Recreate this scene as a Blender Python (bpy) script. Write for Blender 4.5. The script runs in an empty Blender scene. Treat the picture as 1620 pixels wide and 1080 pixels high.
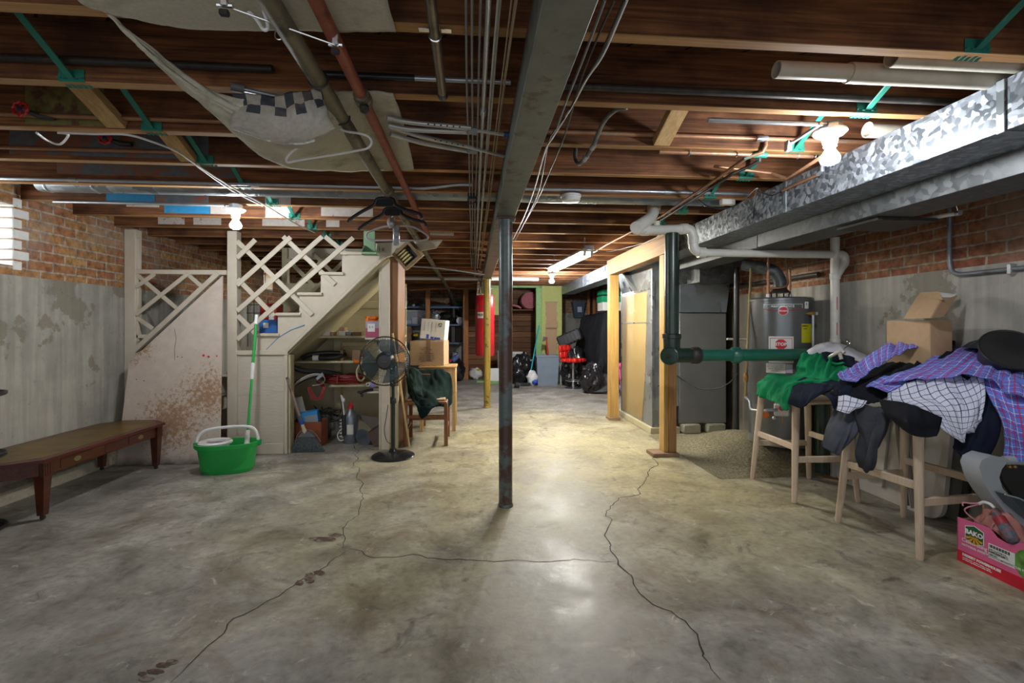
import bpy, bmesh, math, random
from math import sin, cos, pi, radians
from mathutils import Vector, Matrix, noise

random.seed(7)
S = bpy.context.scene
COL = S.collection
V = Vector

# ---------------------------------------------------------------- camera, world, exposure
FPX, YAW, CAMH = 760.0, math.atan(63 / 760.0), 1.2
cam_d = bpy.data.cameras.new('camera')
cam_d.sensor_width = 36.0
cam_d.lens = FPX / 1620 * 36.0
cam_d.shift_y = -22 / 1620.0
cam_d.clip_start = 0.02
cam_o = bpy.data.objects.new('camera', cam_d)
COL.objects.link(cam_o)
cam_o.location = (0, 0, CAMH)
cam_o.rotation_euler = (pi / 2, 0, -YAW)
S.camera = cam_o

W = bpy.data.worlds.new('world')
S.world = W
W.use_nodes = True
W.node_tree.nodes['Background'].inputs[0].default_value = (0.92, 0.95, 1.0, 1)
W.node_tree.nodes['Background'].inputs[1].default_value = 0.36
S.view_settings.view_transform = 'Standard'
S.view_settings.look = 'None'
S.view_settings.gamma = 1.0
S.view_settings.use_curve_mapping = False
S.view_settings.exposure = 1.42
BULB_R, BULB_L, BULB_B, BULB_FILL, TUBES = 200.0, 200.0, 900.0, 75.0, 78.0

FW = V((sin(YAW), cos(YAW), 0))
RT = V((cos(YAW), -sin(YAW), 0))
CAM = V((0, 0, CAMH))


def P(u, v, Y=None, X=None, Z=None, d=None):
    """point of the place seen at photo pixel (u, v), given one known coordinate of it"""
    r = FW + RT * ((u - 810) / FPX) + V((0, 0, (518 - v) / FPX))
    if Y is not None:
        t = Y / r.y
    elif X is not None:
        t = X / r.x
    elif Z is not None:
        t = (Z - CAMH) / r.z
    else:
        t = d
    return CAM + r * t


def PF(u, v):
    return P(u, v, Z=0.0)


# ---------------------------------------------------------------- mesh builder
class MB:
    def __init__(s):
        s.v, s.f, s.m, s.uv, s.cm = [], [], [], {}, 0

    def mat(s, i):
        s.cm = i
        return s

    def add(s, vs, fs):
        b = len(s.v)
        s.v += [V(p) for p in vs]
        s.f += [tuple(b + i for i in f) for f in fs]
        s.m += [s.cm] * len(fs)
        return s

    def obox(s, c, size, rot=None, bev=0.004):
        bm = bmesh.new()
        bmesh.ops.create_cube(bm, size=1.0)
        for q in bm.verts:
            q.co = V((q.co.x * size[0], q.co.y * size[1], q.co.z * size[2]))
        bev = min(bev, 0.3 * min(size))
        if bev > 0:
            bmesh.ops.bevel(bm, geom=bm.edges[:], offset=bev, segments=1, affect='EDGES')
        M = rot if isinstance(rot, Matrix) else (Matrix.Identity(3) if rot is None else __import__('mathutils').Euler(rot).to_matrix())
        c = V(c)
        bm.verts.ensure_lookup_table()
        s.add([M @ q.co + c for q in bm.verts], [[w.index for w in f.verts] for f in bm.faces])
        bm.free()
        return s

    def box(s, x0, x1, y0, y1, z0, z1, bev=0.004):
        return s.obox(((x0 + x1) / 2, (y0 + y1) / 2, (z0 + z1) / 2), (abs(x1 - x0), abs(y1 - y0), abs(z1 - z0)), None, bev)

    def bar(s, p0, p1, w, h, up=(0, 0, 1), bev=0.003):
        p0, p1 = V(p0), V(p1)
        y = (p1 - p0).normalized()
        up = V(up)
        if abs(y.dot(up)) > 0.98:
            up = V((0, 1, 0))
        x = y.cross(up).normalized()
        z = x.cross(y).normalized()
        M = Matrix((x, y, z)).transposed()
        return s.obox((p0 + p1) / 2, (w, (p1 - p0).length, h), M, bev)

    def tube(s, pts, r, n=10, caps=True, closed=False):
        pts = [V(p) for p in pts]
        N = len(pts)
        rs = r if isinstance(r, (list, tuple)) else [r] * N
        t0 = (pts[1] - pts[0]).normalized()
        a = V((0, 0, 1)) if abs(t0.z) < 0.9 else V((1, 0, 0))
        nx = t0.cross(a).normalized()
        vs, fs = [], []
        for i, p in enumerate(pts):
            if closed:
                t = pts[(i + 1) % N] - pts[i - 1]
            else:
                t = pts[min(i + 1, N - 1)] - pts[max(i - 1, 0)]
            t = t.normalized() if t.length > 1e-9 else t0
            nx = (nx - t * nx.dot(t))
            nx = nx.normalized() if nx.length > 1e-6 else t.orthogonal().normalized()
            by = t.cross(nx)
            for k in range(n):
                an = 2 * pi * k / n
                vs.append(p + (nx * cos(an) + by * sin(an)) * rs[i])
        for i in range(N if closed else N - 1):
            j = (i + 1) % N
            for k in range(n):
                l = (k + 1) % n
                fs.append((i * n + k, i * n + l, j * n + l, j * n + k))
        if caps and not closed:
            fs.append(tuple(range(n))[::-1])
            fs.append(tuple((N - 1) * n + k for k in range(n)))
        return s.add(vs, fs)

    def lathe(s, prof, c=(0, 0, 0), axis=(0, 0, 1), n=24, a0=0.0, a1=None):
        """prof: list of (radius, height along axis)"""
        ax = V(axis).normalized()
        x = ax.orthogonal().normalized() if abs(ax.z) < 0.999 else V((1, 0, 0))
        y = ax.cross(x)
        c = V(c)
        full = a1 is None
        steps = n if full else n + 1
        vs, fs = [], []
        for (r, h) in prof:
            for k in range(steps):
                an = a0 + (2 * pi * k / n if full else (a1 - a0) * k / n)
                vs.append(c + ax * h + (x * cos(an) + y * sin(an)) * max(r, 1e-5))
        for i in range(len(prof) - 1):
            for k in range(steps if full else n):
                l = (k + 1) % steps
                fs.append((i * steps + k, i * steps + l, (i + 1) * steps + l, (i + 1) * steps + k))
        if full:
            if prof[0][0] > 1e-4:
                fs.append(tuple(range(n))[::-1])
            if prof[-1][0] > 1e-4:
                fs.append(tuple((len(prof) - 1) * n + k for k in range(n)))
        return s.add(vs, fs)

    def prism(s, poly, ext):
        poly = [V(p) for p in poly]
        ext = V(ext)
        n = len(poly)
        vs = poly + [p + ext for p in poly]
        fs = [tuple(range(n))[::-1], tuple(range(n, 2 * n))]
        fs += [(i, (i + 1) % n, n + (i + 1) % n, n + i) for i in range(n)]
        return s.add(vs, fs)

    def quad(s, a, b, c, d):
        return s.add([a, b, c, d], [(0, 1, 2, 3)])

    def ball(s, c, r, sc=(1, 1, 1), n=14, rough=0.0, seed=0, rot=None, ridge=0.0):
        vs, fs = [], []
        h = max(4, n // 2 + 1)
        for i in range(h + 1):
            th = pi * i / h
            for k in range(n):
                ph = 2 * pi * k / n
                p = V((sin(th) * cos(ph), sin(th) * sin(ph), cos(th)))
                f = 1 + rough * noise.noise(p * 2.3 + V((seed * 7.1, seed, 0)))
                f += 0.5 * rough * noise.noise(p * 6 + V((seed * 3.1, -seed, 2)))
                if ridge:
                    w = V((p.x * 3.2, p.y * 3.2, p.z * 1.7 + seed))
                    w = w + V((noise.noise(w * 1.3), noise.noise(w * 1.3 + V((9, 0, 0))), 0)) * 1.2
                    f += ridge * (abs(noise.noise(w)) * -1.3 + 0.35) + ridge * 0.4 * (0.3 - abs(noise.noise(w * 2.6)))
                q = V((p.x * sc[0], p.y * sc[1], p.z * sc[2])) * r * f
                if rot is not None:
                    q = rot @ q
                vs.append(V(c) + q)
        for i in range(h):
            for k in range(n):
                l = (k + 1) % n
                fs.append((i * n + k, (i + 1) * n + k, (i + 1) * n + l, i * n + l))
        return s.add(vs, fs)

    def sheet(s, rows, nu=24, nv=24, wr=0.0, ws=6.0, seed=0, fn=None):
        """smooth surface through a net of control points, with uv in metres and wrinkles"""
        rows = [[V(p) for p in r] for r in rows]

        def cr(ps, t):
            m = len(ps) - 1
            x = t * m
            i = min(int(x), m - 1)
            f = x - i
            p1, p2 = ps[i], ps[i + 1]
            p0 = ps[i - 1] if i > 0 else p1 * 2 - p2
            p3 = ps[i + 2] if i + 2 <= m else p2 * 2 - p1
            return 0.5 * ((2 * p1) + (p2 - p0) * f + (2 * p0 - 5 * p1 + 4 * p2 - p3) * f * f + (3 * p1 - p0 - 3 * p2 + p3) * f ** 3)
        G = []
        for j in range(nv + 1):
            q = [cr([r_[k] for r_ in rows], j / nv) for k in range(len(rows[0]))]
            G.append([cr(q, i / nu) for i in range(nu + 1)])
        lu = sum((G[nv // 2][i + 1] - G[nv // 2][i]).length for i in range(nu))
        lv = sum((G[j + 1][nu // 2] - G[j][nu // 2]).length for j in range(nv))
        H = [[p.copy() for p in r] for r in G]
        if wr:
            for j in range(nv + 1):
                for i in range(nu + 1):
                    a = G[j][min(i + 1, nu)] - G[j][max(i - 1, 0)]
                    b = G[min(j + 1, nv)][i] - G[max(j - 1, 0)][i]
                    nn = a.cross(b)
                    if nn.length < 1e-12:
                        continue
                    nn.normalize()
                    q = V((i / nu * lu * ws, j / nv * lv * ws, seed * 3.7))
                    if fn:
                        q = fn(q)
                    w = noise.noise(q) + 0.5 * noise.noise(q * 2.1 + V((5, 1, 0)))
                    w = (1 - abs(w) * 1.6)
                    H[j][i] = G[j][i] + nn * w * wr
        b = len(s.v)
        s.v += [p for r in H for p in r]
        for j in range(nv):
            for i in range(nu):
                fi = len(s.f)
                a = b + j * (nu + 1) + i
                s.f.append((a, a + 1, a + nu + 2, a + nu + 1))
                s.m.append(s.cm)
                s.uv[fi] = [((i + di) / nu * lu, (j + dj) / nv * lv) for di, dj in ((0, 0), (1, 0), (1, 1), (0, 1))]
        return s


def rootloc(p):
    while p.parent:
        p = p.parent
    return V(p.location)


def obj(name, mb, m, parent=None, smooth=True, solid=0.0, sub=0, angle=40):
    me = bpy.data.meshes.new(name)
    if parent is not None:
        off = rootloc(parent)
    else:
        xs = [p.x for p in mb.v]; ys = [p.y for p in mb.v]; zs = [p.z for p in mb.v]
        off = V(((min(xs) + max(xs)) / 2, (min(ys) + max(ys)) / 2, min(zs)))
    me.from_pydata([tuple(p - off) for p in mb.v], [], mb.f)
    if mb.uv:
        ul = me.uv_layers.new(name='UVMap')
        for pl in me.polygons:
            c = mb.uv.get(pl.index)
            if c:
                for k, li in enumerate(pl.loop_indices):
                    ul.data[li].uv = c[k]
    ms = m if isinstance(m, (list, tuple)) else [m]
    for q in ms:
        me.materials.append(q)
    for pl in me.polygons:
        pl.material_index = mb.m[pl.index]
    if not mb.uv:
        bm = bmesh.new(); bm.from_mesh(me)
        bmesh.ops.recalc_face_normals(bm, faces=bm.faces[:])
        bm.to_mesh(me); bm.free()
    if smooth:
        me.polygons.foreach_set('use_smooth', [True] * len(me.polygons))
        if angle and not mb.uv:
            me.set_sharp_from_angle(angle=radians(angle))
    o = bpy.data.objects.new(name, me)
    COL.objects.link(o)
    if parent is not None:
        o.parent = parent
    else:
        o.location = off
    if solid:
        md = o.modifiers.new('thick', 'SOLIDIFY'); md.thickness = solid; md.offset = 0
    if sub:
        md = o.modifiers.new('sub', 'SUBSURF'); md.levels = sub; md.render_levels = sub
    return o


def tag(o, label, cat, group=None):
    o['label'] = label
    o['category'] = cat
    if group:
        o['group'] = group
    return o


def thing(name, label, cat, loc=(0, 0, 0), group=None):
    o = bpy.data.objects.new(name, None)
    o.empty_display_size = 0.05
    COL.objects.link(o)
    o.location = loc
    return tag(o, label, cat, group)


def struct(name, mb, m, **k):
    o = obj(name, mb, m, **k)
    o['kind'] = 'structure'
    return o


def one(name, mb, m, label, cat, group=None, **k):
    return tag(obj(name, mb, m, **k), label, cat, group)


def dup(root, loc, rotz=None, label=None, group=None):
    r = root.copy(); COL.objects.link(r)
    r.location = loc
    if rotz is not None:
        r.rotation_euler = (0, 0, rotz)
    if label:
        r['label'] = label
    if group:
        r['group'] = group
    for ch in list(root.children):
        c = ch.copy(); COL.objects.link(c); c.parent = r
        for g in ch.children:
            e = g.copy(); COL.objects.link(e); e.parent = c
    return r


def text(name, body, m, parent, p, xdir, ydir, size, ext=0.0004, bold=0.0, align='CENTER'):
    """flat lettering whose reading direction is xdir and whose up is ydir"""
    cu = bpy.data.curves.new(name, 'FONT')
    cu.body = body; cu.size = size; cu.align_x = align; cu.align_y = 'CENTER'
    cu.extrude = ext; cu.offset = bold; cu.resolution_u = 2
    tmp = bpy.data.objects.new('tmp_text', cu)
    COL.objects.link(tmp)
    me = bpy.data.meshes.new_from_object(tmp.evaluated_get(bpy.context.evaluated_depsgraph_get()))
    bpy.data.objects.remove(tmp); bpy.data.curves.remove(cu)
    me.name = name
    me.materials.clear(); me.materials.append(m)
    o = bpy.data.objects.new(name, me)
    COL.objects.link(o)
    o.parent = parent
    x = V(xdir).normalized(); y = V(ydir); y = (y - x * y.dot(x)).normalized(); z = x.cross(y)
    M = Matrix((x, y, z)).transposed().to_4x4()
    M.translation = V(p) - rootloc(parent)
    o.matrix_local = M
    return o


def arc(c, r, a0, a1, x, y, n=10):
    c, x, y = V(c), V(x), V(y)
    return [c + (x * cos(a0 + (a1 - a0) * i / n) + y * sin(a0 + (a1 - a0) * i / n)) * r for i in range(n + 1)]


def spline(pts, n=8):
    pts = [V(p) for p in pts]
    out = []
    for i in range(len(pts) - 1):
        p1, p2 = pts[i], pts[i + 1]
        p0 = pts[i - 1] if i else p1 * 2 - p2
        p3 = pts[i + 2] if i + 2 < len(pts) else p2 * 2 - p1
        for k in range(n):
            f = k / n
            out.append(0.5 * ((2 * p1) + (p2 - p0) * f + (2 * p0 - 5 * p1 + 4 * p2 - p3) * f * f + (3 * p1 - p0 - 3 * p2 + p3) * f ** 3))
    return out + [pts[-1]]


# ---------------------------------------------------------------- materials
class NT:
    def __init__(s, name, rough=0.6, metal=0.0, spec=0.5):
        s.m = bpy.data.materials.new(name)
        s.m.use_nodes = True
        s.t = s.m.node_tree
        s.b = s.t.nodes['Principled BSDF']
        s.b.inputs['Roughness'].default_value = rough
        s.b.inputs['Metallic'].default_value = metal
        s.b.inputs['Specular IOR Level'].default_value = spec

    def n(s, typ, **k):
        q = s.t.nodes.new(typ)
        for a, b in k.items():
            setattr(q, a, b)
        return q

    def l(s, a, b):
        s.t.links.new(a, b)

    def coord(s, scale=(1, 1, 1), kind='Object', rnd=True, loc=(0, 0, 0), rot=(0, 0, 0)):
        tc = s.n('ShaderNodeTexCoord')
        mp = s.n('ShaderNodeMapping')
        mp.inputs['Scale'].default_value = scale
        mp.inputs['Location'].default_value = loc
        mp.inputs['Rotation'].default_value = rot
        src = tc.outputs[kind]
        if rnd:
            oi = s.n('ShaderNodeObjectInfo')
            mu = s.n('ShaderNodeMath', operation='MULTIPLY'); mu.inputs[1].default_value = 37.0
            s.l(oi.outputs['Random'], mu.inputs[0])
            ad = s.n('ShaderNodeVectorMath', operation='ADD')
            s.l(src, ad.inputs[0]); s.l(mu.outputs[0], ad.inputs[1])
            src = ad.outputs[0]
        s.l(src, mp.inputs['Vector'])
        return mp.outputs[0]

    def noise(s, co, scale, detail=4, rough=0.55, dist=0.0):
        q = s.n('ShaderNodeTexNoise')
        q.inputs['Scale'].default_value = scale
        q.inputs['Detail'].default_value = detail
        q.inputs['Roughness'].default_value = rough
        q.inputs['Distortion'].default_value = dist
        s.l(co, q.inputs['Vector'])
        return q.outputs[0]

    def ramp(s, fac, stops):
        q = s.n('ShaderNodeValToRGB')
        e = q.color_ramp.elements
        while len(e) < len(stops):
            e.new(0.5)
        for i, (p, c) in enumerate(stops):
            e[i].position = p
            c = (c, c, c) if isinstance(c, (int, float)) else c
            e[i].color = (c[0], c[1], c[2], 1)
        s.l(fac, q.inputs[0])
        return q.outputs[0]

    def mix(s, fac, a, b, blend='MIX'):
        q = s.n('ShaderNodeMix', data_type='RGBA', blend_type=blend)
        for sock, val in ((q.inputs[0], fac), (q.inputs[6], a), (q.inputs[7], b)):
            if hasattr(val, 'is_output'):
                s.l(val, sock)
            elif isinstance(val, (int, float)):
                sock.default_value = val
            else:
                sock.default_value = (val[0], val[1], val[2], 1)
        return q.outputs[2]

    def math(s, op, a, b=None):
        q = s.n('ShaderNodeMath', operation=op)
        for i, val in enumerate((a, b)):
            if val is None:
                continue
            if hasattr(val, 'is_output'):
                s.l(val, q.inputs[i])
            else:
                q.inputs[i].default_value = val
        return q.outputs[0]

    def xyz(s, co):
        q = s.n('ShaderNodeSeparateXYZ'); s.l(co, q.inputs[0])
        return q.outputs

    def base(s, c):
        if hasattr(c, 'is_output'):
            s.l(c, s.b.inputs['Base Color'])
        else:
            s.b.inputs['Base Color'].default_value = (c[0], c[1], c[2], 1)

    def bump(s, h, st=0.3, dist=0.02):
        q = s.n('ShaderNodeBump')
        q.inputs['Strength'].default_value = st
        q.inputs['Distance'].default_value = dist
        s.l(h, q.inputs['Height'])
        s.l(q.outputs[0], s.b.inputs['Normal'])


_C = {}


def plain(name, c, rough=0.5, metal=0.0, var=0.12, scale=8.0, spec=0.5, bump=0.0, bs=60):
    """paint, plastic, rubber: one colour with a slight mottle"""
    if name in _C:
        return _C[name]
    t = NT(name, rough, metal, spec)
    co = t.coord()
    f = t.noise(co, scale, 5)
    t.base(t.ramp(f, [(0.3, [x * (1 - var) for x in c]), (0.7, [min(1, x * (1 + var)) for x in c])]))
    if bump:
        t.bump(t.noise(co, bs, 3), bump, 0.004)
    _C[name] = t.m
    return t.m


def dirty(name, c1, c2, c3, scale=6.0, th=(0.52, 0.62), fine=30.0, rough=0.7, metal=0.0, bump=0.15, stretch=(1, 1, 1), var=0.15, spec=0.4):
    """c1 mottled surface with worn or dirty patches of c3"""
    t = NT(name, rough, metal, spec)
    co = t.coord(stretch)
    a = t.ramp(t.noise(co, fine, 4), [(0.3, c1), (0.7, c2)])
    k = t.ramp(t.noise(co, scale, 8, 0.65), [(th[0], 0.0), (th[1], 1.0)])
    t.base(t.mix(k, a, c3))
    if bump:
        t.bump(t.noise(co, fine * 1.5, 5), bump, 0.006)
    return t.m


def wood(name, dark, light, axis=0, scale=14.0, rough=0.6, grain=16.0, blotch=None, spec=0.35, rnd_tint=0.0):
    t = NT(name, rough, 0.0, spec)
    st = [grain * 0.12 if i == axis else grain * 1.0 for i in range(3)]
    co = t.coord(tuple(st))
    w = t.noise(co, 1.0, 5, 0.6, 0.8)
    st2 = [2.0 if i == axis else 90.0 for i in range(3)]
    fine = t.noise(t.coord(tuple(st2)), 1.0, 3, 0.6)
    f = t.math('ADD', t.math('MULTIPLY', w, 0.55), t.math('MULTIPLY', fine, 0.45))
    c = t.ramp(f, [(0.34, dark), (0.5, [(a + b) / 2 for a, b in zip(dark, light)]), (0.64, light)])
    if blotch:
        k = t.ramp(t.noise(t.coord(), 3.0, 6, 0.6), [(0.48, 0.0), (0.66, 1.0)])
        c = t.mix(k, c, t.mix(0.75, c, blotch))
    if rnd_tint:
        oi = t.n('ShaderNodeObjectInfo')
        v = t.math('ADD', t.math('MULTIPLY', oi.outputs['Random'], rnd_tint), 1 - rnd_tint / 2)
        hs = t.n('ShaderNodeHueSaturation')
        t.l(v, hs.inputs['Value']); t.l(c, hs.inputs['Color'])
        c = hs.outputs[0]
    t.base(c)
    t.bump(f, 0.15, 0.004)
    return t.m


def emit(name, c, st):
    t = NT(name)
    t.b.inputs['Base Color'].default_value = (*c, 1)
    t.b.inputs['Emission Color'].default_value = (*c, 1)
    t.b.inputs['Emission Strength'].default_value = st
    return t.m


def make_brick(name, axis, tint, white=False):
    """brickwork in the plane of z and the given horizontal axis"""
    t = NT(name, 0.85, 0, 0.3)
    tc = t.n('ShaderNodeTexCoord')
    g = t.n('ShaderNodeNewGeometry')
    sx = t.xyz(g.outputs['Position'])
    cb = t.n('ShaderNodeCombineXYZ')
    t.l(sx[axis], cb.inputs[0]); t.l(sx[2], cb.inputs[1])
    nz = t.noise(g.outputs['Position'], 6, 4)
    wob = t.n('ShaderNodeVectorMath', operation='SCALE'); wob.inputs['Scale'].default_value = 0.014
    nzc = t.n('ShaderNodeTexNoise'); nzc.inputs['Scale'].default_value = 9.0
    t.l(g.outputs['Position'], nzc.inputs['Vector'])
    t.l(nzc.outputs['Color'], wob.inputs[0])
    ad = t.n('ShaderNodeVectorMath', operation='ADD')
    t.l(cb.outputs[0], ad.inputs[0]); t.l(wob.outputs[0], ad.inputs[1])
    br = t.n('ShaderNodeTexBrick')
    t.l(ad.outputs[0], br.inputs['Vector'])
    br.inputs['Scale'].default_value = 1.0
    br.inputs['Brick Width'].default_value = 0.215
    br.inputs['Row Height'].default_value = 0.074
    br.inputs['Mortar Size'].default_value = 0.008
    br.inputs['Mortar Smooth'].default_value = 0.3
    br.inputs['Bias'].default_value = 0.0
    c1, c2, mo = tint
    br.inputs['Color1'].default_value = (*c1, 1)
    br.inputs['Color2'].default_value = (*c2, 1)
    br.inputs['Mortar'].default_value = (*mo, 1)
    soot = t.ramp(t.noise(g.outputs['Position'], 22, 6, 0.65), [(0.35, (0.55, 0.5, 0.47)), (0.6, (1.15, 1.12, 1.05))])
    c = t.mix(1.0, br.outputs['Color'], soot, 'MULTIPLY')
    c = t.mix(t.ramp(t.noise(g.outputs['Position'], 2.2, 6, 0.6), [(0.5, 0.0), (0.75, 0.55)]), c, mo)
    t.base(c)
    h = t.math('SUBTRACT', t.math('MULTIPLY', nz, 0.3), br.outputs['Fac'])
    t.bump(h, 0.6, 0.01)
    return t.m

# ---------------------------------------------------------------- shared materials
JOIST = wood('joist_wood', (0.036, 0.012, 0.005), (0.31, 0.125, 0.048), 0, rough=0.75, rnd_tint=0.5, blotch=(0.05, 0.02, 0.011))
JOIST_T = wood('joist_cut_edge', (0.26, 0.125, 0.042), (0.46, 0.25, 0.09), 0, rough=0.75, rnd_tint=0.25)
TAN_Y = wood('tan_wood_along_room', (0.34, 0.20, 0.075), (0.55, 0.37, 0.17), 1, rough=0.7)
TAN_Z = wood('yellow_post_wood', (0.30, 0.17, 0.045), (0.52, 0.33, 0.11), 2, rough=0.65)
ORANGE_Z = wood('orange_stud_wood', (0.26, 0.10, 0.035), (0.46, 0.21, 0.08), 2, rough=0.7)
BROWN_X = wood('brown_board_wood', (0.17, 0.07, 0.03), (0.36, 0.17, 0.075), 0, rough=0.7)
PLANKW = wood('dark_plank_wood', (0.10, 0.042, 0.018), (0.23, 0.105, 0.05), 0, rough=0.7)
MAHOG = wood('mahogany', (0.030, 0.008, 0.004), (0.11, 0.028, 0.011), 1, rough=0.32, grain=10, spec=0.5)
BEECH = wood('pale_beech', (0.50, 0.38, 0.27), (0.68, 0.55, 0.42), 2, rough=0.55, grain=8)
CHAIRW = wood('chair_wood', (0.14, 0.052, 0.02), (0.28, 0.115, 0.045), 2, rough=0.45)
LIGHTW = wood('honey_wood', (0.42, 0.25, 0.09), (0.60, 0.39, 0.17), 2, rough=0.5)
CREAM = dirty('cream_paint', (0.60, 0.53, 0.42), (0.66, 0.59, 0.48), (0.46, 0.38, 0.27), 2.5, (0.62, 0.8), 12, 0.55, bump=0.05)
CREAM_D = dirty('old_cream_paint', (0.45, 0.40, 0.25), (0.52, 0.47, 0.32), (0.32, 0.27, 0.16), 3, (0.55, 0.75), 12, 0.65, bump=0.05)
t = NT('worn_panel_paint', 0.6, 0, 0.35)
g = t.n('ShaderNodeNewGeometry').outputs['Position']
c = t.ramp(t.noise(g, 14, 5), [(0.3, (0.58, 0.49, 0.41)), (0.7, (0.67, 0.58, 0.50))])
def near_(pt_, rad):
    v = t.n('ShaderNodeVectorMath', operation='DISTANCE'); t.l(g, v.inputs[0]); v.inputs[1].default_value = tuple(pt_)
    return t.math('SUBTRACT', 1.0, t.math('MULTIPLY', v.outputs['Value'], 1 / rad))
rust_ = t.math('MAXIMUM', t.math('MAXIMUM', near_(P(325, 625, Y=4.5), 0.33), near_(P(270, 668, Y=4.48), 0.36)), near_(P(215, 545, Y=4.6), 0.22))
rust_ = t.math('ADD', t.math('MULTIPLY', rust_, 0.55), t.math('MULTIPLY', t.math('SUBTRACT', t.noise(g, 34, 8, 0.75), 0.5), 2.2))
c = t.mix(t.ramp(rust_, [(0.16, 0.0), (0.42, 0.85)]), c, (0.36, 0.19, 0.085))
c = t.mix(t.ramp(t.math('ADD', t.xyz(g)[2], t.math('MULTIPLY', t.noise(g, 12, 6), 0.12)), [(0.05, 0.9), (0.14, 0.0)]), c, (0.07, 0.05, 0.04))
c = t.mix(t.ramp(t.noise(g, 60, 4), [(0.68, 0.0), (0.74, 0.6)]), c, (0.25, 0.16, 0.1))
t.base(c)
PANEL = t.m
BEAMP = dirty('beam_paint', (0.105, 0.115, 0.098), (0.15, 0.16, 0.135), (0.055, 0.038, 0.024), 9, (0.555, 0.63), 14, 0.45, bump=0.25)
GREYP = dirty('column_paint', (0.085, 0.11, 0.11), (0.12, 0.15, 0.15), (0.075, 0.035, 0.028), 4.5, (0.50, 0.56), 25, 0.33, bump=0.1, spec=0.6)
YELP = dirty('yellow_column_paint', (0.27, 0.185, 0.03), (0.35, 0.245, 0.045), (0.08, 0.06, 0.03), 10, (0.58, 0.64), 25, 0.4, bump=0.1)
RUSTP = dirty('red_primer', (0.26, 0.065, 0.038), (0.33, 0.09, 0.05), (0.14, 0.04, 0.03), 9, (0.58, 0.7), 25, 0.55)
IRON = dirty('old_iron', (0.16, 0.14, 0.09), (0.22, 0.19, 0.13), (0.07, 0.06, 0.05), 8, (0.52, 0.62), 20, 0.55, metal=0.2)
DKIRON = dirty('dark_iron', (0.035, 0.033, 0.03), (0.06, 0.055, 0.05), (0.09, 0.06, 0.04), 8, (0.58, 0.68), 20, 0.5, metal=0.3)
COPPER = dirty('aged_copper', (0.32, 0.16, 0.09), (0.40, 0.21, 0.12), (0.20, 0.30, 0.24), 11, (0.60, 0.70), 20, 0.45, metal=0.5)
EMT = dirty('conduit_steel', (0.40, 0.43, 0.47), (0.48, 0.51, 0.55), (0.28, 0.29, 0.30), 6, (0.6, 0.75), 20, 0.32, metal=0.7)
PVC = dirty('white_pvc', (0.66, 0.65, 0.60), (0.74, 0.73, 0.68), (0.50, 0.47, 0.38), 4, (0.6, 0.8), 20, 0.35, bump=0.0)
PVC_OLD = dirty('aged_pvc', (0.55, 0.50, 0.40), (0.60, 0.56, 0.46), (0.42, 0.37, 0.28), 5, (0.58, 0.75), 20, 0.45, bump=0.0)
STACKG = dirty('green_black_stack_paint', (0.014, 0.036, 0.028), (0.024, 0.055, 0.042), (0.012, 0.016, 0.014), 6, (0.48, 0.62), 20, 0.3, bump=0.05, spec=0.6)
PIPEG = dirty('green_pipe_paint', (0.015, 0.125, 0.088), (0.024, 0.165, 0.115), (0.018, 0.05, 0.04), 4, (0.60, 0.76), 20, 0.32, bump=0.05, spec=0.6)
STRAPG = plain('green_strap_paint', (0.02, 0.19, 0.135), 0.5)
WHITEP = plain('white_plastic', (0.78, 0.78, 0.78), 0.35, var=0.04)
BLACKP = plain('black_plastic', (0.018, 0.018, 0.020), 0.35, var=0.2)
BLACKR = plain('black_rubber', (0.022, 0.021, 0.020), 0.7, var=0.2)
GREYPL = plain('grey_plastic', (0.30, 0.33, 0.37), 0.45, var=0.06)
CHROME = plain('chrome', (0.75, 0.76, 0.78), 0.15, 0.95, var=0.03)
RED = plain('red_paint', (0.52, 0.02, 0.02), 0.4)
TEAL = plain('teal_paint', (0.02, 0.42, 0.45), 0.4)
NAVY = plain('navy_plastic', (0.02, 0.03, 0.09), 0.4)
CARD = dirty('brown_cardboard', (0.44, 0.29, 0.165), (0.48, 0.325, 0.19), (0.39, 0.25, 0.14), 4, (0.5, 0.7), 30, 0.8, bump=0.03)
CARD_D = dirty('dark_cardboard', (0.27, 0.17, 0.10), (0.31, 0.20, 0.12), (0.20, 0.12, 0.07), 4, (0.5, 0.7), 30, 0.85, bump=0.03)
WHITEC = plain('white_card', (0.72, 0.70, 0.64), 0.6, var=0.05)
PAPER = plain('white_paper', (0.80, 0.80, 0.78), 0.6, var=0.03)
INK = plain('black_ink', (0.02, 0.02, 0.02), 0.6)
REDINK = plain('red_ink', (0.60, 0.01, 0.03), 0.5)
WHITEINK = plain('white_ink', (0.85, 0.83, 0.83), 0.5, var=0.02)
BLUEB = plain('blue_card', (0.03, 0.30, 0.72), 0.45)
BLUED = plain('deep_blue_plastic', (0.02, 0.08, 0.30), 0.4)
PINK = plain('pink_plastic', (0.75, 0.06, 0.28), 0.4)
ORANGE = plain('orange_plastic', (0.80, 0.20, 0.02), 0.45)
YELLOW = plain('yellow_plastic', (0.70, 0.52, 0.02), 0.45)
GLASSW = plain('milky_glass', (0.7, 0.72, 0.72), 0.2)
BAG = plain('black_bag_plastic', (0.012, 0.012, 0.014), 0.22, var=0.3, bump=0.5, bs=22, spec=0.7)
TARP = plain('black_tarp', (0.012, 0.013, 0.016), 0.75, var=0.2, spec=0.2)

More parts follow.
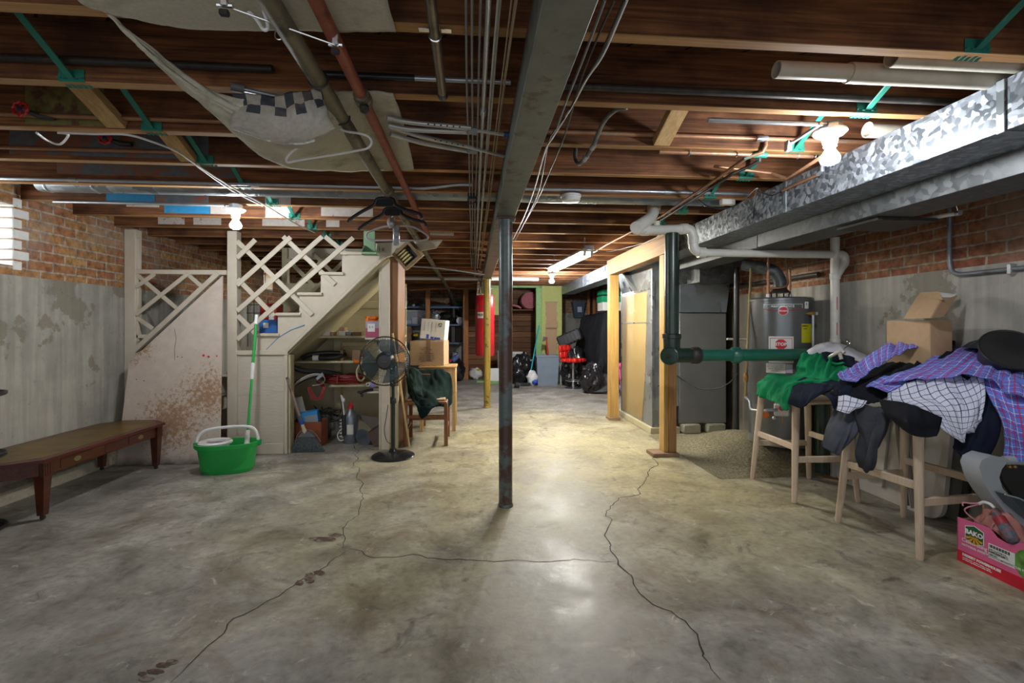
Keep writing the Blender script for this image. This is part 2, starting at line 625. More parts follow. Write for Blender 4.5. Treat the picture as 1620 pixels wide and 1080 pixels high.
# galvanised sheet with its spangle
def galv(name, lo, hi, rough=0.38, metal=0.65, sc=44):
    t = NT(name, rough, metal, 0.5)
    co = t.coord()
    vo = t.n('ShaderNodeTexVoronoi'); vo.inputs['Scale'].default_value = sc
    nn = t.n('ShaderNodeTexNoise'); nn.inputs['Scale'].default_value = 9; nn.inputs['Detail'].default_value = 3
    t.l(co, nn.inputs['Vector'])
    ad = t.n('ShaderNodeVectorMath', operation='SCALE'); ad.inputs['Scale'].default_value = 0.10
    t.l(nn.outputs['Color'], ad.inputs[0])
    a2 = t.n('ShaderNodeVectorMath', operation='ADD'); t.l(co, a2.inputs[0]); t.l(ad.outputs[0], a2.inputs[1])
    t.l(a2.outputs[0], vo.inputs['Vector'])
    g = t.xyz(vo.outputs['Color'])[0]
    t.base(t.ramp(g, [(0.1, lo), (0.55, [(a + b) / 2 * 0.9 for a, b in zip(lo, hi)]), (0.95, hi)]))
    t.l(t.math('ADD', t.math('MULTIPLY', g, 0.25), rough - 0.1), t.b.inputs['Roughness'])
    return t.m


GALV = galv('galvanised_sheet', (0.13, 0.15, 0.17), (0.42, 0.46, 0.51))
GALV_S = galv('smooth_galvanised_sheet', (0.27, 0.30, 0.32), (0.35, 0.38, 0.41), 0.35, 0.7, 14)
GALV_D = galv('dull_galvanised_sheet', (0.07, 0.075, 0.078), (0.14, 0.147, 0.15), 0.5, 0.4, 30)

# ---------------------------------------------------------------- the room
def concrete_wall_mat(name, ax, warm):
    t = NT(name, 0.85, 0, 0.25)
    g = t.n('ShaderNodeNewGeometry').outputs['Position']
    mp = t.n('ShaderNodeMapping'); mp.inputs['Scale'].default_value = (1, 1, 1); t.l(g, mp.inputs[0])
    mv = t.n('ShaderNodeMapping'); mv.inputs['Scale'].default_value = (14, 14, 0.7); t.l(g, mv.inputs[0])
    a = t.ramp(t.noise(mp.outputs[0], 3.0, 8, 0.65), [(0.3, [x * 0.75 for x in warm]), (0.7, [min(1, x * 1.12) for x in warm])])
    drip = t.ramp(t.noise(mv.outputs[0], 1.0, 4), [(0.42, 0.78), (0.62, 1.06)])
    c = t.mix(0.8, a, drip, 'MULTIPLY')
    zz = t.xyz(g)[2]
    patch = t.noise(mp.outputs[0], 2.6, 9, 0.62)
    patch = t.math('ADD', patch, t.math('MULTIPLY', t.math('SUBTRACT', zz, 1.15), 0.10))
    k = t.ramp(patch, [(0.585, 0.0), (0.60, 1.0)])
    c = t.mix(t.math('MULTIPLY', k, 0.75), c, [x * 0.52 for x in (warm[0], warm[1] * 0.95, warm[2] * 0.8)])
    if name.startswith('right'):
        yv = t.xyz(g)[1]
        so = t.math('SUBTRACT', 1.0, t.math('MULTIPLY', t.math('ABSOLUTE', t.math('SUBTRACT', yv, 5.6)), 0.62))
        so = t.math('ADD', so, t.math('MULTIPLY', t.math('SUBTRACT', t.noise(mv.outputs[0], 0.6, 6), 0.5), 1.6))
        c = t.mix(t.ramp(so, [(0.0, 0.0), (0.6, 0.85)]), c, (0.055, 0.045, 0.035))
    low = t.ramp(zz, [(0.02, 1.0), (0.2, 0.0)])
    c = t.mix(t.math('MULTIPLY', low, 0.35), c, (0.5, 0.46, 0.38))
    fl = t.ramp(t.noise(mp.outputs[0], 30, 4), [(0.25, 0.6), (0.36, 1.0)])
    c = t.mix(0.7, c, fl, 'MULTIPLY')
    t.base(c)
    t.bump(t.math('ADD', t.noise(mp.outputs[0], 18, 8, 0.6), t.math('MULTIPLY', k, -0.5)), 0.35, 0.01)
    return t.m


CONC_L = concrete_wall_mat('left_wall_concrete', 1, (0.40, 0.39, 0.345))
CONC_R = concrete_wall_mat('right_wall_concrete', 1, (0.36, 0.345, 0.31))
BRICK_L = make_brick('left_wall_brick', 1, ((0.33, 0.135, 0.07), (0.40, 0.235, 0.10), (0.40, 0.36, 0.31)))
BRICK_R = make_brick('right_wall_brick', 1, ((0.21, 0.075, 0.045), (0.26, 0.13, 0.065), (0.28, 0.235, 0.19)))
BRICK_B = make_brick('back_wall_brick', 0, ((0.22, 0.11, 0.07), (0.27, 0.16, 0.10), (0.27, 0.24, 0.20)))
WHITEBRICK = dirty('whitewashed_brick', (0.70, 0.72, 0.70), (0.78, 0.79, 0.78), (0.45, 0.42, 0.36), 9, (0.60, 0.68), 30, 0.7, bump=0.4)

XL, XR, YB, ZT, ZC = -3.21, 3.0, 11.9, 2.345, 1.567

# floor: concrete with stains; cracks are slivers of the same mesh
t = NT('floor_concrete', 0.5, 0, 0.35)
g = t.n('ShaderNodeNewGeometry').outputs['Position']
sx = t.xyz(g)
big = t.noise(g, 0.9, 9, 0.62, 0.4)
mid = t.noise(g, 3.2, 9, 0.66, 0.5)
fin = t.noise(g, 26, 8, 0.62)
c = t.ramp(mid, [(0.30, (0.125, 0.118, 0.10)), (0.45, (0.25, 0.238, 0.21)), (0.58, (0.34, 0.325, 0.29)), (0.72, (0.48, 0.465, 0.42))])
# yellower tone in the middle of the room and towards the right
yy = t.math('ADD', t.math('MULTIPLY', t.math('ABSOLUTE', t.math('SUBTRACT', sx[1], 4.4)), -0.30), 0.95)
xx = t.math('ADD', t.math('MULTIPLY', t.math('ABSOLUTE', t.math('SUBTRACT', sx[0], 0.9)), -0.33), 0.85)
yellow_k = t.math('ADD', t.math('MINIMUM', yy, xx), t.math('MULTIPLY', t.math('SUBTRACT', big, 0.5), 1.5))
c = t.mix(t.ramp(yellow_k, [(0.05, 0.0), (0.75, 0.9)]), c, t.ramp(mid, [(0.3, (0.28, 0.235, 0.115)), (0.55, (0.44, 0.39, 0.215)), (0.75, (0.54, 0.49, 0.30))]))
# brown stain and dark smears
st = t.noise(g, 1.5, 10, 0.7, 1.0)
c = t.mix(t.ramp(st, [(0.52, 0.0), (0.66, 0.7)]), c, (0.17, 0.12, 0.07))
c = t.mix(t.ramp(t.noise(g, 5.0, 8, 0.7, 1.2), [(0.56, 0.0), (0.68, 0.7)]), c, (0.085, 0.08, 0.07))
c = t.mix(t.ramp(t.noise(g, 8.5, 8, 0.7, 0.6), [(0.60, 0.0), (0.67, 0.6)]), c, (0.58, 0.55, 0.48))
c = t.mix(1.0, c, t.ramp(fin, [(0.28, 0.72), (0.5, 1.0), (0.72, 1.15)]), 'MULTIPLY')
t.base(c)
t.l(t.ramp(mid, [(0.3, 0.34), (0.7, 0.62)]), t.b.inputs['Roughness'])
t.bump(t.math('ADD', fin, mid), 0.25, 0.006)
FLOORM = t.m
CRACK = plain('crack_shadow_dirt', (0.035, 0.032, 0.028), 0.95)

fb = MB()
nx, ny = 30, 60
vs = [(XL - 0.05 + (XR - XL + 0.1) * i / nx, -1.6 + (YB + 1.6) * j / ny, 0) for j in range(ny + 1) for i in range(nx + 1)]
fb.add(vs, [(j * (nx + 1) + i, j * (nx + 1) + i + 1, (j + 1) * (nx + 1) + i + 1, (j + 1) * (nx + 1) + i) for j in range(ny) for i in range(nx)])
fb.mat(1)


def crack(pix, w, seed):
    pts = [PF(u, v) for u, v in pix]
    dense = []
    for a, b in zip(pts[:-1], pts[1:]):
        n = max(3, int((b - a).length / 0.035))
        for k in range(n):
            p = a.lerp(b, k / n)
            dense.append(p + V((noise.noise(p * 5 + V((seed, 0, 0))) * 0.05 + noise.noise(p * 17) * 0.02, noise.noise(p * 5 + V((0, seed, 3))) * 0.05 + noise.noise(p * 19 + V((3, 3, 3))) * 0.02, 0)))
    dense.append(pts[-1])
    q = []
    for i, p in enumerate(dense):
        tt = (dense[min(i + 1, len(dense) - 1)] - dense[max(i - 1, 0)]).normalized()
        s_ = V((-tt.y, tt.x, 0))
        ww = w * (0.55 + 0.9 * abs(noise.noise(p * 9 + V((seed, 1, 1))))) * min(1, 0.25 + i / 6, 0.25 + (len(dense) - 1 - i) / 6)
        q.append((p + s_ * ww, p - s_ * ww))
    z = V((0, 0, 0.0012))
    for (a, b), (c_, d_) in zip(q[:-1], q[1:]):
        fb.quad(a + z, b + z, d_ + z, c_ + z)


crack([(1045, 715), (1010, 780), (960, 800), (962, 840), (975, 885), (1010, 935), (1080, 985), (1140, 1075)], 0.0042, 1)
crack([(975, 888), (900, 886), (820, 888), (700, 885), (600, 878), (545, 868)], 0.0034, 2)
crack([(545, 868), (548, 840), (572, 800), (565, 740), (560, 700)], 0.003, 3)
crack([(545, 868), (470, 925), (380, 975), (310, 1040), (270, 1079)], 0.0036, 4)
crack([(1070, 962), (1100, 952)], 0.002, 6)
crack([(880, 660), (890, 655), (960, 668)], 0.003, 7)
fb.mat(2)
for (u, v, w_, h_, s_) in ((232, 1074, 13, 4, 1), (246, 1062, 14, 4, 2), (258, 1052, 12, 4, 3), (272, 1047, 10, 4, 4), (225, 1066, 7, 3, 5), (510, 853, 22, 4, 6), (530, 846, 12, 3, 7), (490, 914, 10, 8, 8), (505, 906, 9, 4, 9), (474, 922, 7, 4, 10)):
    n_ = 14
    fb.add([PF(u + w_ * cos(2 * pi * k / n_) * (1 + 0.5 * noise.noise(V((k * 1.3, s_, 0)))), v + h_ * sin(2 * pi * k / n_) * (1 + 0.5 * noise.noise(V((k * 1.1, 0, s_))))) + V((0, 0, 0.0016)) for k in range(n_)], [tuple(range(n_))[::-1]])
struct('floor', fb, [FLOORM, CRACK, dirty('chipped_floor_brick', (0.085, 0.05, 0.035), (0.12, 0.07, 0.05), (0.24, 0.21, 0.17), 24, (0.5, 0.6), 60, 0.9, bump=0.4)])

# raised rough gravel bed under the water heater
t = NT('gravel_bed', 0.9, 0, 0.2)
co = t.coord(rnd=False)
gn = t.noise(co, 55, 6, 0.7)
t.base(t.ramp(gn, [(0.3, (0.10, 0.085, 0.055)), (0.5, (0.24, 0.21, 0.13)), (0.7, (0.40, 0.36, 0.25))]))
t.bump(gn, 0.9, 0.03)
gb = MB()
n1, n2 = 26, 34
GX0, GX1, GY0, GY1 = 1.95, 2.985, 3.66, 5.2
vs = []
for j in range(n2 + 1):
    for i in range(n1 + 1):
        x = GX0 + (GX1 - GX0) * i / n1; y = GY0 + (GY1 - GY0) * j / n2
        hx = min(1, max(0, (x - GX0 - 0.12) / 0.45)); hy = min(1, max(0, (y - GY0) / 0.22)); he = min(1, max(0, (GY1 - y) / 0.7))
        h = 0.205 * hx * hx * (3 - 2 * hx) * hy * he
        if h > 0.01:
            h += 0.012 * noise.noise(V((x * 14, y * 14, 0))) * min(1, h / 0.05) * (0 if (abs(x - 2.68) < 0.3 and abs(y - 3.99) < 0.3) else 1)
        vs.append((x, y, max(h, 0.002)))
gb.add(vs, [(j * (n1 + 1) + i, j * (n1 + 1) + i + 1, (j + 1) * (n1 + 1) + i + 1, (j + 1) * (n1 + 1) + i) for j in range(n2) for i in range(n1)])
go = obj('gravel_bed', gb, t.m)
go['kind'] = 'stuff'
tag(go, 'raised rough gravel bed around the foot of the grey water heater', 'gravel')

# walls
def wall_y(name, x0, x1, face, mats, holes):
    """wall running along the room, concrete below and brick above, with window openings"""
    mb = MB()
    mb.mat(0).box(x0, x1, -1.6, YB + 0.25, -0.1, ZC, 0)
    ys = [-1.6]
    for (a, b, z0, z1) in holes:
        mb.mat(1).box(x0, x1, ys[-1], a, ZC, ZT, 0)
        mb.box(x0, x1, a, b, ZC, z0, 0)
        mb.box(x0, x1, a, b, z1, ZT, 0)
        ys.append(b)
    mb.mat(1).box(x0, x1, ys[-1], YB + 0.25, ZC, ZT, 0)
    return struct(name, mb, mats, smooth=False)


HOLE1, HOLE2 = (2.75, 3.655, 1.635, 2.06), (7.72, 8.05, 1.80, 2.08)
wall_y('wall_left', XL - 0.25, XL, XL, [CONC_L, BRICK_L], [HOLE1, HOLE2])
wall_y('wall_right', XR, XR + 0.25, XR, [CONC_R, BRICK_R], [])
mb = MB()
mb.mat(0).box(XL, XR, YB, YB + 0.25, -0.1, ZC, 0)
mb.mat(1).box(XL, XR, YB, YB + 0.25, ZC, ZT, 0)
struct('wall_back', mb, [CONC_R, BRICK_B], smooth=False)
mb = MB()
mb.prism([(XL, -1.6, 0), (XL + 0.07, -1.6, 0), (XL + 0.05, -1.6, 0.085), (XL, -1.6, 0.11)], (0, 6.2, 0))
struct('baseboard_left', mb, dirty('footing_cement', (0.40, 0.37, 0.29), (0.47, 0.44, 0.35), (0.24, 0.21, 0.16), 6, (0.5, 0.65), 40, 0.9, bump=0.4))

PANE = emit('daylit_frosted_pane', (0.86, 0.95, 0.97), 2.2)
for k, (a, b, z0, z1) in enumerate((HOLE1, HOLE2)):
    w = thing('window_%d' % (k + 1), 'small frosted basement window in the left brick wall', 'window', (XL, (a + b) / 2, z0))
    del w['label']; del w['category']
    w['kind'] = 'structure'
    mb = MB()
    for (p, q, r_, s_) in ((a, b, z0, z0 + 0.03), (a, b, z1 - 0.03, z1), (a, a + 0.03, z0, z1), (b - 0.03, b, z0, z1)):
        mb.box(XL - 0.17, XL - 0.12, p, q, r_, s_)
    o = obj('window_frame', mb, WHITEP, w); o['kind'] = 'structure'
    o = obj('pane', MB().box(XL - 0.15, XL - 0.14, a + 0.01, b - 0.01, z0 + 0.01, z1 - 0.01, 0), PANE, w); o['kind'] = 'structure'
    mb = MB()
    if k == 0:
        zz = z0 - 0.03
        row = 0
        while zz < z1 + 0.02:
            mb.box(XL - 0.115, XL + 0.004, b - 0.012, b + (0.115 if row % 2 else 0.06), zz, zz + 0.066, 0.006)
            zz += 0.074; row += 1
    else:
        mb.box(XL - 0.115, XL + 0.006, a, b, z0 - 0.012, z0 + 0.01)
    o = obj('window_sill' if k else 'window_jamb', mb, WHITEBRICK, w); o['kind'] = 'structure'

# subfloor boards overhead
t = NT('subfloor_boards', 0.8, 0, 0.25)
g = t.n('ShaderNodeNewGeometry').outputs['Position']
mp = t.n('ShaderNodeMapping'); mp.inputs['Rotation'].default_value = (0, 0, radians(50)); t.l(g, mp.inputs[0])
br = t.n('ShaderNodeTexBrick'); t.l(mp.outputs[0], br.inputs['Vector'])
br.inputs['Scale'].default_value = 1.0; br.inputs['Brick Width'].default_value = 2.6; br.inputs['Row Height'].default_value = 0.19
br.inputs['Mortar Size'].default_value = 0.005
br.inputs['Color1'].default_value = (0.11, 0.045, 0.022, 1); br.inputs['Color2'].default_value = (0.19, 0.085, 0.04, 1)
br.inputs['Mortar'].default_value = (0.012, 0.007, 0.005, 1)
m2 = t.n('ShaderNodeMapping'); m2.inputs['Scale'].default_value = (2, 40, 1); t.l(mp.outputs[0], m2.inputs[0])
t.base(t.mix(1.0, br.outputs['Color'], t.ramp(t.noise(m2.outputs[0], 1, 5), [(0.3, 0.6), (0.7, 1.25)]), 'MULTIPLY'))
struct('ceiling', MB().box(XL - 0.25, XR + 0.25, -1.6, YB + 0.25, ZT, ZT + 0.04, 0), t.m, smooth=False)

# ---------------------------------------------------------------- joists
ORD = ['first', 'second', 'third', 'fourth', 'fifth', 'sixth', 'seventh', 'eighth', 'ninth', 'tenth', 'eleventh', 'twelfth', 'thirteenth',
       'fourteenth', 'fifteenth', 'sixteenth', 'seventeenth', 'eighteenth', 'nineteenth', 'twentieth', 'twenty-first', 'twenty-second',
       'twenty-third', 'twenty-fourth', 'twenty-fifth']
ZJ, TJ = 2.112, 0.042


def jy(k):
    return 1.464 + 0.448 * k


PATCH_W = dirty('flaking_white_paint', (0.42, 0.37, 0.33), (0.50, 0.45, 0.40), (0.25, 0.10, 0.05), 14, (0.58, 0.66), 30, 0.7)
PATCH_B = dirty('flaking_blue_paint', (0.02, 0.20, 0.40), (0.03, 0.25, 0.48), (0.25, 0.13, 0.08), 10, (0.60, 0.66), 30, 0.6)
PATCH_G = dirty('olive_paint_smear', (0.16, 0.14, 0.04), (0.22, 0.19, 0.06), (0.12, 0.05, 0.03), 7, (0.52, 0.6), 30, 0.7)
PATCH_S = dirty('slate_paint_smear', (0.10, 0.12, 0.14), (0.15, 0.17, 0.18), (0.24, 0.10, 0.06), 6, (0.50, 0.58), 30, 0.7)
patches = {  # left joists: (material, pixel u0, u1, z0, z1 as share of the depth)
    2: [(PATCH_G, 40, 165, 0.05, 0.85)],
    3: [(PATCH_S, 15, 330, 0.1, 0.9)],
    4: [(PATCH_S, 90, 380, 0.25, 0.95)],
    5: [(PATCH_B, 168, 245, 0.0, 0.30), (PATCH_S, 246, 330, 0.0, 0.3), (PATCH_W, 420, 460, 0.0, 0.6)],
    6: [(PATCH_B, 260, 332, 0.1, 0.45), (PATCH_W, 200, 252, 0.3, 0.5), (PATCH_W, 333, 372, 0.1, 0.6), (PATCH_W, 420, 462, 0.0, 0.8), (PATCH_W, 508, 590, 0.1, 0.75)],
    7: [(PATCH_W, 250, 292, 0.1, 0.5), (PATCH_W, 306, 350, 0.1, 0.5), (PATCH_W, 415, 482, 0.1, 0.6), (PATCH_W, 516, 537, 0.1, 0.5)],
    8: [(PATCH_W, 680, 718, 0.2, 0.7)],
}
for k in range(-1, 23):
    y0 = jy(k)
    if y0 + TJ > YB:
        break
    for side, (xa, xb) in (('left', (XL, 0.219)), ('right', (0.223, XR))):
        j = thing('floor_joist', '%s reddish wooden ceiling joist, counted away from the camera, %s of the steel beam' % (ORD[max(k, 0)] if k >= 0 else 'nearest', side),
                  'joist', ((xa + xb) / 2, y0, ZJ), 'ceiling joists %s of the beam' % side)
        mb = MB()
        mb.mat(0).box(xa, xb, y0, y0 + TJ, ZJ + 0.004, ZT, 0.002)
        mb.mat(1).box(xa, xb, y0, y0 + TJ, ZJ, ZJ + 0.004, 0.0)
        obj('board', mb, [JOIST, JOIST_T], j, smooth=False)
        if side == 'left':
            for (pm, u0, u1, z0, z1) in patches.get(k, []):
                a, b = P(u0, 300, Y=y0).x, P(u1, 300, Y=y0).x
                o = obj('paint_patch', MB().box(a, b, y0 - 0.0012, y0 + 0.001, ZJ + 0.002 + 0.228 * z0, ZJ + 0.228 * z1, 0), pm, j)
                o['label'] = 'patch of old flaking paint'

# steel beam and columns
BX = 0.2215
b = thing('steel_beam', 'long grey painted steel beam running down the middle of the ceiling', 'beam', (BX, 5, 1.936))
mb = MB()
mb.box(0.159, 0.284, -1.5, YB, 1.936, 1.956, 0.003)
obj('bottom_flange', mb, BEAMP, b)
mb = MB()
mb.box(0.168, 0.275, -1.5, YB, 1.956, 2.1115, 0.0)
obj('web', mb, BEAMP, b)


def column(name, x, y, r, m, label):
    c = thing(name, label, 'column', (x, y, 0))
    obj('shaft', MB().lathe([(r, 0.012), (r, 1.924)], (x, y, 0), n=28), m, c)
    obj('base_plate', MB().lathe([(r * 1.12, 0.0), (r * 1.12, 0.012), (r, 0.02)], (x, y, 0), n=28), m, c)
    obj('cap_plate', MB().box(x - r * 1.4, x + r * 1.4, y - r * 1.4, y + r * 1.4, 1.924, 1.936, 0.002), m, c)


column('steel_column', BX + 0.003, 3.23, 0.046, GREYP, 'grey steel column with peeling paint standing mid floor nearest the camera')
column('steel_column', BX + 0.002, 7.22, 0.05, YELP, 'yellow speckled steel column in front of the red punching bag')

# wooden cross blocks and green metal bridging
for (x, k, lab) in ((-1.63, 1, 'tan wooden bridging block between the second and third joists at left'), (-1.565, 2, 'tan wooden bridging block behind the white cable at left'),
                    (0.95, 1, 'tan wooden bridging block slanting between joists right of the beam'), (1.42, 4, 'tan wooden bridging block beside the right duct, farther back')):
    y0, y1 = jy(k) + TJ, jy(k + 1)
    one('bridging_block', MB().bar((x, y0 + 0.002, ZT - 0.06), (x, y1 - 0.002, ZJ + 0.022), 0.085, 0.042), TAN_Y, lab, 'wood block', 'wooden bridging blocks')
one('bridging_block', MB().box(-0.21, -0.11, jy(2) + TJ, jy(2) + TJ + 0.028, ZJ + 0.02, ZJ + 0.16), TAN_Y, 'short tan wood block fixed upright between joists left of the beam', 'wood block', 'wooden bridging blocks')


def strap(x, k, lab):
    y0, y1 = jy(k) + TJ, jy(k + 1)
    s = thing('bridging_strap', lab, 'metal strap', (x, y1, ZJ), 'green metal bridging straps')
    obj('strap_bar', MB().bar((x, y0 + 0.001, ZT - 0.02), (x, y1 - 0.004, ZJ + 0.01), 0.026, 0.006, bev=0.001), STRAPG, s)
    mb = MB()
    for i in range(5):
        mb.bar((x - 0.04 + 0.02 * i, y1 - 0.012, ZJ + 0.012 - 0.004 * (i % 2)), (x - 0.036 + 0.019 * i, y1 + 0.04, ZJ - 0.004), 0.012, 0.003, bev=0)
    mb.box(x - 0.045, x + 0.045, y1 - 0.005, y1 - 0.001, ZJ - 0.002, ZJ + 0.045, 0.001)
    obj('nailing_tab', mb, STRAPG, s)


for k in range(0, 9):
    strap(-1.48, k, 'green metal bridging strap at the left, %s of the row going back' % ORD[k])
for k in range(-1, 6):
    strap(1.67, k, 'green metal bridging strap by the right duct, %s of the row going back' % ORD[k + 1])

# ---------------------------------------------------------------- lamps
BULBM = {}


def bulb_mat(st):
    if st not in BULBM:
        BULBM[st] = emit('lit_bulb_glass_%d' % len(BULBM), (0.93, 0.96, 1.0), st)
    return BULBM[st]


def bulb_lamp(x, y, z, st, label, sc=1.0):
    """porcelain keyless socket with a lit flood bulb pointing down"""
    l = thing('ceiling_bulb', label, 'lamp', (x, y, z), 'bare ceiling bulbs')
    obj('junction_box', MB().lathe([(0.05 * sc, 0), (0.05 * sc, -0.03)], (x, y, z), n=8), EMT, l)
    mb = MB()
    mb.lathe([(0.066 * sc, -0.03), (0.068 * sc, -0.038), (0.055 * sc, -0.05), (0.034 * sc, -0.058), (0.03 * sc, -0.085), (0.026 * sc, -0.092), (0.027 * sc, -0.1), (0.022 * sc, -0.104)], (x, y, z), n=28)
    so = obj('socket', mb, WHITEP, l)
    obj('screw', MB().ball((x - 0.045 * sc, y - 0.01, z - 0.053), 0.005), CHROME, so)
    obj('bulb', MB().lathe([(0.016 * sc, -0.1), (0.022 * sc, -0.118), (0.036 * sc, -0.14), (0.041 * sc, -0.155), (0.036 * sc, -0.17), (0.02 * sc, -0.18), (0.0, -0.183)], (x, y, z), n=24), bulb_mat(st), l)


bulb_lamp(1.60, 2.03, 2.111, BULB_R, 'lit bare bulb in white socket beside the big galvanised duct')
bulb_lamp(-1.75, 3.725, 2.111, BULB_L, 'lit bare bulb over the stair lattice at left')
bulb_lamp(1.30, 7.80, 2.111, BULB_B, 'small lit bare bulb far back before the green framed wall')
bulb_lamp(-0.9, -0.55, 2.111, BULB_FILL, 'added unseen fill bulb behind the camera')  # added lamp out of view, fills light into the near floor

f = thing('shop_light', 'lit twin tube shop light hanging right of the steel beam', 'lamp', (1.12, 5.25, 1.97))
A, B = P(931, 401, d=4.75), P(873, 428, d=6.15)
ax = (B - A).normalized(); sd = V((ax.y, -ax.x, 0))
mb = MB()
for q in (A, B):
    pass
mb.prism([A - sd * 0.075 + V((0, 0, 0.02)), A + sd * 0.075 + V((0, 0, 0.02)), A + sd * 0.045 + V((0, 0, 0.055)), A - sd * 0.045 + V((0, 0, 0.055))], B - A)
obj('housing', mb, WHITEP, f)
for s_ in (-1, 1):
    obj('tube', MB().tube([A + sd * 0.036 * s_ + ax * 0.03, B + sd * 0.036 * s_ - ax * 0.03], 0.017, 12), emit('lit_tube_%d' % (s_ + 1), (1.0, 0.96, 0.84), TUBES), f)
    for q, e in ((A, 1), (B, -1)):
        obj('lamp_holder', MB().obox(q + sd * 0.036 * s_ + ax * 0.012 * e + V((0, 0, 0.0)), (0.03, 0.026, 0.045), (0, 0, 0)), WHITEP, f)
obj('switch_box', MB().obox(A + V((0, 0, 0.055)) - ax * 0.01, (0.09, 0.05, 0.045), None), EMT, f)
for q in (A + ax * 0.12, B - ax * 0.12):
    mb = MB()
    n = 7
    for i in range(n):
        z = q.z + 0.055 + (ZJ - q.z - 0.055) * (i + 0.5) / n
        mb.tube(arc((q.x, q.y, z), 0.009, 0, 2 * pi, (1, 0, 0) if i % 2 else (0, 1, 0), (0, 0, 1.4), 8)[:-1], 0.0017, 5, closed=True)
    obj('chain', mb, CHROME, f)

d = P(903, 309, Z=ZJ)
s_ = thing('smoke_detector', 'round white smoke detector under a joist right of the beam', 'smoke detector', (d.x, d.y, ZJ))
obj('base', MB().lathe([(0.072, 0), (0.072, -0.012), (0.066, -0.014)], (d.x, d.y, ZJ), n=32), WHITEP, s_)
obj('cover', MB().lathe([(0.064, -0.014), (0.066, -0.03), (0.058, -0.042), (0.03, -0.047), (0, -0.047)], (d.x, d.y, ZJ), n=32), WHITEP, s_)

# ---------------------------------------------------------------- ducts at the right
d = thing('main_duct', 'long galvanised sheet metal trunk duct under the joists at right', 'duct', (2.07, 5, 1.92))
obj('trunk', MB().box(1.944, 2.2, -1.2, 10.35, 1.92, ZJ - 0.001, 0.002), GALV, d)
for y in (0.45, 1.6, 2.83, 4.06, 6.9, 8.3):
    obj('slip_seam', MB().box(1.938, 2.205, y, y + 0.03, 1.915, ZJ - 0.001, 0.002), GALV_S, d)
d = thing('side_duct', 'dull lower duct running along the right wall beside the trunk duct', 'duct', (2.33, 2, 1.82))
obj('trunk', MB().box(2.202, 2.465, -1.2, 4.95, 1.82, 1.985, 0.002), GALV_D, d)
for y in (1.15, 3.55):
    obj('slip_seam', MB().box(2.198, 2.47, y, y + 0.03, 1.815, 1.985, 0.002), GALV_D, d)
obj('floor_boot', MB().box(2.25, 2.62, 2.5, 2.8, 1.80, 1.818, 0.002), DKIRON, d)
d = thing('round_duct', 'round galvanised duct running across between the joists', 'duct', (0, 3.5, 2.175))
obj('pipe', MB().lathe([(0.06, 0), (0.06, 4.8)], (-2.9, 3.49, 2.176), (1, 0, 0), 24), GALV_S, d)
for x in (-2.85, -2.55, -0.9, 0.9, 1.75):
    obj('joint_band', MB().lathe([(0.0615, 0), (0.0635, 0.01), (0.0615, 0.02)], (x, 3.49, 2.176), (1, 0, 0), 24), GALV_S, d)

# ---------------------------------------------------------------- pipes along the room, left of the beam
def pipe_y(name, x, z, y0, y1, r, m, label, cat='pipe', extra=None, grp=None):
    p = thing(name, label, cat, (x, (y0 + y1) / 2, z), grp)
    obj('pipe', MB().tube([(x, y0, z), (x, y1, z)], r, 16), m, p)
    return p


p = thing('iron_drain_pipe', 'thick old grey brown iron pipe running back under the joists at left', 'pipe', (-0.533, 4, 2.06))
obj('pipe', MB().tube([(-0.533, -1.4, 2.06), (-0.533, 8.3, 2.06), (-0.5, 9.0, 2.03), (-0.47, 10.0, 1.96)], 0.029, 16), IRON, p)
for y in (3.1, 7.0):
    obj('coupling', MB().lathe([(0.031, -0.05), (0.039, -0.045), (0.039, 0.045), (0.031, 0.05)], (-0.533, y, 2.06), (0, 1, 0), 18), IRON, p)
obj('lower_run', MB().tube([(-0.47, 10.0, 1.96), (-0.46, 10.5, 1.90), (-0.44, 11.4, 1.78), (-0.44, 11.5, 1.70), (-0.44, 11.5, 1.44)], 0.04, 14), DKIRON, p)
for y in (1.72, 2.02):
    obj('wire_tie', MB().tube(arc((-0.533, y, 2.06), 0.033, 0, 2 * pi, (1, 0, 0), (0, 0.2, 1), 14)[:-1], 0.003, 6, closed=True), DKIRON, p)

p = thing('red_water_pipe', 'rust red primed pipe running back beside the iron drain pipe', 'pipe', (-0.413, 2, 2.065))
obj('pipe', MB().tube([(-0.413, -1.4, 2.068), (-0.413, 5.05, 2.068)], 0.0205, 14), RUSTP, p)
q = P(572, 160, Z=2.055)
obj('union_fitting', MB().lathe([(0.022, -0.035), (0.029, -0.03), (0.029, 0.0), (0.034, 0.004), (0.034, 0.028), (0.024, 0.034)], (-0.413, q.y, 2.068), (0, 1, 0), 10), IRON, p)
obj('plug', MB().lathe([(0.018, 0), (0.018, 0.026), (0.012, 0.03), (0, 0.03)], (-0.41, q.y + 0.012, 2.045), (0.2, -0.5, -1), 12), DKIRON, p)

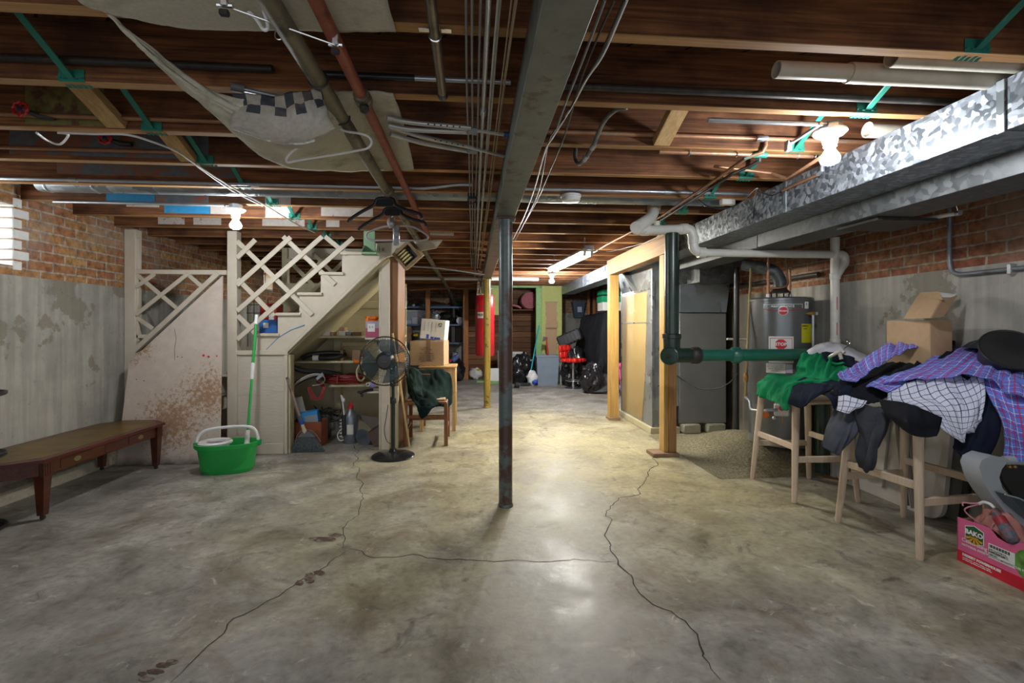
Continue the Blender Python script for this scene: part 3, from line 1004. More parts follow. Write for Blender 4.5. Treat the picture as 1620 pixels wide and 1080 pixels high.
p = thing('capped_tube', 'short dark metal tube with a black cap clamped below the joists', 'pipe', (-0.113, 1.5, 2.094))
obj('tube', MB().tube([(-0.113, -0.5, 2.094), (-0.113, 1.86, 2.094)], 0.0165, 16), dirty('brown_steel', (0.16, 0.13, 0.10), (0.22, 0.18, 0.14), (0.1, 0.08, 0.06), 6, metal=0.6, rough=0.35), p)
obj('end_cap', MB().lathe([(0.018, 0), (0.02, 0.006), (0.019, 0.03), (0.01, 0.036), (0, 0.036)], (-0.113, 1.845, 2.094), (0, 1, 0), 16), BLACKP, p)
mb = MB()
yk = jy(0) + 0.021
mb.tube(arc((-0.113, yk, 2.094), 0.0185, pi, 2 * pi, (1, 0, 0), (0, 0, 1), 10), 0.003, 6)
for s_ in (-1, 1):
    mb.box(-0.113 + s_ * 0.018, -0.113 + s_ * 0.05, yk - 0.01, yk + 0.01, ZJ - 0.004, ZJ - 0.001, 0.001)
obj('pipe_strap', mb, CHROME, p)

p = thing('electrical_conduit', 'slim steel conduit running back along the left side of the steel beam', 'conduit', (0.045, 4, 2.09))
obj('pipe', MB().tube([(0.045, -1.4, 2.095), (0.045, 8.6, 2.095)], 0.0095, 12), EMT, p)
for y in (2.0, 3.6, 5.4):
    obj('coupling', MB().lathe([(0.0135, -0.025), (0.0135, 0.025)], (0.045, y, 2.095), (0, 1, 0), 12), EMT, p)

CABW = plain('grey_white_cable', (0.46, 0.45, 0.42), 0.5)
CABG = plain('grey_cable', (0.20, 0.20, 0.20), 0.5)
CABT = plain('tan_cable', (0.42, 0.31, 0.2), 0.55)
CABB = plain('black_cable', (0.02, 0.02, 0.022), 0.4)
CABX = plain('white_cable', (0.75, 0.75, 0.76), 0.4)
for i, (xz, m, lab) in enumerate(((-0.018, CABG, 'grey cable farthest left of the bundle along the beam'), (0.0, CABG, 'second grey cable in the bundle left of the beam'),
                                  (0.026, CABG, 'grey cable just left of the slim steel conduit'), (0.079, CABW, 'pale cable just right of the slim steel conduit'), (0.087, CABW, 'second pale cable right of the slim conduit'),
                                  (0.118, CABT, 'tan cable nearest the left flange of the beam'), (0.128, CABT, 'tan cable touching the steel beam web side'), (0.135, CABT, 'tan telephone cable highest beside the beam'))):
    pts = []
    y = 0.9
    while y < 7.3:
        pts.append((xz * 0.9 + 0.007 * noise.noise(V((y * 0.8, i * 5.3, 0))), y, 2.088 + 0.012 * noise.noise(V((y * 0.9, i * 3.1, 4)))))
        y += 0.3
    one('ceiling_cable', MB().tube(spline(pts, 3), 0.0042 if i < 5 else 0.0028, 7), m, lab, 'cable', 'cables along the left of the beam')
mb = MB()
mb.box(-0.03, 0.03, jy(4) - 0.006, jy(4) + 0.05, ZJ - 0.045, ZJ - 0.001)
mb.tube(arc((0.0, jy(4), ZJ - 0.05), 0.03, 0, 2 * pi, (1, 0, 0.3), (0, 0.3, 1), 14)[:-1], 0.004, 6, closed=True)
one('cable_staple', mb, CABB, 'dark cable clamp knot on the bundle before the stair top', 'clamp')

def pxcable(name, pix, r, m, lab, cat='cable', grp=None, n=8):
    pts = [P(u, v, **{k: val}) for (u, v, k, val) in pix]
    return one(name, MB().tube(spline(pts, 6), r, n), m, lab, cat, grp)


pxcable('hanging_cable', [(992, 0, 'Z', 2.09), (955, 85, 'Z', 2.09), (928, 125, 'Z', 2.09), (905, 168, 'Z', 2.09), (876, 215, 'Z', 2.09), (862, 240, 'Z', 2.09), (845, 300, 'Z', 2.09), (828, 345, 'Z', 2.09), (812, 378, 'Z', 2.09)], 0.0042, CABX,
        'white cable drooping from the right edge of the steel beam', grp='cables right of the beam')
pxcable('hanging_cable', [(988, 0, 'Z', 2.09), (950, 85, 'Z', 2.09), (920, 135, 'Z', 2.09), (898, 180, 'Z', 2.09), (868, 225, 'Z', 2.09), (853, 300, 'Z', 2.09), (833, 345, 'Z', 2.09), (815, 380, 'Z', 2.09)], 0.004, CABB,
        'black cable drooping right beside the white one', grp='cables right of the beam')
pxcable('hanging_cable', [(972, 0, 'Z', 2.09), (945, 60, 'Z', 2.09), (918, 130, 'Z', 2.09), (893, 215, 'Z', 2.09), (870, 270, 'Z', 2.09), (848, 320, 'Z', 2.09), (822, 365, 'Z', 2.09)], 0.0038, CABB,
        'black cable running straight back close to the right beam edge', grp='cables right of the beam')
pxcable('hanging_cable', [(957, 0, 'Z', 2.09), (935, 60, 'Z', 2.09), (912, 120, 'Z', 2.09), (896, 160, 'Z', 2.09), (880, 205, 'Z', 2.09)], 0.0045, CABG,
        'grey cable tight along the right flange of the beam', grp='cables right of the beam')

# flexible grey conduit loop right of beam
pts = [(0.30, 2.81, 2.09), (0.42, 2.78, 2.02), (0.40, 2.62, 2.055), P(918, 255, d=2.55), P(922, 235, d=2.45), P(945, 205, d=2.25), P(962, 180, d=2.12), P(985, 170, d=2.05)]
pts = [P(911, 236, d=2.6), P(910, 250, d=2.55), P(916, 259, d=2.5), P(926, 250, d=2.46), P(938, 232, d=2.38), P(946, 212, d=2.3), P(957, 190, d=2.2), P(975, 173, d=2.1), P(992, 170, d=2.06)]
o = thing('flexible_conduit', 'dark grey flexible conduit hooking through the joists right of beam', 'conduit', pts[2])
obj('hose', MB().tube(spline(pts, 6), 0.0105, 12), dirty('flex_steel', (0.15, 0.16, 0.16), (0.19, 0.2, 0.2), (0.1, 0.1, 0.1), 20, metal=0.4, rough=0.4), o)
obj('connector', MB().lathe([(0.014, -0.02), (0.014, 0.02)], pts[3], (pts[4] - pts[3]), 10), EMT, o)
obj('connector', MB().lathe([(0.014, -0.015), (0.014, 0.015)], pts[4], (pts[4] - pts[3]), 10), EMT, o)

# ---------------------------------------------------------------- pipes across the room
def pipe_x(name, x0, x1, y, z, r, m, label, cat='pipe', grp=None):
    p = thing(name, label, cat, ((x0 + x1) / 2, y, z), grp)
    obj('pipe', MB().tube([(x0, y, z), (x1, y, z)], r, 12), m, p)
    return p


p = pipe_x('gas_pipe', 0.3, 2.98, 1.875, 2.155, 0.0145, DKIRON, 'black iron pipe crossing between the first joists right of the beam')
obj('end_cap', MB().lathe([(0.03, 0), (0.032, 0.03), (0.02, 0.04)], (0.3, 1.875, 2.15), (0, 0, -1), 12), BLACKP, p)
p = pipe_x('gas_pipe', -0.62, 0.15, 1.875, 2.16, 0.011, EMT, 'thin pipe half black half grey crossing left of the beam')
obj('black_sleeve', MB().tube([(-0.62, 1.875, 2.16), (-0.22, 1.875, 2.16)], 0.0135, 12), BLACKP, p)
pipe_x('water_pipe', XL, -0.75, 1.88, 2.175, 0.014, DKIRON, 'dark pipe running along the second joist at far left')
p = pipe_x('water_pipe', XL, -1.0, 2.33, 2.155, 0.011, COPPER, 'copper pipe with a red valve along the third joist at left')


def valve(pos, label, parent):
    mb = MB()
    n = 8
    pts = arc(pos, 0.03, 0, 2 * pi, (1, 0, 0), (0, 0, 1), 32)[:-1]
    pts = [pos + (q - pos) * (1 + 0.10 * cos(i / 32 * 2 * pi * 8)) for i, q in enumerate(pts)]
    mb.tube(pts, 0.0055, 6, closed=True)
    for k in range(4):
        a = k * pi / 2
        mb.bar(pos, pos + V((cos(a) * 0.028, 0, sin(a) * 0.028)), 0.007, 0.005, up=(0, 1, 0), bev=0.001)
    w = obj('valve_wheel', mb, RED, parent)
    obj('valve_hub', MB().lathe([(0.01, -0.006), (0.011, 0.004), (0, 0.006)], pos, (0, -1, 0), 10), NAVY, w)
    obj('valve_body', MB().tube([pos + V((0, 0.003, 0)), pos + V((0.045, 0.045, -0.012)), pos + V((0.1, 0.05, -0.012))], [0.008, 0.014, 0.013], 10), DKIRON, parent)


valve(P(32, 172, Y=2.285), '', p)
p = pipe_x('water_pipe', XL, -1.55, 2.775, 2.16, 0.011, COPPER, 'copper pipe with small red valve behind the fourth joist left')
valve(P(166, 218, Y=2.73), '', p)

p = thing('electrical_conduit', 'steel conduit crossing the whole left ceiling before the round duct', 'conduit', (-1.5, 3.235, 2.127))
obj('pipe', MB().tube(spline([(XL, 3.235, 2.127), (-1.5, 3.235, 2.127), (-0.45, 3.235, 2.127), (-0.3, 3.235, 2.13), (-0.1, 3.23, 2.155), (0.0, 3.23, 2.155)], 4), 0.0115, 12), EMT, p)
for x in (-2.5, -1.4):
    obj('coupling', MB().lathe([(0.0145, -0.025), (0.0145, 0.025)], (x, 3.235, 2.127), (1, 0, 0), 12), EMT, p)
q = P(388, 329, Y=3.69)
p = thing('electrical_conduit', 'steel conduit leading to the lit bulb over the stair lattice', 'conduit', (-2.5, 3.685, 2.095))
obj('pipe', MB().tube([(-2.98, 3.69, 2.099), (-1.81, 3.69, 2.099)], 0.0105, 12), EMT, p)
p = thing('electrical_conduit', 'steel conduit crossing right of the beam above the smoke detector', 'conduit', (1.0, 3.235, 2.14))
obj('pipe', MB().tube([(0.3, 3.235, 2.14), (1.94, 3.235, 2.14)], 0.012, 12), EMT, p)
obj('coupling', MB().lathe([(0.015, -0.025), (0.015, 0.025)], (1.35, 3.235, 2.14), (1, 0, 0), 12), EMT, p)
p = thing('electrical_conduit', 'short blue grey conduit entering the socket of the right bulb', 'conduit', P(1200, 184, Y=1.99))
a, b = P(1120, 175, Y=2.0), P(1306, 186, Y=2.0)
obj('pipe', MB().tube([(a.x, 2.0, 2.098), (b.x, 2.0, 2.098)], 0.0105, 12), EMT, p)
p = thing('electrical_conduit', 'short conduit arm slanting back from the right bulb to a box', 'conduit', P(1270, 210, d=2.2))
a, b = P(1300, 195, d=2.1), P(1252, 226, d=2.3)
obj('pipe', MB().tube([a, b], 0.008, 10), EMT, p)
obj('wall_box', MB().obox(b + V((-0.01, 0.01, -0.012)), (0.025, 0.03, 0.05)), EMT, p)

p = thing('copper_water_pipe', 'upper copper pipe with green patina and long dropping branch, right of beam', 'pipe', P(1200, 215, Y=2.3))
y = jy(2) - 0.018
a, c, e = P(1040, 207, Y=y), P(1205, 216, Y=y), P(1320, 219, Y=y)
zc = 2.165
obj('pipe', MB().tube([(0.3, y, zc), (e.x + 0.3, y, zc)], 0.0115, 12), COPPER, p)
obj('tee_fitting', MB().lathe([(0.0155, -0.03), (0.0155, 0.03)], (c.x, y, zc), (1, 0, 0), 12), EMT, p)
b0 = V((c.x + 0.02, y, zc)); br_ = [b0, b0 + V((0.0, -0.005, -0.035)), b0 + V((-0.015, 0.0, -0.07)), P(1180, 250, d=2.5), P(1120, 292, d=3.0), P(1050, 340, d=3.75), P(960, 387, d=5.2), P(935, 402, d=6.2)]
obj('branch', MB().tube(br_, 0.010, 10), COPPER, p)
p = thing('copper_water_pipe', 'lower copper pipe with green tee and branch under the joist, right of beam', 'pipe', P(1200, 245, Y=2.4))
y = jy(2) + 0.02
zc = ZJ - 0.016
c = P(1202, 245, Y=y)
obj('pipe', MB().tube([(0.95, y, zc), (1.78, y, zc)], 0.0105, 12), COPPER, p)
obj('tee_fitting', MB().lathe([(0.0155, -0.035), (0.0155, 0.035)], (c.x, y, zc), (1, 0, 0), 12), STRAPG, p)
b0 = V((c.x, y, zc))
obj('branch', MB().tube([b0, b0 + V((0, 0, -0.03)), b0 + V((-0.03, 0.05, -0.045)), P(1160, 274, d=2.8), P(1090, 320, d=3.5), P(1040, 352, d=4.2)], 0.0095, 10), DKIRON, p)
mb = MB()
for u in (1090, 1165, 1262, 1293):
    q = P(u, 240, Y=y)
    mb.tube(arc((q.x, y, zc), 0.013, 0, 2 * pi, (0, 1, 0), (0, 0, 1), 12)[:-1], 0.003, 6, closed=True)
obj('pipe_hook', mb, CHROME, p)
p = thing('copper_water_pipe', 'copper pipe dropping past the galvanised duct below the right bulb', 'pipe', P(1270, 290, d=2.6))
obj('pipe', MB().tube([P(1312, 240, d=2.3), P(1300, 248, d=2.34), P(1246, 283, d=2.65), P(1220, 274, d=2.75), P(1130, 263, d=2.75)], 0.009, 10), COPPER, p)
p = thing('copper_water_pipe', 'short bare copper stub clipped on the side of the trunk duct', 'pipe', P(1270, 280, d=2.6))
pts = [P(1301, 258, X=1.925), P(1301, 270, X=1.925), P(1294, 276, X=1.925), P(1238, 301, X=1.925)]
obj('pipe', MB().tube(pts, 0.0095, 10), COPPER, p)
obj('elbow', MB().tube(pts[:3], 0.0125, 10), EMT, p)
pxcable('black_wire', [(1236, 303, 'X', 1.925), (1220, 309, 'X', 1.92), (1205, 304, 'd', 2.95), (1197, 298, 'd', 3.0), (1175, 318, 'd', 3.2), (1150, 329, 'd', 3.3), (1120, 326, 'd', 3.4), (1100, 312, 'd', 3.5)], 0.004, CABB, 'black wire looping under the conduit by the trunk duct')
pxcable('black_wire', [(1197, 300, 'd', 2.95), (1194, 320, 'X', 1.93), (1192, 345, 'X', 1.935)], 0.004, CABB, 'black wire hanging down the side of the trunk duct')
pxcable('thermostat_wire', [(1040, 335, 'd', 4.0), (1048, 362, 'd', 4.3), (1030, 380, 'd', 4.6), (990, 392, 'd', 5.0), (958, 398, 'd', 5.4), (932, 391, 'd', 4.9)], 0.004, CABB, 'black wire draped over the wooden frame header')
pipe_x('overhead_pipe', -1.75, 1.2, 8.66, 2.078, 0.032, PVC, 'white pipe crossing far back under the joists')
pxcable('ceiling_rod', [(648, 421, 'd', 5.2), (700, 425, 'd', 5.6), (765, 434, 'd', 6.4)], 0.011, DKIRON, 'thin dark rod slanting from stair top toward the beam', 'rod')

# stored pvc pipes
def stored(pix0, pix1, y, z, r, lab, coup=None):
    a, b = P(*pix0, Y=y), P(*pix1, Y=y)
    p = thing('stored_pvc_pipe', lab, 'pipe', ((a.x + b.x) / 2, y, z), 'spare PVC pipes in the joists')
    mb = MB()
    L = b.x - a.x
    mb.lathe([(r - 0.005, 0.10), (r - 0.005, 0.0), (r, 0.0), (r, L)], (a.x, y, z), (1, 0, 0), 28)
    obj('pipe', mb, PVC_OLD, p)
    if coup:
        c = P(coup, 130, Y=y)
        obj('socket_end', MB().lathe([(r, 0), (r + 0.006, 0.001), (r + 0.006, L - (c.x - a.x))], (c.x, y, z), (1, 0, 0), 28), PVC_OLD, p)
    return p


stored((1228, 120), (1760, 150), 1.66, 2.137, 0.03, 'long aged white pipe lying above the duct with a wider socket end', 1341)
stored((1411, 100), (1800, 120), 1.575, 2.155, 0.036, 'aged white pipe end right behind the first joist')
stored((1372, 210), (1800, 230), 2.16, 2.15, 0.036, 'aged white pipe behind the right bulb')

# PVC drain from ceiling to the right wall
p = thing('pvc_drain', 'white plastic drain line from ceiling across to the right wall tee', 'drain pipe', P(1180, 400, d=3.8))
A0 = P(1037, 316, d=3.85); A1 = P(1036, 330, d=3.8); A2 = P(1028, 346, d=3.66); A3 = P(1006, 360, d=3.45)
obj('upper_bend', MB().tube(spline([A0, A1, A2], 6) + [A3], 0.044, 18), PVC, p)
B0 = P(1006, 363, d=3.5)
Bq = [B0, P(1020, 364, d=3.6), P(1050, 363.5, d=3.75), P(1082, 362, d=3.8)]
obj('cross_run', MB().tube(Bq, 0.036, 18), PVC, p)
Cq = spline([P(1082, 362, d=3.8), P(1092, 364, d=3.8), P(1096, 374, d=3.8), P(1097, 384, d=3.8), P(1099, 394, d=3.8), P(1108, 399.5, d=3.8)], 5)
obj('offset_bend', MB().tube(Cq, 0.038, 18), PVC, p)
D0, D1 = P(1106, 399.5, d=3.8), P(1322, 402.5, d=3.86)
obj('long_run', MB().tube([D0, D1], 0.031, 18), PVC, p)
for q, dr in ((Bq[1], Bq[2] - Bq[1]), (Bq[3], Bq[3] - Bq[2]), (P(1097, 380, d=3.8), V((0, 0, 1))), (P(1110, 399.5, d=3.8), D1 - D0)):
    obj('coupling', MB().lathe([(0.04, -0.03), (0.042, -0.028), (0.042, 0.028), (0.04, 0.03)], q, dr, 20), PVC, p)
obj('riser_stub', MB().tube([P(1040, 362, d=3.75), P(1039, 350, d=3.75)], 0.024, 14), PVC, p)
T = P(1321, 440, d=3.86)
ztop = P(1321, 376, d=3.86).z
obj('wall_stack', MB().tube([(T.x, T.y, 0.0), (T.x, T.y, ztop)], 0.034, 18), PVC, p)
obj('wye_fitting', MB().tube(spline([D1, P(1333, 404, d=3.86), P(1336, 414, d=3.86), P(1330, 424, d=3.86), P(1322, 436, d=3.86)], 5), 0.036, 18), PVC, p)
for v in (437, 541):
    q = P(1321, v, d=3.86)
    obj('coupling', MB().lathe([(0.037, -0.025), (0.039, -0.022), (0.039, 0.022), (0.037, 0.025)], q, (0, 0, 1), 20), PVC, p)
for v in (480, 520):
    q = P(1321, v, d=3.86)
    o = obj('printed_mark', MB().box(q.x - 0.012, q.x - 0.007, q.y - 0.0352, q.y - 0.033, q.z - 0.05, q.z + 0.05, 0), REDINK, p)

# conduit down the right wall and hanging unlit tube
p = thing('wall_conduit', 'grey conduit bending along the top of the right concrete wall', 'conduit', P(1510, 420, X=2.97))
pts = [P(1502, 318, X=2.975), P(1502, 400, X=2.975)] + spline([P(1502.5, 415, X=2.975), P(1506, 428, X=2.975), P(1518, 433.5, X=2.975), P(1535, 432.5, X=2.975)], 5) + [P(1640, 421, X=2.975)]
obj('pipe', MB().tube(pts, 0.0125, 12), dirty('dark_conduit', (0.15, 0.17, 0.19), (0.2, 0.22, 0.24), (0.1, 0.1, 0.1), 10, metal=0.4, rough=0.4), p)
q = P(1600, 425.5, X=2.98)
obj('pipe_clip', MB().box(q.x - 0.018, q.x + 0.02, q.y - 0.012, q.y + 0.012, q.z - 0.03, q.z + 0.03), EMT, p)
A, B = P(1417, 354, X=2.62), P(1516, 337, X=2.62)
p = thing('hanging_tube_light', 'unlit slim white tube hanging on wires below the side duct', 'lamp', (A + B) / 2)
obj('tube', MB().tube([A, B], 0.0115, 12), WHITEP, p)
for q in (A, B):
    e = (B - A).normalized()
    obj('end_cap', MB().tube([q - e * 0.012, q + e * 0.012], 0.014, 12), EMT, p)
mb = MB()
for q in (A, B):
    mb.tube([q, q + V((-0.02, 0, 0.06)), (2.45, q.y, 1.82)], 0.002, 6)
obj('hanging_wire', mb, CHROME, p)

# ---------------------------------------------------------------- white cable and clutter under the joists at left
pxcable('white_cable', [(58, 210, 'Z', 2.099), (75, 222, 'Z', 2.099), (95, 228, 'Z', 2.099), (108, 213, 'Z', 2.099), (92, 210, 'Z', 2.099), (150, 212, 'Z', 2.099), (200, 213, 'Z', 2.099), (240, 224, 'Z', 2.099), (280, 240, 'Z', 2.099), (310, 260, 'Z', 2.099), (370, 298, 'Z', 2.099), (420, 325, 'Z', 2.099), (470, 355, 'Z', 2.099), (498, 368, 'Z', 2.099)], 0.0052, CABX, 'white cable looping down the left joists toward the stairs')
pxcable('white_cable', [(310, 262, 'Z', 2.099), (368, 302, 'Z', 2.099), (415, 326, 'Z', 2.099)], 0.0042, CABX, 'short white cable doubled beside the long one')

# blankets
BLK = dirty('old_beige_blanket', (0.47, 0.44, 0.345), (0.56, 0.53, 0.43), (0.24, 0.215, 0.14), 4.2, (0.52, 0.72), 90, 0.95, bump=0.3, spec=0.1)
t = NT('checked_throw', 0.95, 0, 0.1)
co = t.coord(kind='UV', rnd=False)
ck = t.n('ShaderNodeTexChecker'); ck.inputs['Scale'].default_value = 20.0
t.l(co, ck.inputs['Vector'])
u_ = t.xyz(co)
base_ = t.ramp(t.noise(co, 60, 4), [(0.3, (0.40, 0.375, 0.32)), (0.7, (0.50, 0.475, 0.42))])
band = t.math('LESS_THAN', u_[0], 0.085)
tt_ = t.mix(t.math('MULTIPLY', band, t.math('SUBTRACT', 1.0, ck.outputs['Fac'])), base_, (0.07, 0.075, 0.09))
t.base(t.mix(t.ramp(t.noise(co, 5, 6), [(0.5, 0), (0.7, 0.6)]), tt_, (0.36, 0.25, 0.18)))
THROW = t.m
rows = [[P(112, -60, Z=2.103), P(300, -80, Z=2.098), P(460, -80, Z=2.100), P(608, -60, Z=2.104)],
        [P(122, 0, Z=2.103), P(300, -8, Z=2.088), P(460, -6, Z=2.098), P(613, 0, Z=2.104)],
        [P(165, 20, Z=2.103), P(300, 46, Z=2.092), P(460, 49, Z=2.100), P(627, 51, Z=2.104)]]
one('flat_blanket', MB().sheet(rows, 40, 24, 0.004, 9, 3), BLK, 'flat beige stained blanket stretched over the pipes at the top edge', 'blanket', solid=0.006)
bl = thing('sagging_blanket', 'sagging beige blanket with a checked border slung from the pipes', 'blanket', (-0.8, 2.2, 2.0))
rows = [[P(622, 150, Z=2.098), P(636, 190, Z=2.096), P(648, 235, Z=2.094), P(655, 269, Z=2.092)],
        [P(565, 146, Z=2.098), P(580, 190, Z=2.094), P(590, 235, Z=2.090), P(600, 272, Z=2.086)],
        [P(520, 146, Z=2.09), P(535, 190, Z=2.03), P(540, 240, Z=2.02), P(540, 272, Z=2.04)],
        [P(470, 158, Z=2.04), P(478, 195, Z=1.97), P(482, 235, Z=1.95), P(478, 270, Z=1.98)],
        [P(405, 158, Z=2.0), P(408, 185, Z=1.95), P(410, 215, Z=1.93), P(418, 252, Z=1.95)],
        [P(345, 146, Z=2.02), P(346, 160, Z=1.98), P(348, 178, Z=1.96), P(350, 196, Z=1.96)],
        [P(275, 100, Z=2.06), P(272, 108, Z=2.04), P(270, 116, Z=2.02), P(272, 124, Z=2.03)],
        [P(215, 55, Z=2.09), P(213, 59, Z=2.08), P(211, 63, Z=2.07), P(210, 66, Z=2.08)],
        [P(175, 22, Z=2.104), P(173, 23, Z=2.103), P(170, 24, Z=2.102), P(166, 24, Z=2.104)]]
obj('cloth', MB().sheet(rows, 34, 60, 0.010, 8, 5), BLK, bl, solid=0.006)
rows = [[P(372, 152, d=1.72), P(374, 172, d=1.70), P(372, 190, d=1.72), P(368, 202, d=1.74)],
        [P(430, 153, d=1.66), P(432, 180, d=1.62), P(432, 205, d=1.63), P(430, 222, d=1.66)],
        [P(470, 150, d=1.68), P(476, 178, d=1.62), P(478, 205, d=1.64), P(470, 226, d=1.68)],
        [P(508, 143, d=1.72), P(514, 165, d=1.68), P(520, 185, d=1.68), P(526, 198, d=1.72)]]
o = obj('checked_border', MB().sheet(rows, 26, 30, 0.014, 10, 8), THROW, bl, solid=0.005)
o['label'] = 'checked grey and cream border of the blanket'
mb = MB()
ed = spline([P(368, 203, d=1.73), P(400, 214, d=1.70), P(430, 223, d=1.65), P(470, 227, d=1.67), P(498, 222, d=1.69)], 12)
mb.tube(ed, 0.005, 6)
obj('whip_stitch', mb, plain('pale_yarn', (0.52, 0.53, 0.50), 0.9, var=0.4, scale=90), bl)


def ring_hanger(name, pix, dep, r, m, lab, hook, grp=None):
    h = thing(name, lab, 'hanger', P(*pix[0], d=dep), grp)
    pts = spline([P(u, v, d=dep) for u, v in pix] + [P(*pix[0], d=dep)], 5)[:-1]
    obj('frame', MB().tube(pts, r, 8, closed=True), m, h)
    obj('hook', MB().tube(spline([P(u, v, d=dep) for u, v in hook], 5), r * 0.6, 8), CHROME if m is not WHITEP else WHITEP, h)


ring_hanger('plastic_hanger', [(533, 199), (545, 207), (568, 211), (583, 216), (588, 225), (582, 234), (566, 238), (520, 246), (470, 254), (456, 257), (453, 251), (462, 240), (480, 228), (508, 210)], 2.0, 0.0048, WHITEP,
            'white plastic hanger swinging from the iron pipe under the blanket', [(533, 199), (532, 190), (538, 182), (534, 175), (527, 178)])
ring_hanger('plastic_hanger', [(618, 357), (650, 358), (672, 369), (677, 376), (668, 380), (630, 380), (590, 380), (580, 376), (582, 368), (602, 360)], 3.7, 0.0075, plain('lilac_grey_plastic', (0.45, 0.42, 0.44), 0.45),
            'pale grey plastic hanger lowest of those before the stair top', [(618, 357), (618, 345), (624, 338), (618, 333)])
ring_hanger('plastic_hanger', [(372, 0), (385, 10), (405, 30), (417, 47), (424, 42), (418, 20), (410, -8), (390, -12)], 1.36, 0.005, WHITEP,
            'white plastic hanger partly cut by the top edge of the view', [(380, -6), (376, -16), (370, -20)])


def black_hanger(c, wpx, dep, lab):
    h = thing('black_hanger', lab, 'hanger', P(*c, d=dep), 'black coat hangers before the stairs')
    k = dep / FPX * wpx
    o_ = P(*c, d=dep)
    mb = MB()
    prof = [(-0.5, -0.26, 0.012), (-0.47, -0.21, 0.02), (-0.3, -0.10, 0.022), (-0.15, -0.02, 0.03), (-0.11, 0.06, 0.035), (0, 0.075, 0.04), (0.11, 0.06, 0.035), (0.15, -0.02, 0.03), (0.3, -0.09, 0.022), (0.47, -0.14, 0.02), (0.5, -0.20, 0.012)]
    pts = [o_ + RT * (a * k) + V((0, 0, b_ * k)) for a, b_, c_ in prof]
    mb.tube(spline(pts, 3), 0.011, 8)
    obj('shoulder_bar', mb, NAVY_H, h)
    obj('neck_plate', MB().obox(o_ + V((0, 0, 0.02 * k)), (0.22 * k, 0.012, 0.12 * k), (0, 0, -YAW)), NAVY_H, h)
    top = o_ + V((0, 0, 0.08 * k))
    obj('hook', MB().tube(spline([top, top + V((0, 0, 0.03)), top + V((0.018, 0, 0.05)), top + V((0, 0, 0.072)), top + V((-0.02, 0, 0.06))], 5), 0.003, 8), CHROME, h)


NAVY_H = plain('black_hanger_plastic', (0.012, 0.014, 0.022), 0.35)
black_hanger((609, 322), 116, 3.05, 'upper black coat hanger hooked on the iron pipe')
black_hanger((621, 337), 106, 3.3, 'lower black coat hanger hooked on the iron pipe')

h = thing('clip_hanger', 'steel trouser hanger with clips hung at the top left', 'hanger', P(450, 45, d=1.42))
A, B = P(352, 8, d=1.27), P(535, 73, d=1.42)
obj('rod', MB().tube([A, B], 0.0028, 8), CHROME, h)
for u, v, dd in ((356, 10, 1.27), (531, 72, 1.42)):
    c = P(u, v, d=dd)
    k = obj('clip', MB().obox(c + V((0, -0.006, 0.014)), (0.02, 0.012, 0.034), (0.2, 0, 0.1), 0.003), CHROME, h)
    mb = MB()
    mb.obox(c + V((0, -0.004, -0.020)), (0.024, 0.016, 0.016), (0, 0, 0.1), 0.003)
    obj('rubber_tip', mb, BLACKR, k)
    mb = MB(); mb.tube([c + V((-0.02, 0, 0.002)), c + V((0.02, 0, 0.002))], 0.006, 8)
    obj('clip_spring', mb, CHROME, k)
obj('wire_hook', MB().tube(spline([P(440, 40, d=1.42), P(436, 50, d=1.42), P(436, 60, d=1.42), P(444, 62, d=1.42), P(446, 50, d=1.42), P(455, 30, d=1.42), P(458, 18, d=1.42)], 5), 0.002, 6), CHROME, h)

# crutches
def crutch(pix, lab):
    c = thing('crutch', lab, 'crutch', P(*pix[2], Z=2.08), 'aluminium crutches')
    (a1, a2, b1, b2, m_, t_) = [P(u, v, Z=2.085) for u, v in pix]
    AL = plain('aluminium', (0.52, 0.52, 0.50), 0.35, 0.6)
    obj('side_tube', MB().tube(spline([a1, a2, b1 ], 6), 0.011, 10), AL, c)
    obj('side_tube', MB().tube(spline([a1 + V((0, 0.03, -0.02)), a2 + V((0, 0.025, -0.02)), b2], 6), 0.011, 10), AL, c)
    obj('bracket', MB().tube([b1.lerp(b2, 0.5) - (t_ - m_).normalized() * 0.02, b1.lerp(b2, 0.5) + (t_ - m_).normalized() * 0.02], 0.022, 8), plain('grey_bracket', (0.25, 0.25, 0.25), 0.5), c)
    e = obj('extension_tube', MB().tube([a2.lerp(b1, 0.3), m_, t_], 0.009, 10), AL, c)
    dr = (t_ - m_).normalized()
    obj('rubber_tip', MB().tube([t_ - dr * 0.035, t_ - dr * 0.005, t_], [0.012, 0.014, 0.016], 12), plain('blue_rubber', (0.03, 0.07, 0.16), 0.6), e)
    mb = MB()
    for i in range(6):
        q = a2.lerp(b1, 0.25 + 0.11 * i) + V((0, -0.012, -0.006))
        mb.ball(q, 0.0035, n=8)
    obj('height_hole', mb, INK, e)


crutch([(612, 186), (655, 194), (745, 202), (748, 209), (755, 206), (808, 214)], 'upper aluminium crutch wedged between joists beside the beam')
crutch([(616, 200), (668, 216), (748, 233), (746, 240), (760, 237), (806, 249)], 'lower aluminium crutch wedged between joists beside the beam')
p = thing('grey_crutch_handle', 'grey rubber tipped tube sticking out behind the sagging blanket', 'tube', P(400, 145, Y=1.98))
a, b = P(372, 138, Z=2.1), P(470, 160, Z=2.1)
obj('tube', MB().tube([a, b], 0.009, 10), EMT, p)
obj('end_cap', MB().tube([a - (b - a).normalized() * 0.015, a + (b - a).normalized() * 0.03], 0.016, 12), plain('grey_rubber', (0.13, 0.135, 0.14), 0.6), p)

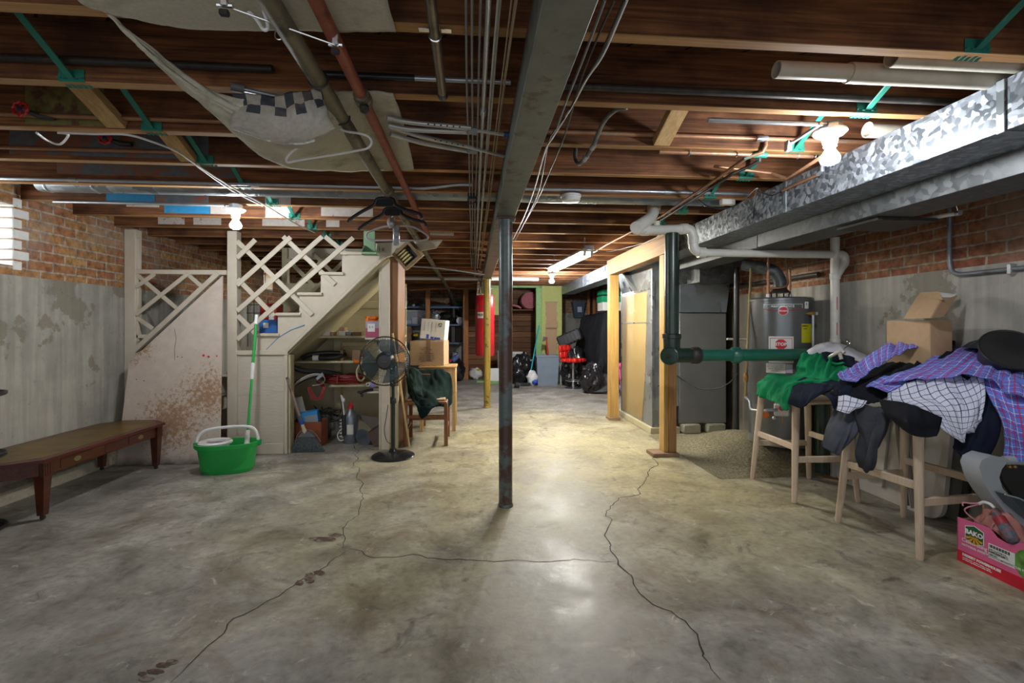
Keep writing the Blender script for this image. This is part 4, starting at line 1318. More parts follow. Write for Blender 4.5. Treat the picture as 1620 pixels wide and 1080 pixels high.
# lattice of cobwebs is left out; small light spot of paper tag on the far joists
mb = MB(); mb.obox(P(627, 372, d=3.68), (0.05, 0.03, 0.16), (0, 0, 0.3), 0.012)
mb.ball(P(619, 352, d=3.66), 0.035, (1, 0.7, 1.2), 10, 0.3, 4)
one('tape_bundle', mb, plain('crumpled_foil_tape', (0.42, 0.43, 0.45), 0.3, 0.5, var=0.4, scale=40), 'crumpled silver tape bundle hanging among the hangers', 'tape')

# ================================================================ stairs at the left
YS = 4.74
YSB = 5.62


def S2(u, v, y=YS):
    return P(u, v, Y=y)


st = thing('staircase', 'cream painted basement staircase rising to the right with closed stringer', 'staircase', (-1.6, 5.1, 0))
RUN, RISE, TX0, TZ0 = 0.1985, 0.195, -2.054, 1.146
# stringer board with saw-tooth top
poly = []
for i in range(0, 5):
    xn = TX0 + RUN * i + 0.012
    poly.append((xn, TZ0 + RISE * i - 0.195 if i else TZ0 - 0.185))
    poly.append((xn, TZ0 + RISE * i - 0.028))
xe = TX0 + RUN * 5 + 0.012
poly.append((xe - 0.02, TZ0 + RISE * 4 - 0.028))
tp = [S2(585, 385), S2(700, 379), S2(690, 392), S2(612, 406), S2(598, 417), S2(455, 556), S2(441, 563), S2(412, 563)]
poly3 = [V((x, YS, z)) for x, z in poly] + [V((q.x, YS, min(q.z, 2.105))) for q in tp]
poly3.insert(0, V((TX0 + 0.012, YS, TZ0 - 0.2)))
obj('stringer', MB().prism(poly3, (0, 0.035, 0)), CREAM, st)
for i in range(-5, 6):
    x0 = TX0 + RUN * i
    z = TZ0 + RISE * i
    y0 = YS - 0.03 if i >= 0 else YS + 0.06
    if z > 2.09:
        break
    obj('tread', MB().box(x0, x0 + RUN + 0.03, y0, YSB, z - 0.028, z, 0.004), CREAM, st)
    obj('riser', MB().box(x0 + 0.016, x0 + 0.034, YS + 0.036 if i >= 0 else YS + 0.07, YSB - 0.01, max(0, z - RISE), z - 0.028, 0.001), CREAM, st)
# sloped trim along the lower stringer edge and soffit
a, b = S2(607, 405), S2(452, 557)
obj('stringer_trim', MB().bar((a.x, YS - 0.008, a.z), (b.x, YS - 0.008, b.z), 0.016, 0.03), CREAM, st)
a2, b2 = V((a.x + 0.02, 0, a.z - 0.0)), V((b.x - 0.3, 0, b.z - 0.29))
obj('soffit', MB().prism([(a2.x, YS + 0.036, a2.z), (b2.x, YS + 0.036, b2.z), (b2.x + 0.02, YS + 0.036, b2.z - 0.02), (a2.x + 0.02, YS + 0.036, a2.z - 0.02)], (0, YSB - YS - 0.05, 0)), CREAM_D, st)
ob = [V((p.x, YSB, p.z)) for p in poly3]
obj('back_stringer', MB().prism([(TX0 - 1.0, YSB, 0.1), (TX0 - 0.9, YSB, 0.3), (TX0, YSB, TZ0), (xe, YSB, TZ0 + RISE * 5), (xe + 0.2, YSB, TZ0 + RISE * 5), (TX0 - 0.7, YSB, 0.0)], (0, 0.035, 0)), CREAM, st)
q0, q1 = P(449, 377, Y=5.7), P(545, 398, Y=5.7)
obj('landing_board', MB().box(q0.x, q1.x + 0.4, 5.66, 5.69, 1.98, 2.108), CREAM, st)
# painted marks on the stringer
mb = MB()
mb.tube([S2(421, 553) + V((0, -0.001, 0)), S2(440, 534) + V((0, -0.001, 0)), S2(460, 522) + V((0, -0.001, 0)), S2(482, 514) + V((0, -0.001, 0))], [0.003, 0.0035, 0.005, 0.006], 6)
o = obj('paint_streak', mb, plain('blue_paint_streak', (0.10, 0.30, 0.50), 0.7), st)
o['label'] = 'light blue paint streak'

# closed wall below the stringer, with moulded panel
w = thing('stair_side_wall', 'cream painted side wall below the stairs beside the mop bucket', 'wall panel', (-2.1, YS, 0))
xa, xb = S2(376, 640).x, S2(451, 640).x
zt = S2(400, 558).z
obj('panel', MB().box(xa, xb, YS, YS + 0.03, 0.06, zt), dirty('rough_cream_plywood', (0.58, 0.52, 0.43), (0.64, 0.57, 0.47), (0.50, 0.42, 0.30), 3, (0.6, 0.75), 14, 0.65, bump=0.5, stretch=(1, 1, 5)), w)
mb = MB()
obj('top_trim', MB().box(xa, xb + 0.03, YS - 0.02, YS, zt - 0.02, zt + 0.025), CREAM, w)
obj('side_trim', MB().box(xb - 0.005, xb + 0.025, YS - 0.015, YS + 0.06, 0.0, S2(452, 556).z - 0.02), CREAM, w)
obj('skirting', MB().box(xa, xb - 0.006, YS - 0.015, YS - 0.0005, 0.0, 0.10), CREAM, w)
obj('jamb_board', MB().box(xb + 0.03, xb + 0.05, YS - 0.004, YS + 0.1, 0.0, S2(456, 558).z - 0.02), CREAM_D, w)

# posts
def post(name, u0, u1, vtop, lab, y0=YS - 0.02, y1=YS + 0.07, zt=None, m=CREAM):
    a, b = S2(u0, vtop, y0), S2(u1, vtop, y0)
    return one(name, MB().box(a.x, b.x, y0, y1, 0.0, zt or min(a.z, ZJ - 0.002)), m, lab, 'post')


post('stair_post', 359, 374.5, 340, 'tall cream post carrying the stair lattice, between panel and mop', zt=ZJ - 0.002)
post('stair_post', 196, 214, 340, 'cream corner post against the left brick wall', zt=ZJ - 0.002, m=CREAM)
pw = thing('closet_post', 'cream painted closet door post behind the fan head', 'post', S2(620, 700))
a, b = S2(603, 700, 4.82), S2(617, 700, 4.82)
obj('casing', MB().box(a.x, b.x, 4.80, 4.84, 0.0, S2(605, 410, 4.82).z), CREAM, pw)
obj('casing_edge', MB().box(a.x - 0.02, a.x, 4.805, 4.90, 0.0, S2(600, 424, 4.82).z), CREAM, pw)
ENDW = wood('varnished_end_board', (0.15, 0.065, 0.022), (0.30, 0.145, 0.055), 2, rough=0.45)
ew = thing('stair_end_wall', 'brown wooden end wall of the stair closet beside the fan', 'wall panel', S2(630, 700))
a, b = S2(617.5, 440, 4.84), S2(630, 440, 4.84)
obj('wood_board', MB().box(a.x, b.x, 4.83, 4.87, 0.62, 1.93), ENDW, ew)
obj('painted_board', MB().box(a.x, b.x, 4.83, 4.87, 0.0, 0.62), CREAM_D, ew)
obj('side_board', MB().box(b.x - 0.02, b.x, 4.87, YSB - 0.3, 0.0, 1.93), ENDW, ew)

# lattice over the stairs (front and back) and over the leaning panel
def slat(mb, p, q, y, w=0.044, th=0.012):
    a, b = P(*p, Y=y), P(*q, Y=y)
    mb.bar((a.x, y, a.z), (b.x, y, b.z), th, w, up=(0, 0, 1), bev=0.002)


def slat_part(parent, p, q, y, m=CREAM, w=0.044):
    mb = MB(); slat(mb, p, q, y, w); obj('slat', mb, m, parent)


la = thing('stair_lattice', 'cream diagonal lattice fixed over the stair treads', 'lattice', S2(450, 440))
yl = YS - 0.012
for p, q in (((375, 408), (404, 379)), ((375, 451), (460, 375)), ((375, 492), (510, 374)), ((375, 537), (559, 376))):
    slat_part(la, p, q, yl - 0.014)
for p, q in (((375, 381), (494, 498)), ((376, 441), (434, 500)), ((376, 499), (404, 527)), ((448, 374), (530, 450)), ((514, 374), (548, 402))):
    slat_part(la, p, q, yl)
lb = thing('stair_lattice', 'darker cream lattice on the far side of the stairs', 'lattice', P(500, 440, Y=YSB))
for p, q in (((455, 500), (545, 412)), ((425, 495), (520, 402)), ((470, 510), (540, 440))):
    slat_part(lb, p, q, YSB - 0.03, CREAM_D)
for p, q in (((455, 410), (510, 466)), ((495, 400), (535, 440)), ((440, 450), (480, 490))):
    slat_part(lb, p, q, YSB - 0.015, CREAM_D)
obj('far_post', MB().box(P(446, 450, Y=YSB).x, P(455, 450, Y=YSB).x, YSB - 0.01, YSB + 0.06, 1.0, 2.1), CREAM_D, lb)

ls = thing('lattice_screen', 'cream triangular lattice screen above the leaning panel', 'lattice', S2(280, 470))
a, b = S2(214, 430), S2(359, 430)
obj('top_rail', MB().box(a.x, b.x, YS - 0.01, YS + 0.03, S2(280, 434).z, S2(280, 426.5).z), CREAM, ls)
a, b = S2(346, 432), S2(206, 562)
obj('diagonal_rail', MB().bar((a.x, YS - 0.005, a.z), (b.x, YS - 0.005, b.z), 0.03, 0.045), CREAM, ls)
a, b = S2(214, 480), S2(219, 480)
obj('side_rail', MB().box(a.x, b.x, YS - 0.005, YS + 0.03, S2(214, 540).z, S2(214, 376).z), CREAM, ls)
obj('foot_rail', MB().box(S2(214, 533).x, S2(236, 533).x, YS - 0.005, YS + 0.03, S2(214, 535).z, S2(214, 529).z), CREAM, ls)
for p, q in (((215, 454), (245, 433)), ((215, 498), (297, 433))):
    slat_part(ls, p, q, YS - 0.016, w=0.036)
for p, q in (((216, 434), (279, 487)), ((296, 433), (318, 452)), ((216, 502), (242, 520))):
    slat_part(ls, p, q, YS - 0.003, w=0.036)

# leaning panel
pn = [P(352, 437, Y=4.70), P(204, 574, Y=4.62), P(183, 733, Y=4.42), P(346, 719, Y=4.42)]
# keep it planar: leaning back
def lean(u, v):
    # plane through y = 4.42 at z = 0 and y = 4.70 at z = 1.7
    r = FW + RT * ((u - 810) / FPX) + V((0, 0, (518 - v) / FPX))
    k = 0.275 / 1.7
    tt = (4.43 + k * CAMH) / (r.y - k * r.z)
    return CAM + r * tt


pp = [lean(352, 436), lean(204, 573), lean(184, 731), lean(347, 719)]
for q in pp[2:]:
    q.z = 0.002
lp = thing('leaning_panel', 'big cream plywood panel with rust stains leaning below the lattice', 'panel', pp[3])
nrm = (pp[1] - pp[0]).cross(pp[2] - pp[0]).normalized()
if nrm.y < 0:
    nrm = -nrm
obj('sheet', MB().prism(pp, nrm * 0.018), PANEL, lp)
mb = MB()
for u, v, r in ((322, 562, 0.011), (330, 564, 0.010), (343, 563, 0.007)):
    q = lean(u, v)
    mb2 = MB().lathe([(r, -0.0012), (0, -0.0014)], q, nrm, 12)
    o = obj('paint_spot', mb2, REDINK, lp)
    o['label'] = 'red paint spot'
for u, v in ((281, 564), (288, 565), (216, 600), (228, 602)):
    q = lean(u, v)
    obj('drill_hole', MB().lathe([(0.005, -0.0012), (0, -0.0014)], q, nrm, 8), INK, lp)
mb = MB().tube([lean(276, 520) - nrm * 0.001, lean(279, 535) - nrm * 0.001, lean(276, 552) - nrm * 0.001, lean(277, 570) - nrm * 0.001], 0.0012, 5)
obj('hairline_crack', mb, INK, lp)
# rust stain patches as worn paint
RUSTY = NT('rust_scuffs', 0.8)
co = RUSTY.coord(rnd=False)

# ---------------------------------------------------------------- closet under the stairs
XC0, XC1 = S2(457, 640).x, S2(601, 640).x
XW = P(630, 440, Y=4.84).x - 0.022
cl = thing('closet_shelving', 'cream built-in closet shelves under the stairs', 'shelf unit', ((XC0 + XC1) / 2, 5.3, 0))
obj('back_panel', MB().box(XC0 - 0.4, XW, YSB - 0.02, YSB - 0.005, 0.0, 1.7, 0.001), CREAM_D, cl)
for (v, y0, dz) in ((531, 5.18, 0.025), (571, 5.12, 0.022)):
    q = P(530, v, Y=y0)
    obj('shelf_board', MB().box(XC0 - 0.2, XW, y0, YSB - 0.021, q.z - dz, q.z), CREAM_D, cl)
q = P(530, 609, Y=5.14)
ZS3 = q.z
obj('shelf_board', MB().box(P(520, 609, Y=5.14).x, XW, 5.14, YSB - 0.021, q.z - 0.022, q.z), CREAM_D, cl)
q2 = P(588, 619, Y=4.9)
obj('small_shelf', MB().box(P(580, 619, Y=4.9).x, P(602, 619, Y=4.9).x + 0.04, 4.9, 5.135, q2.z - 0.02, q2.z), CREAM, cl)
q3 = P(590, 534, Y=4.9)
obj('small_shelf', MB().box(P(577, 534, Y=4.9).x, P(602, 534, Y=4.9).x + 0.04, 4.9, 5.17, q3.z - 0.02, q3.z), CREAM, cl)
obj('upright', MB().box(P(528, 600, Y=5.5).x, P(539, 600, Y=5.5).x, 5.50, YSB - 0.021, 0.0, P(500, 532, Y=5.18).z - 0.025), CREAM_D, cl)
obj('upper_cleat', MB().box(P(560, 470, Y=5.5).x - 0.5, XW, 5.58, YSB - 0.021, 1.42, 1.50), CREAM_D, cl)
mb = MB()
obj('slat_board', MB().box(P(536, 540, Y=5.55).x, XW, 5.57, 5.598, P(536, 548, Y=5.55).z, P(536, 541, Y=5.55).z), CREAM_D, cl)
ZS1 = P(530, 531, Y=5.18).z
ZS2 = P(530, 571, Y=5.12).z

def sbox(name, u0, u1, z, h, y0, dep, m, lab, cat='box', grp=None, rot=0.0):
    a, b = P(u0, 500, Y=y0).x, P(u1, 500, Y=y0).x
    c = V(((a + b) / 2, y0 + dep / 2, z + h / 2))
    return one(name, MB().obox(c, (abs(b - a), dep, h), (0, 0, rot), 0.003), m, lab, cat, grp)


sbox('blue_box', 489, 506, ZS1, 0.09, 5.22, 0.2, BLUED, 'blue box at the left end of the top closet shelf')
sbox('small_carton', 510, 522, ZS1, 0.045, 5.22, 0.15, WHITEC, 'low pale carton left on the top closet shelf', grp='small cartons on the closet shelf')
sbox('small_carton', 523, 528, ZS1, 0.04, 5.22, 0.12, CARD, 'tiny tan carton on the top closet shelf', grp='small cartons on the closet shelf')
sbox('small_carton', 536, 546, ZS1, 0.05, 5.22, 0.15, WHITEC, 'white carton at the bottom of the small closet stack', grp='small cartons on the closet shelf')
sbox('small_carton', 537, 545, ZS1 + 0.05, 0.04, 5.23, 0.13, CARD, 'tan carton on top of the small closet stack', grp='small cartons on the closet shelf')
sbox('small_carton', 548, 555, ZS1, 0.045, 5.22, 0.12, GREYPL, 'greyish carton mid top closet shelf', grp='small cartons on the closet shelf')
sbox('small_carton', 557, 572, ZS1, 0.04, 5.22, 0.12, CARD_D, 'low brown carton right on the top closet shelf', grp='small cartons on the closet shelf')
sbox('dark_block', 538, 543, ZS2, 0.11, 5.2, 0.1, CARD_D, 'small dark box beside the black hose on the middle closet shelf')
sbox('dark_block', 557, 570, ZS2, 0.11, 5.2, 0.15, CARD_D, 'dark brown box right on the middle closet shelf')
# magenta carton with label and orange cloth
a = V((P(589, 534, Y=4.93).x, 4.99, q3.z))
k = thing('printed_carton', 'small magenta and grey carton on the upper closet shelf', 'box', a)
w_ = P(600, 520, Y=4.93).x - P(579, 520, Y=4.93).x
obj('carton', MB().obox(a + V((0, 0, 0.085)), (w_, 0.12, 0.17)), plain('magenta_card', (0.45, 0.08, 0.16), 0.5), k)
obj('top_band', MB().obox(a + V((0, 0, 0.13)), (w_ + 0.002, 0.122, 0.075)), plain('lilac_card', (0.40, 0.36, 0.42), 0.5), k)
obj('label', MB().obox(a + V((-0.01, -0.0615, 0.10)), (w_ * 0.55, 0.002, 0.08)), PAPER, k)
text('printed_text', 'E V', INK, k, a + V((-0.01, -0.0635, 0.105)), (1, 0, 0), (0, 0, 1), 0.03)
mb = MB().ball(a + V((-0.01, -0.01, 0.19)), 0.06, (1.1, 0.8, 0.45), 14, 0.7, 3)
mb.ball(a + V((-0.05, -0.045, 0.17)), 0.03, (0.8, 0.6, 1.2), 10, 0.6, 5)
one('orange_cloth', mb, ORANGE, 'crumpled orange cloth on top of the magenta carton', 'cloth')
one('shelf_basket', MB().lathe([(0.0, 0), (0.03, 0), (0.09, 0.055), (0.085, 0.055), (0.03, 0.008), (0, 0.008)], (a.x + 0.03, a.y + 0.06, a.z + 0.29), n=18), WHITEC, 'pale bowl tucked high in the closet corner', 'bowl') if False else None
# hoses, cords
p = [P(478, 567, Y=5.2), P(490, 561, Y=5.2), P(520, 558, Y=5.22), P(545, 560, Y=5.25), P(530, 565, Y=5.17), P(500, 566, Y=5.16)]
for q in p:
    q.z = max(q.z, ZS2 + 0.028)
o = thing('vacuum_hose', 'black vacuum hose with a clear cuff on the middle closet shelf', 'hose', p[0])
obj('hose', MB().tube(spline(p, 6), 0.026, 12), BLACKP, o)
obj('cuff', MB().tube([p[5] + V((-0.03, -0.002, 0.0)), p[5] + V((0.03, -0.002, 0.0))], 0.03, 12), GLASSW, o)
p = [P(459, 579, Y=4.95), P(480, 586, Y=5.0), P(505, 588, Y=5.1), P(530, 591, Y=5.2), P(548, 598, Y=5.25)]
o = thing('corrugated_hose', 'long black hose sloping onto the lower closet shelf', 'hose', p[2])
obj('hose', MB().tube(spline(p, 6), 0.028, 12), BLACKP, o)
obj('cuff', MB().tube([p[3].lerp(p[4], 0.7), p[4] + V((0.02, 0, -0.01))], 0.031, 12), GREYPL, o)
REDC = plain('red_cord', (0.30, 0.03, 0.028), 0.5)
cc = thing('red_extension_cord', 'coiled red extension cord on the lower closet shelf', 'cord', P(540, 605, Y=5.2))
rnd = random.Random(3)
c0 = P(543, 605, Y=5.27)
mb = MB()
for i in range(13):
    rx, ry = 0.22 + rnd.uniform(-0.05, 0.03), 0.085 + rnd.uniform(-0.03, 0.02)
    pts = []
    for kk in range(22):
        an = 2 * pi * kk / 22
        pts.append((c0.x + rx * cos(an) + rnd.uniform(-0.012, 0.012), c0.y + ry * sin(an), ZS3 + 0.012 + 0.006 * i + 0.012 * sin(an * 2 + i) + rnd.uniform(0, 0.004)))
    mb.tube(pts, 0.0055, 6, closed=True)
obj('coil', mb, REDC, cc)
mb = MB()
for i in range(4):
    an = [P(487 + i, 612, Y=5.08), P(489 + 2 * i, 622, Y=5.06), P(494 + 3 * i, 631, Y=5.05), P(503 + 2 * i, 630, Y=5.05), P(510 + i, 618, Y=5.06), P(508 + 2 * i, 610, Y=5.09), P(500, 603, Y=5.14)]
    mb.tube(spline(an, 5), 0.005, 6)
mb2 = MB()
obj('hanging_loop', mb, REDC, cc)
obj('coil_wrap', MB().tube(spline([P(536, 588, Y=5.25), P(534, 597, Y=5.13), P(533, 607, Y=5.12)], 5), 0.008, 6), REDC, cc)
cw = thing('grey_cord_bundle', 'bundle of grey and white cords drooping at the left of the closet', 'cord', P(480, 600, Y=5.0))
mb = MB()
for i in range(9):
    r0 = rnd.uniform(-5, 5)
    pts = [P(461 + rnd.uniform(-2, 3), 614 + r0, Y=4.98), P(472, 605 + r0, Y=5.0), P(488, 598 + r0 * 0.8, Y=5.03), P(503, 596 + r0 * 0.6, Y=5.08), P(514, 602 + r0 * 0.5, Y=5.1)]
    mb.tube(spline(pts, 5), 0.0055, 6)
obj('dark_cords', mb, CABB, cw)
mb = MB()
for i in range(4):
    r0 = rnd.uniform(-5, 3)
    pts = [P(461, 616 + r0, Y=4.97), P(475, 604 + r0, Y=4.98), P(492, 596 + r0, Y=5.0), P(508, 594 + r0 * 0.5, Y=5.05), P(514, 600, Y=5.06), P(508, 607, Y=5.05), P(494, 610, Y=5.03)]
    mb.tube(spline(pts, 5), 0.0045, 6)
obj('pale_cords', mb, CABW, cw)
obj('plug', MB().bar(P(501, 600, Y=5.0), P(511, 591, Y=5.0), 0.02, 0.03), GREYPL, cw)
# cream tube loop
pxcable('cream_tube', [(584, 563, 'Y', 4.92), (574, 571, 'Y', 4.95), (565, 585, 'Y', 5.0), (566, 598, 'Y', 5.02), (572, 602, 'Y', 5.05), (577, 596, 'Y', 5.1), (577, 588, 'Y', 5.12)], 0.010, plain('cream_tube', (0.60, 0.52, 0.36), 0.4), 'cream coloured tube looping beside the fan head', 'tube')
# lilac tape + black strap on small shelf
k = thing('lilac_roll', 'lilac roll with a white loop on the low closet ledge', 'roll', P(589, 612, Y=4.95))
obj('roll', MB().lathe([(0.03, -0.02), (0.033, -0.018), (0.033, 0.018), (0.03, 0.02)], P(589, 608, Y=4.97) , (0.2, -1, 0.1), 18), plain('lilac_plastic', (0.32, 0.25, 0.60), 0.4), k)
obj('loop', MB().tube(arc(P(582, 608, Y=4.93), 0.017, 0, 2 * pi, (1, 0, 0), (0, 0, 1), 14)[:-1], 0.0035, 6, closed=True), CABX, k)
mb = MB()
mb.tube(spline([P(590, 616, Y=4.93), P(582, 617, Y=4.9), P(575, 619, Y=4.88), P(569, 622, Y=4.87)], 4), 0.014, 8)
mb.obox(P(568, 620, Y=4.87), (0.03, 0.03, 0.02), (0, 0.3, 0)); mb.obox(P(573, 625, Y=4.87), (0.022, 0.03, 0.03), (0, 0.3, 0))
one('black_clamp', mb, BLACKP, 'black clamp hanging over the low closet ledge', 'clamp')
mb = MB(); mb.obox(P(565, 573, Y=5.05) + V((0, 0, 0.012)), (0.06, 0.12, 0.03), (0, 0, 0.4))
one('orange_clamp', mb, ORANGE, 'orange and black clamp at the edge of the middle closet shelf', 'clamp')

# floor of the closet: orange carton with blue box, sprayer, funnel, ducts
c0 = PF(487, 694)
c0 = V((P(484, 690, Y=4.98).x, 5.08, 0))
oc = thing('orange_carton', 'open orange brown carton on the closet floor', 'box', c0)
mb = MB()
OX, OY, OZ = 0.30, 0.22, 0.25
for (dx, dy, sx_, sy_) in ((0, -OY / 2, OX, 0.006), (0, OY / 2, OX, 0.006), (-OX / 2, 0, 0.006, OY), (OX / 2, 0, 0.006, OY)):
    mb.obox(c0 + V((dx, dy, OZ / 2 + 0.002)), (sx_, sy_, OZ), None, 0.001)
mb.obox(c0 + V((0, 0, 0.006)), (OX, OY, 0.006), None, 0.001)
obj('carton_body', mb, dirty('orange_card', (0.30, 0.085, 0.035), (0.34, 0.10, 0.045), (0.22, 0.07, 0.03), 6, (0.5, 0.6), 20, 0.7), oc)
bb = thing('blue_shoe_box', 'bright blue box standing in the orange carton', 'box', c0 + V((0, 0, 0.2)))
R = Matrix.Rotation(0.15, 3, 'Z') @ Matrix.Rotation(-0.12, 3, 'Y')
cc0 = c0 + V((0.005, -0.01, 0.245))
obj('box_body', MB().obox(cc0, (0.19, 0.13, 0.20), R), BLUEB, bb)
obj('end_panel', MB().obox(cc0 + R @ V((0.03, -0.0655, -0.01)), (0.12, 0.002, 0.15), R), GREYPL, bb)
obj('logo', MB().lathe([(0.018, 0), (0.0, 0.001)], cc0 + R @ V((0.0, 0, 0.1)), R @ V((0, 0, 1)), 12), REDINK, bb)
one('white_board', MB().obox(c0 + V((-0.105, 0.03, 0.37)), (0.10, 0.012, 0.24), (0.12, -0.2, 0)), WHITEC, 'white board propped up behind the blue box', 'board')

s0 = PF(554, 701)
s0 = V((s0.x, s0.y + 0.03, 0))
sp = thing('pump_sprayer', 'grey steel pump sprayer bottle with white wand on the closet floor', 'sprayer', s0)
obj('tank', MB().lathe([(0.068, 0), (0.072, 0.01), (0.072, 0.25), (0.066, 0.285), (0.045, 0.32), (0.026, 0.34), (0.024, 0.37)], s0, n=28), plain('grey_blue_metal', (0.24, 0.27, 0.31), 0.35, 0.6), sp)
obj('cap', MB().lathe([(0.03, 0.36), (0.03, 0.385), (0.014, 0.39), (0.012, 0.42), (0.004, 0.435)], s0, n=16), RED, sp)
obj('pump_grip', MB().tube([s0 + V((-0.055, -0.05, 0.09)), s0 + V((-0.058, -0.05, 0.30))], 0.024, 12), BLACKP, sp)
obj('wand', MB().tube(spline([s0 + V((-0.055, -0.05, 0.30)), s0 + V((-0.07, -0.05, 0.42)), s0 + V((-0.085, -0.05, 0.50)), P(545, 634, Y=s0.y - 0.06)], 5), 0.008, 8), WHITEP, sp)
obj('nozzle', MB().ball(P(544, 633, Y=s0.y - 0.06), 0.018, (0.8, 0.8, 1.2), 10), WHITEP, sp)
mb = MB()
pts = []
for i in range(40):
    an = i / 40 * 2 * pi * 6
    pts.append(s0 + V((-0.085 + 0.016 * cos(an), -0.05 + 0.016 * sin(an), 0.06 + 0.20 * i / 40)))
obj('coil_hose', MB().tube(pts, 0.0045, 6), WHITEP, sp)
obj('loop_hose', MB().tube(spline([s0 + V((-0.08, -0.05, 0.16)), s0 + V((-0.12, -0.06, 0.10)), s0 + V((-0.10, -0.06, 0.04)), s0 + V((-0.06, -0.05, 0.04))], 5), 0.005, 6), WHITEP, sp)
obj('label', MB().lathe([(0.073, 0.10), (0.073, 0.2)], s0, n=10, a0=-1.9, a1=-1.0), WHITEC, sp)

f0 = PF(573, 705)
f0 = V((f0.x, f0.y + 0.04, 0.075))
fn_ = thing('grey_funnel', 'grey funnel lying on its side beside the sprayer', 'funnel', (f0.x, f0.y, 0))
obj('cone', MB().lathe([(0.088, 0), (0.09, 0.004), (0.085, 0.008), (0.028, 0.10), (0.016, 0.16), (0.012, 0.16), (0.022, 0.10), (0.08, 0.004), (0.088, 0)], f0, (0.35, 0.9, 0.12), 28), plain('slate_plastic', (0.17, 0.20, 0.24), 0.45), fn_)
DKBR = plain('brown_sheet_metal', (0.10, 0.06, 0.045), 0.45, 0.3)
obj_ = MB().prism([P(580, 690, Y=4.98), P(603, 676, Y=4.98), P(603, 707, Y=4.95), P(592, 709, Y=4.95)], (0.02, 0.18, 0.02))
mbz = min(p.z for p in obj_.v)
for p in obj_.v:
    p.z -= mbz - 0.002
one('sheet_metal_piece', obj_, DKBR, 'brown bent sheet metal piece on the floor behind the fan post', 'sheet metal')
one('sheet_metal_piece', MB().prism([P(564, 655, Y=5.3), P(603, 662, Y=5.2), P(603, 685, Y=5.2), P(590, 681, Y=5.2)], (0.0, 0.012, 0.004)), plain('dark_grey_sheet', (0.17, 0.15, 0.13), 0.5), 'dark triangular sheet leaning in the closet above the brown one', 'sheet metal')
wj = MB()
for i in range(8):
    c_ = P(518 + rnd.uniform(-8, 14), 655 + rnd.uniform(-8, 12), Y=5.35)
    wj.tube(spline([c_ + V((rnd.uniform(-.1, .1), rnd.uniform(-.04, .04), rnd.uniform(-.06, .06))) for _ in range(5)], 4), 0.0045, 6)
wj.tube([P(520, 660, Y=5.35), P(520, 690, Y=5.35), (P(520, 700, Y=5.35).x, 5.35, 0.004)], 0.0045, 6)
one('wire_tangle', wj, CABB, 'tangle of black wires at the back of the closet floor', 'wire')
for (u, h, lab) in ((514, 0.27, 'dusty glass jar left of the pair behind the wire tangle'), (533, 0.23, 'dusty glass jar right of the pair behind the wire tangle')):
    q = P(u, 690, Y=5.45)
    j = thing('glass_jar', lab, 'jar', (q.x, 5.45, 0), 'jars on the closet floor')
    obj('jar_body', MB().lathe([(0.062, 0), (0.068, 0.01), (0.068, h * 0.7), (0.045, h * 0.86)], (q.x, 5.45, 0), n=20), plain('dusty_glass', (0.20, 0.20, 0.17), 0.3), j)
    obj('lid', MB().lathe([(0.047, h * 0.86), (0.047, h)], (q.x, 5.45, 0), n=20), GREYPL, j)

# things standing on the stairs behind the lattice
wr = thing('wire_rack', 'black wire rack standing on the stairs behind the lattice', 'rack', P(408, 500, Y=5.3))
mb = MB()
for u in (392, 402, 412, 424):
    mb.tube([(P(u, 500, Y=5.3).x, 5.3, 1.0), (P(u, 500, Y=5.3).x, 5.3, 1.5)], 0.004, 6)
for v in (482, 495, 510, 525):
    z = P(400, v, Y=5.3).z
    mb.tube([(P(390, 500, Y=5.3).x, 5.3, z), (P(426, 500, Y=5.3).x, 5.3, z)], 0.004, 6)
obj('wire_grid', mb, BLACKP, wr)
k = thing('blue_crate', 'blue box on the lowest visible stair tread', 'box', V((P(421, 525, Y=4.95).x, 4.95, TZ0)))
o_ = V((P(424, 525, Y=4.85).x, 4.95, TZ0 + 0.001))
obj('crate_body', MB().obox(o_ + V((0, 0, 0.065)), (0.17, 0.2, 0.13)), plain('bright_blue_plastic', (0.03, 0.14, 0.45), 0.4), k)
obj('label', MB().obox(o_ + V((-0.02, -0.101, 0.075)), (0.05, 0.003, 0.05)), PAPER, k)
o_ = V((P(424, 500, Y=5.1).x, 5.2, TZ0 + 0.001))
k = thing('red_carton', 'red and white carton behind the blue box on the stairs', 'box', o_)
obj('carton_body', MB().obox(o_ + V((0, 0, 0.15)), (0.16, 0.18, 0.30)), RED, k)
obj('white_stripe', MB().obox(o_ + V((0.03, -0.0915, 0.20)), (0.05, 0.003, 0.14)), PAPER, k)

# ---------------------------------------------------------------- coffee table at the left wall
TX1, TX2, TY1, TY2, TH = -2.63, -3.165, 3.19, 4.36, 0.385
tb = thing('coffee_table', 'low mahogany coffee table with leather top against the left wall', 'table', ((TX1 + TX2) / 2, (TY1 + TY2) / 2, 0))
ch = 0.11
octo = [(TX1, TY1 + ch * 1.1), (TX1, TY2 - ch * 1.1), (TX1 - ch * 0.8, TY2), (TX2 + ch * 0.8, TY2), (TX2, TY2 - ch), (TX2, TY1 + ch), (TX2 + ch * 0.8, TY1), (TX1 - ch * 0.8, TY1)]
octo = [(TX1, TY1), (TX1, TY2), (TX1 - 0.03, TY2 + 0.05), (TX1 - 0.14, TY2 + 0.12), (TX2 + 0.12, TY2 + 0.12), (TX2, TY2 + 0.03), (TX2, TY1 - 0.03), (TX2 + 0.12, TY1 - 0.12), (TX1 - 0.14, TY1 - 0.12), (TX1 - 0.03, TY1 - 0.05)]
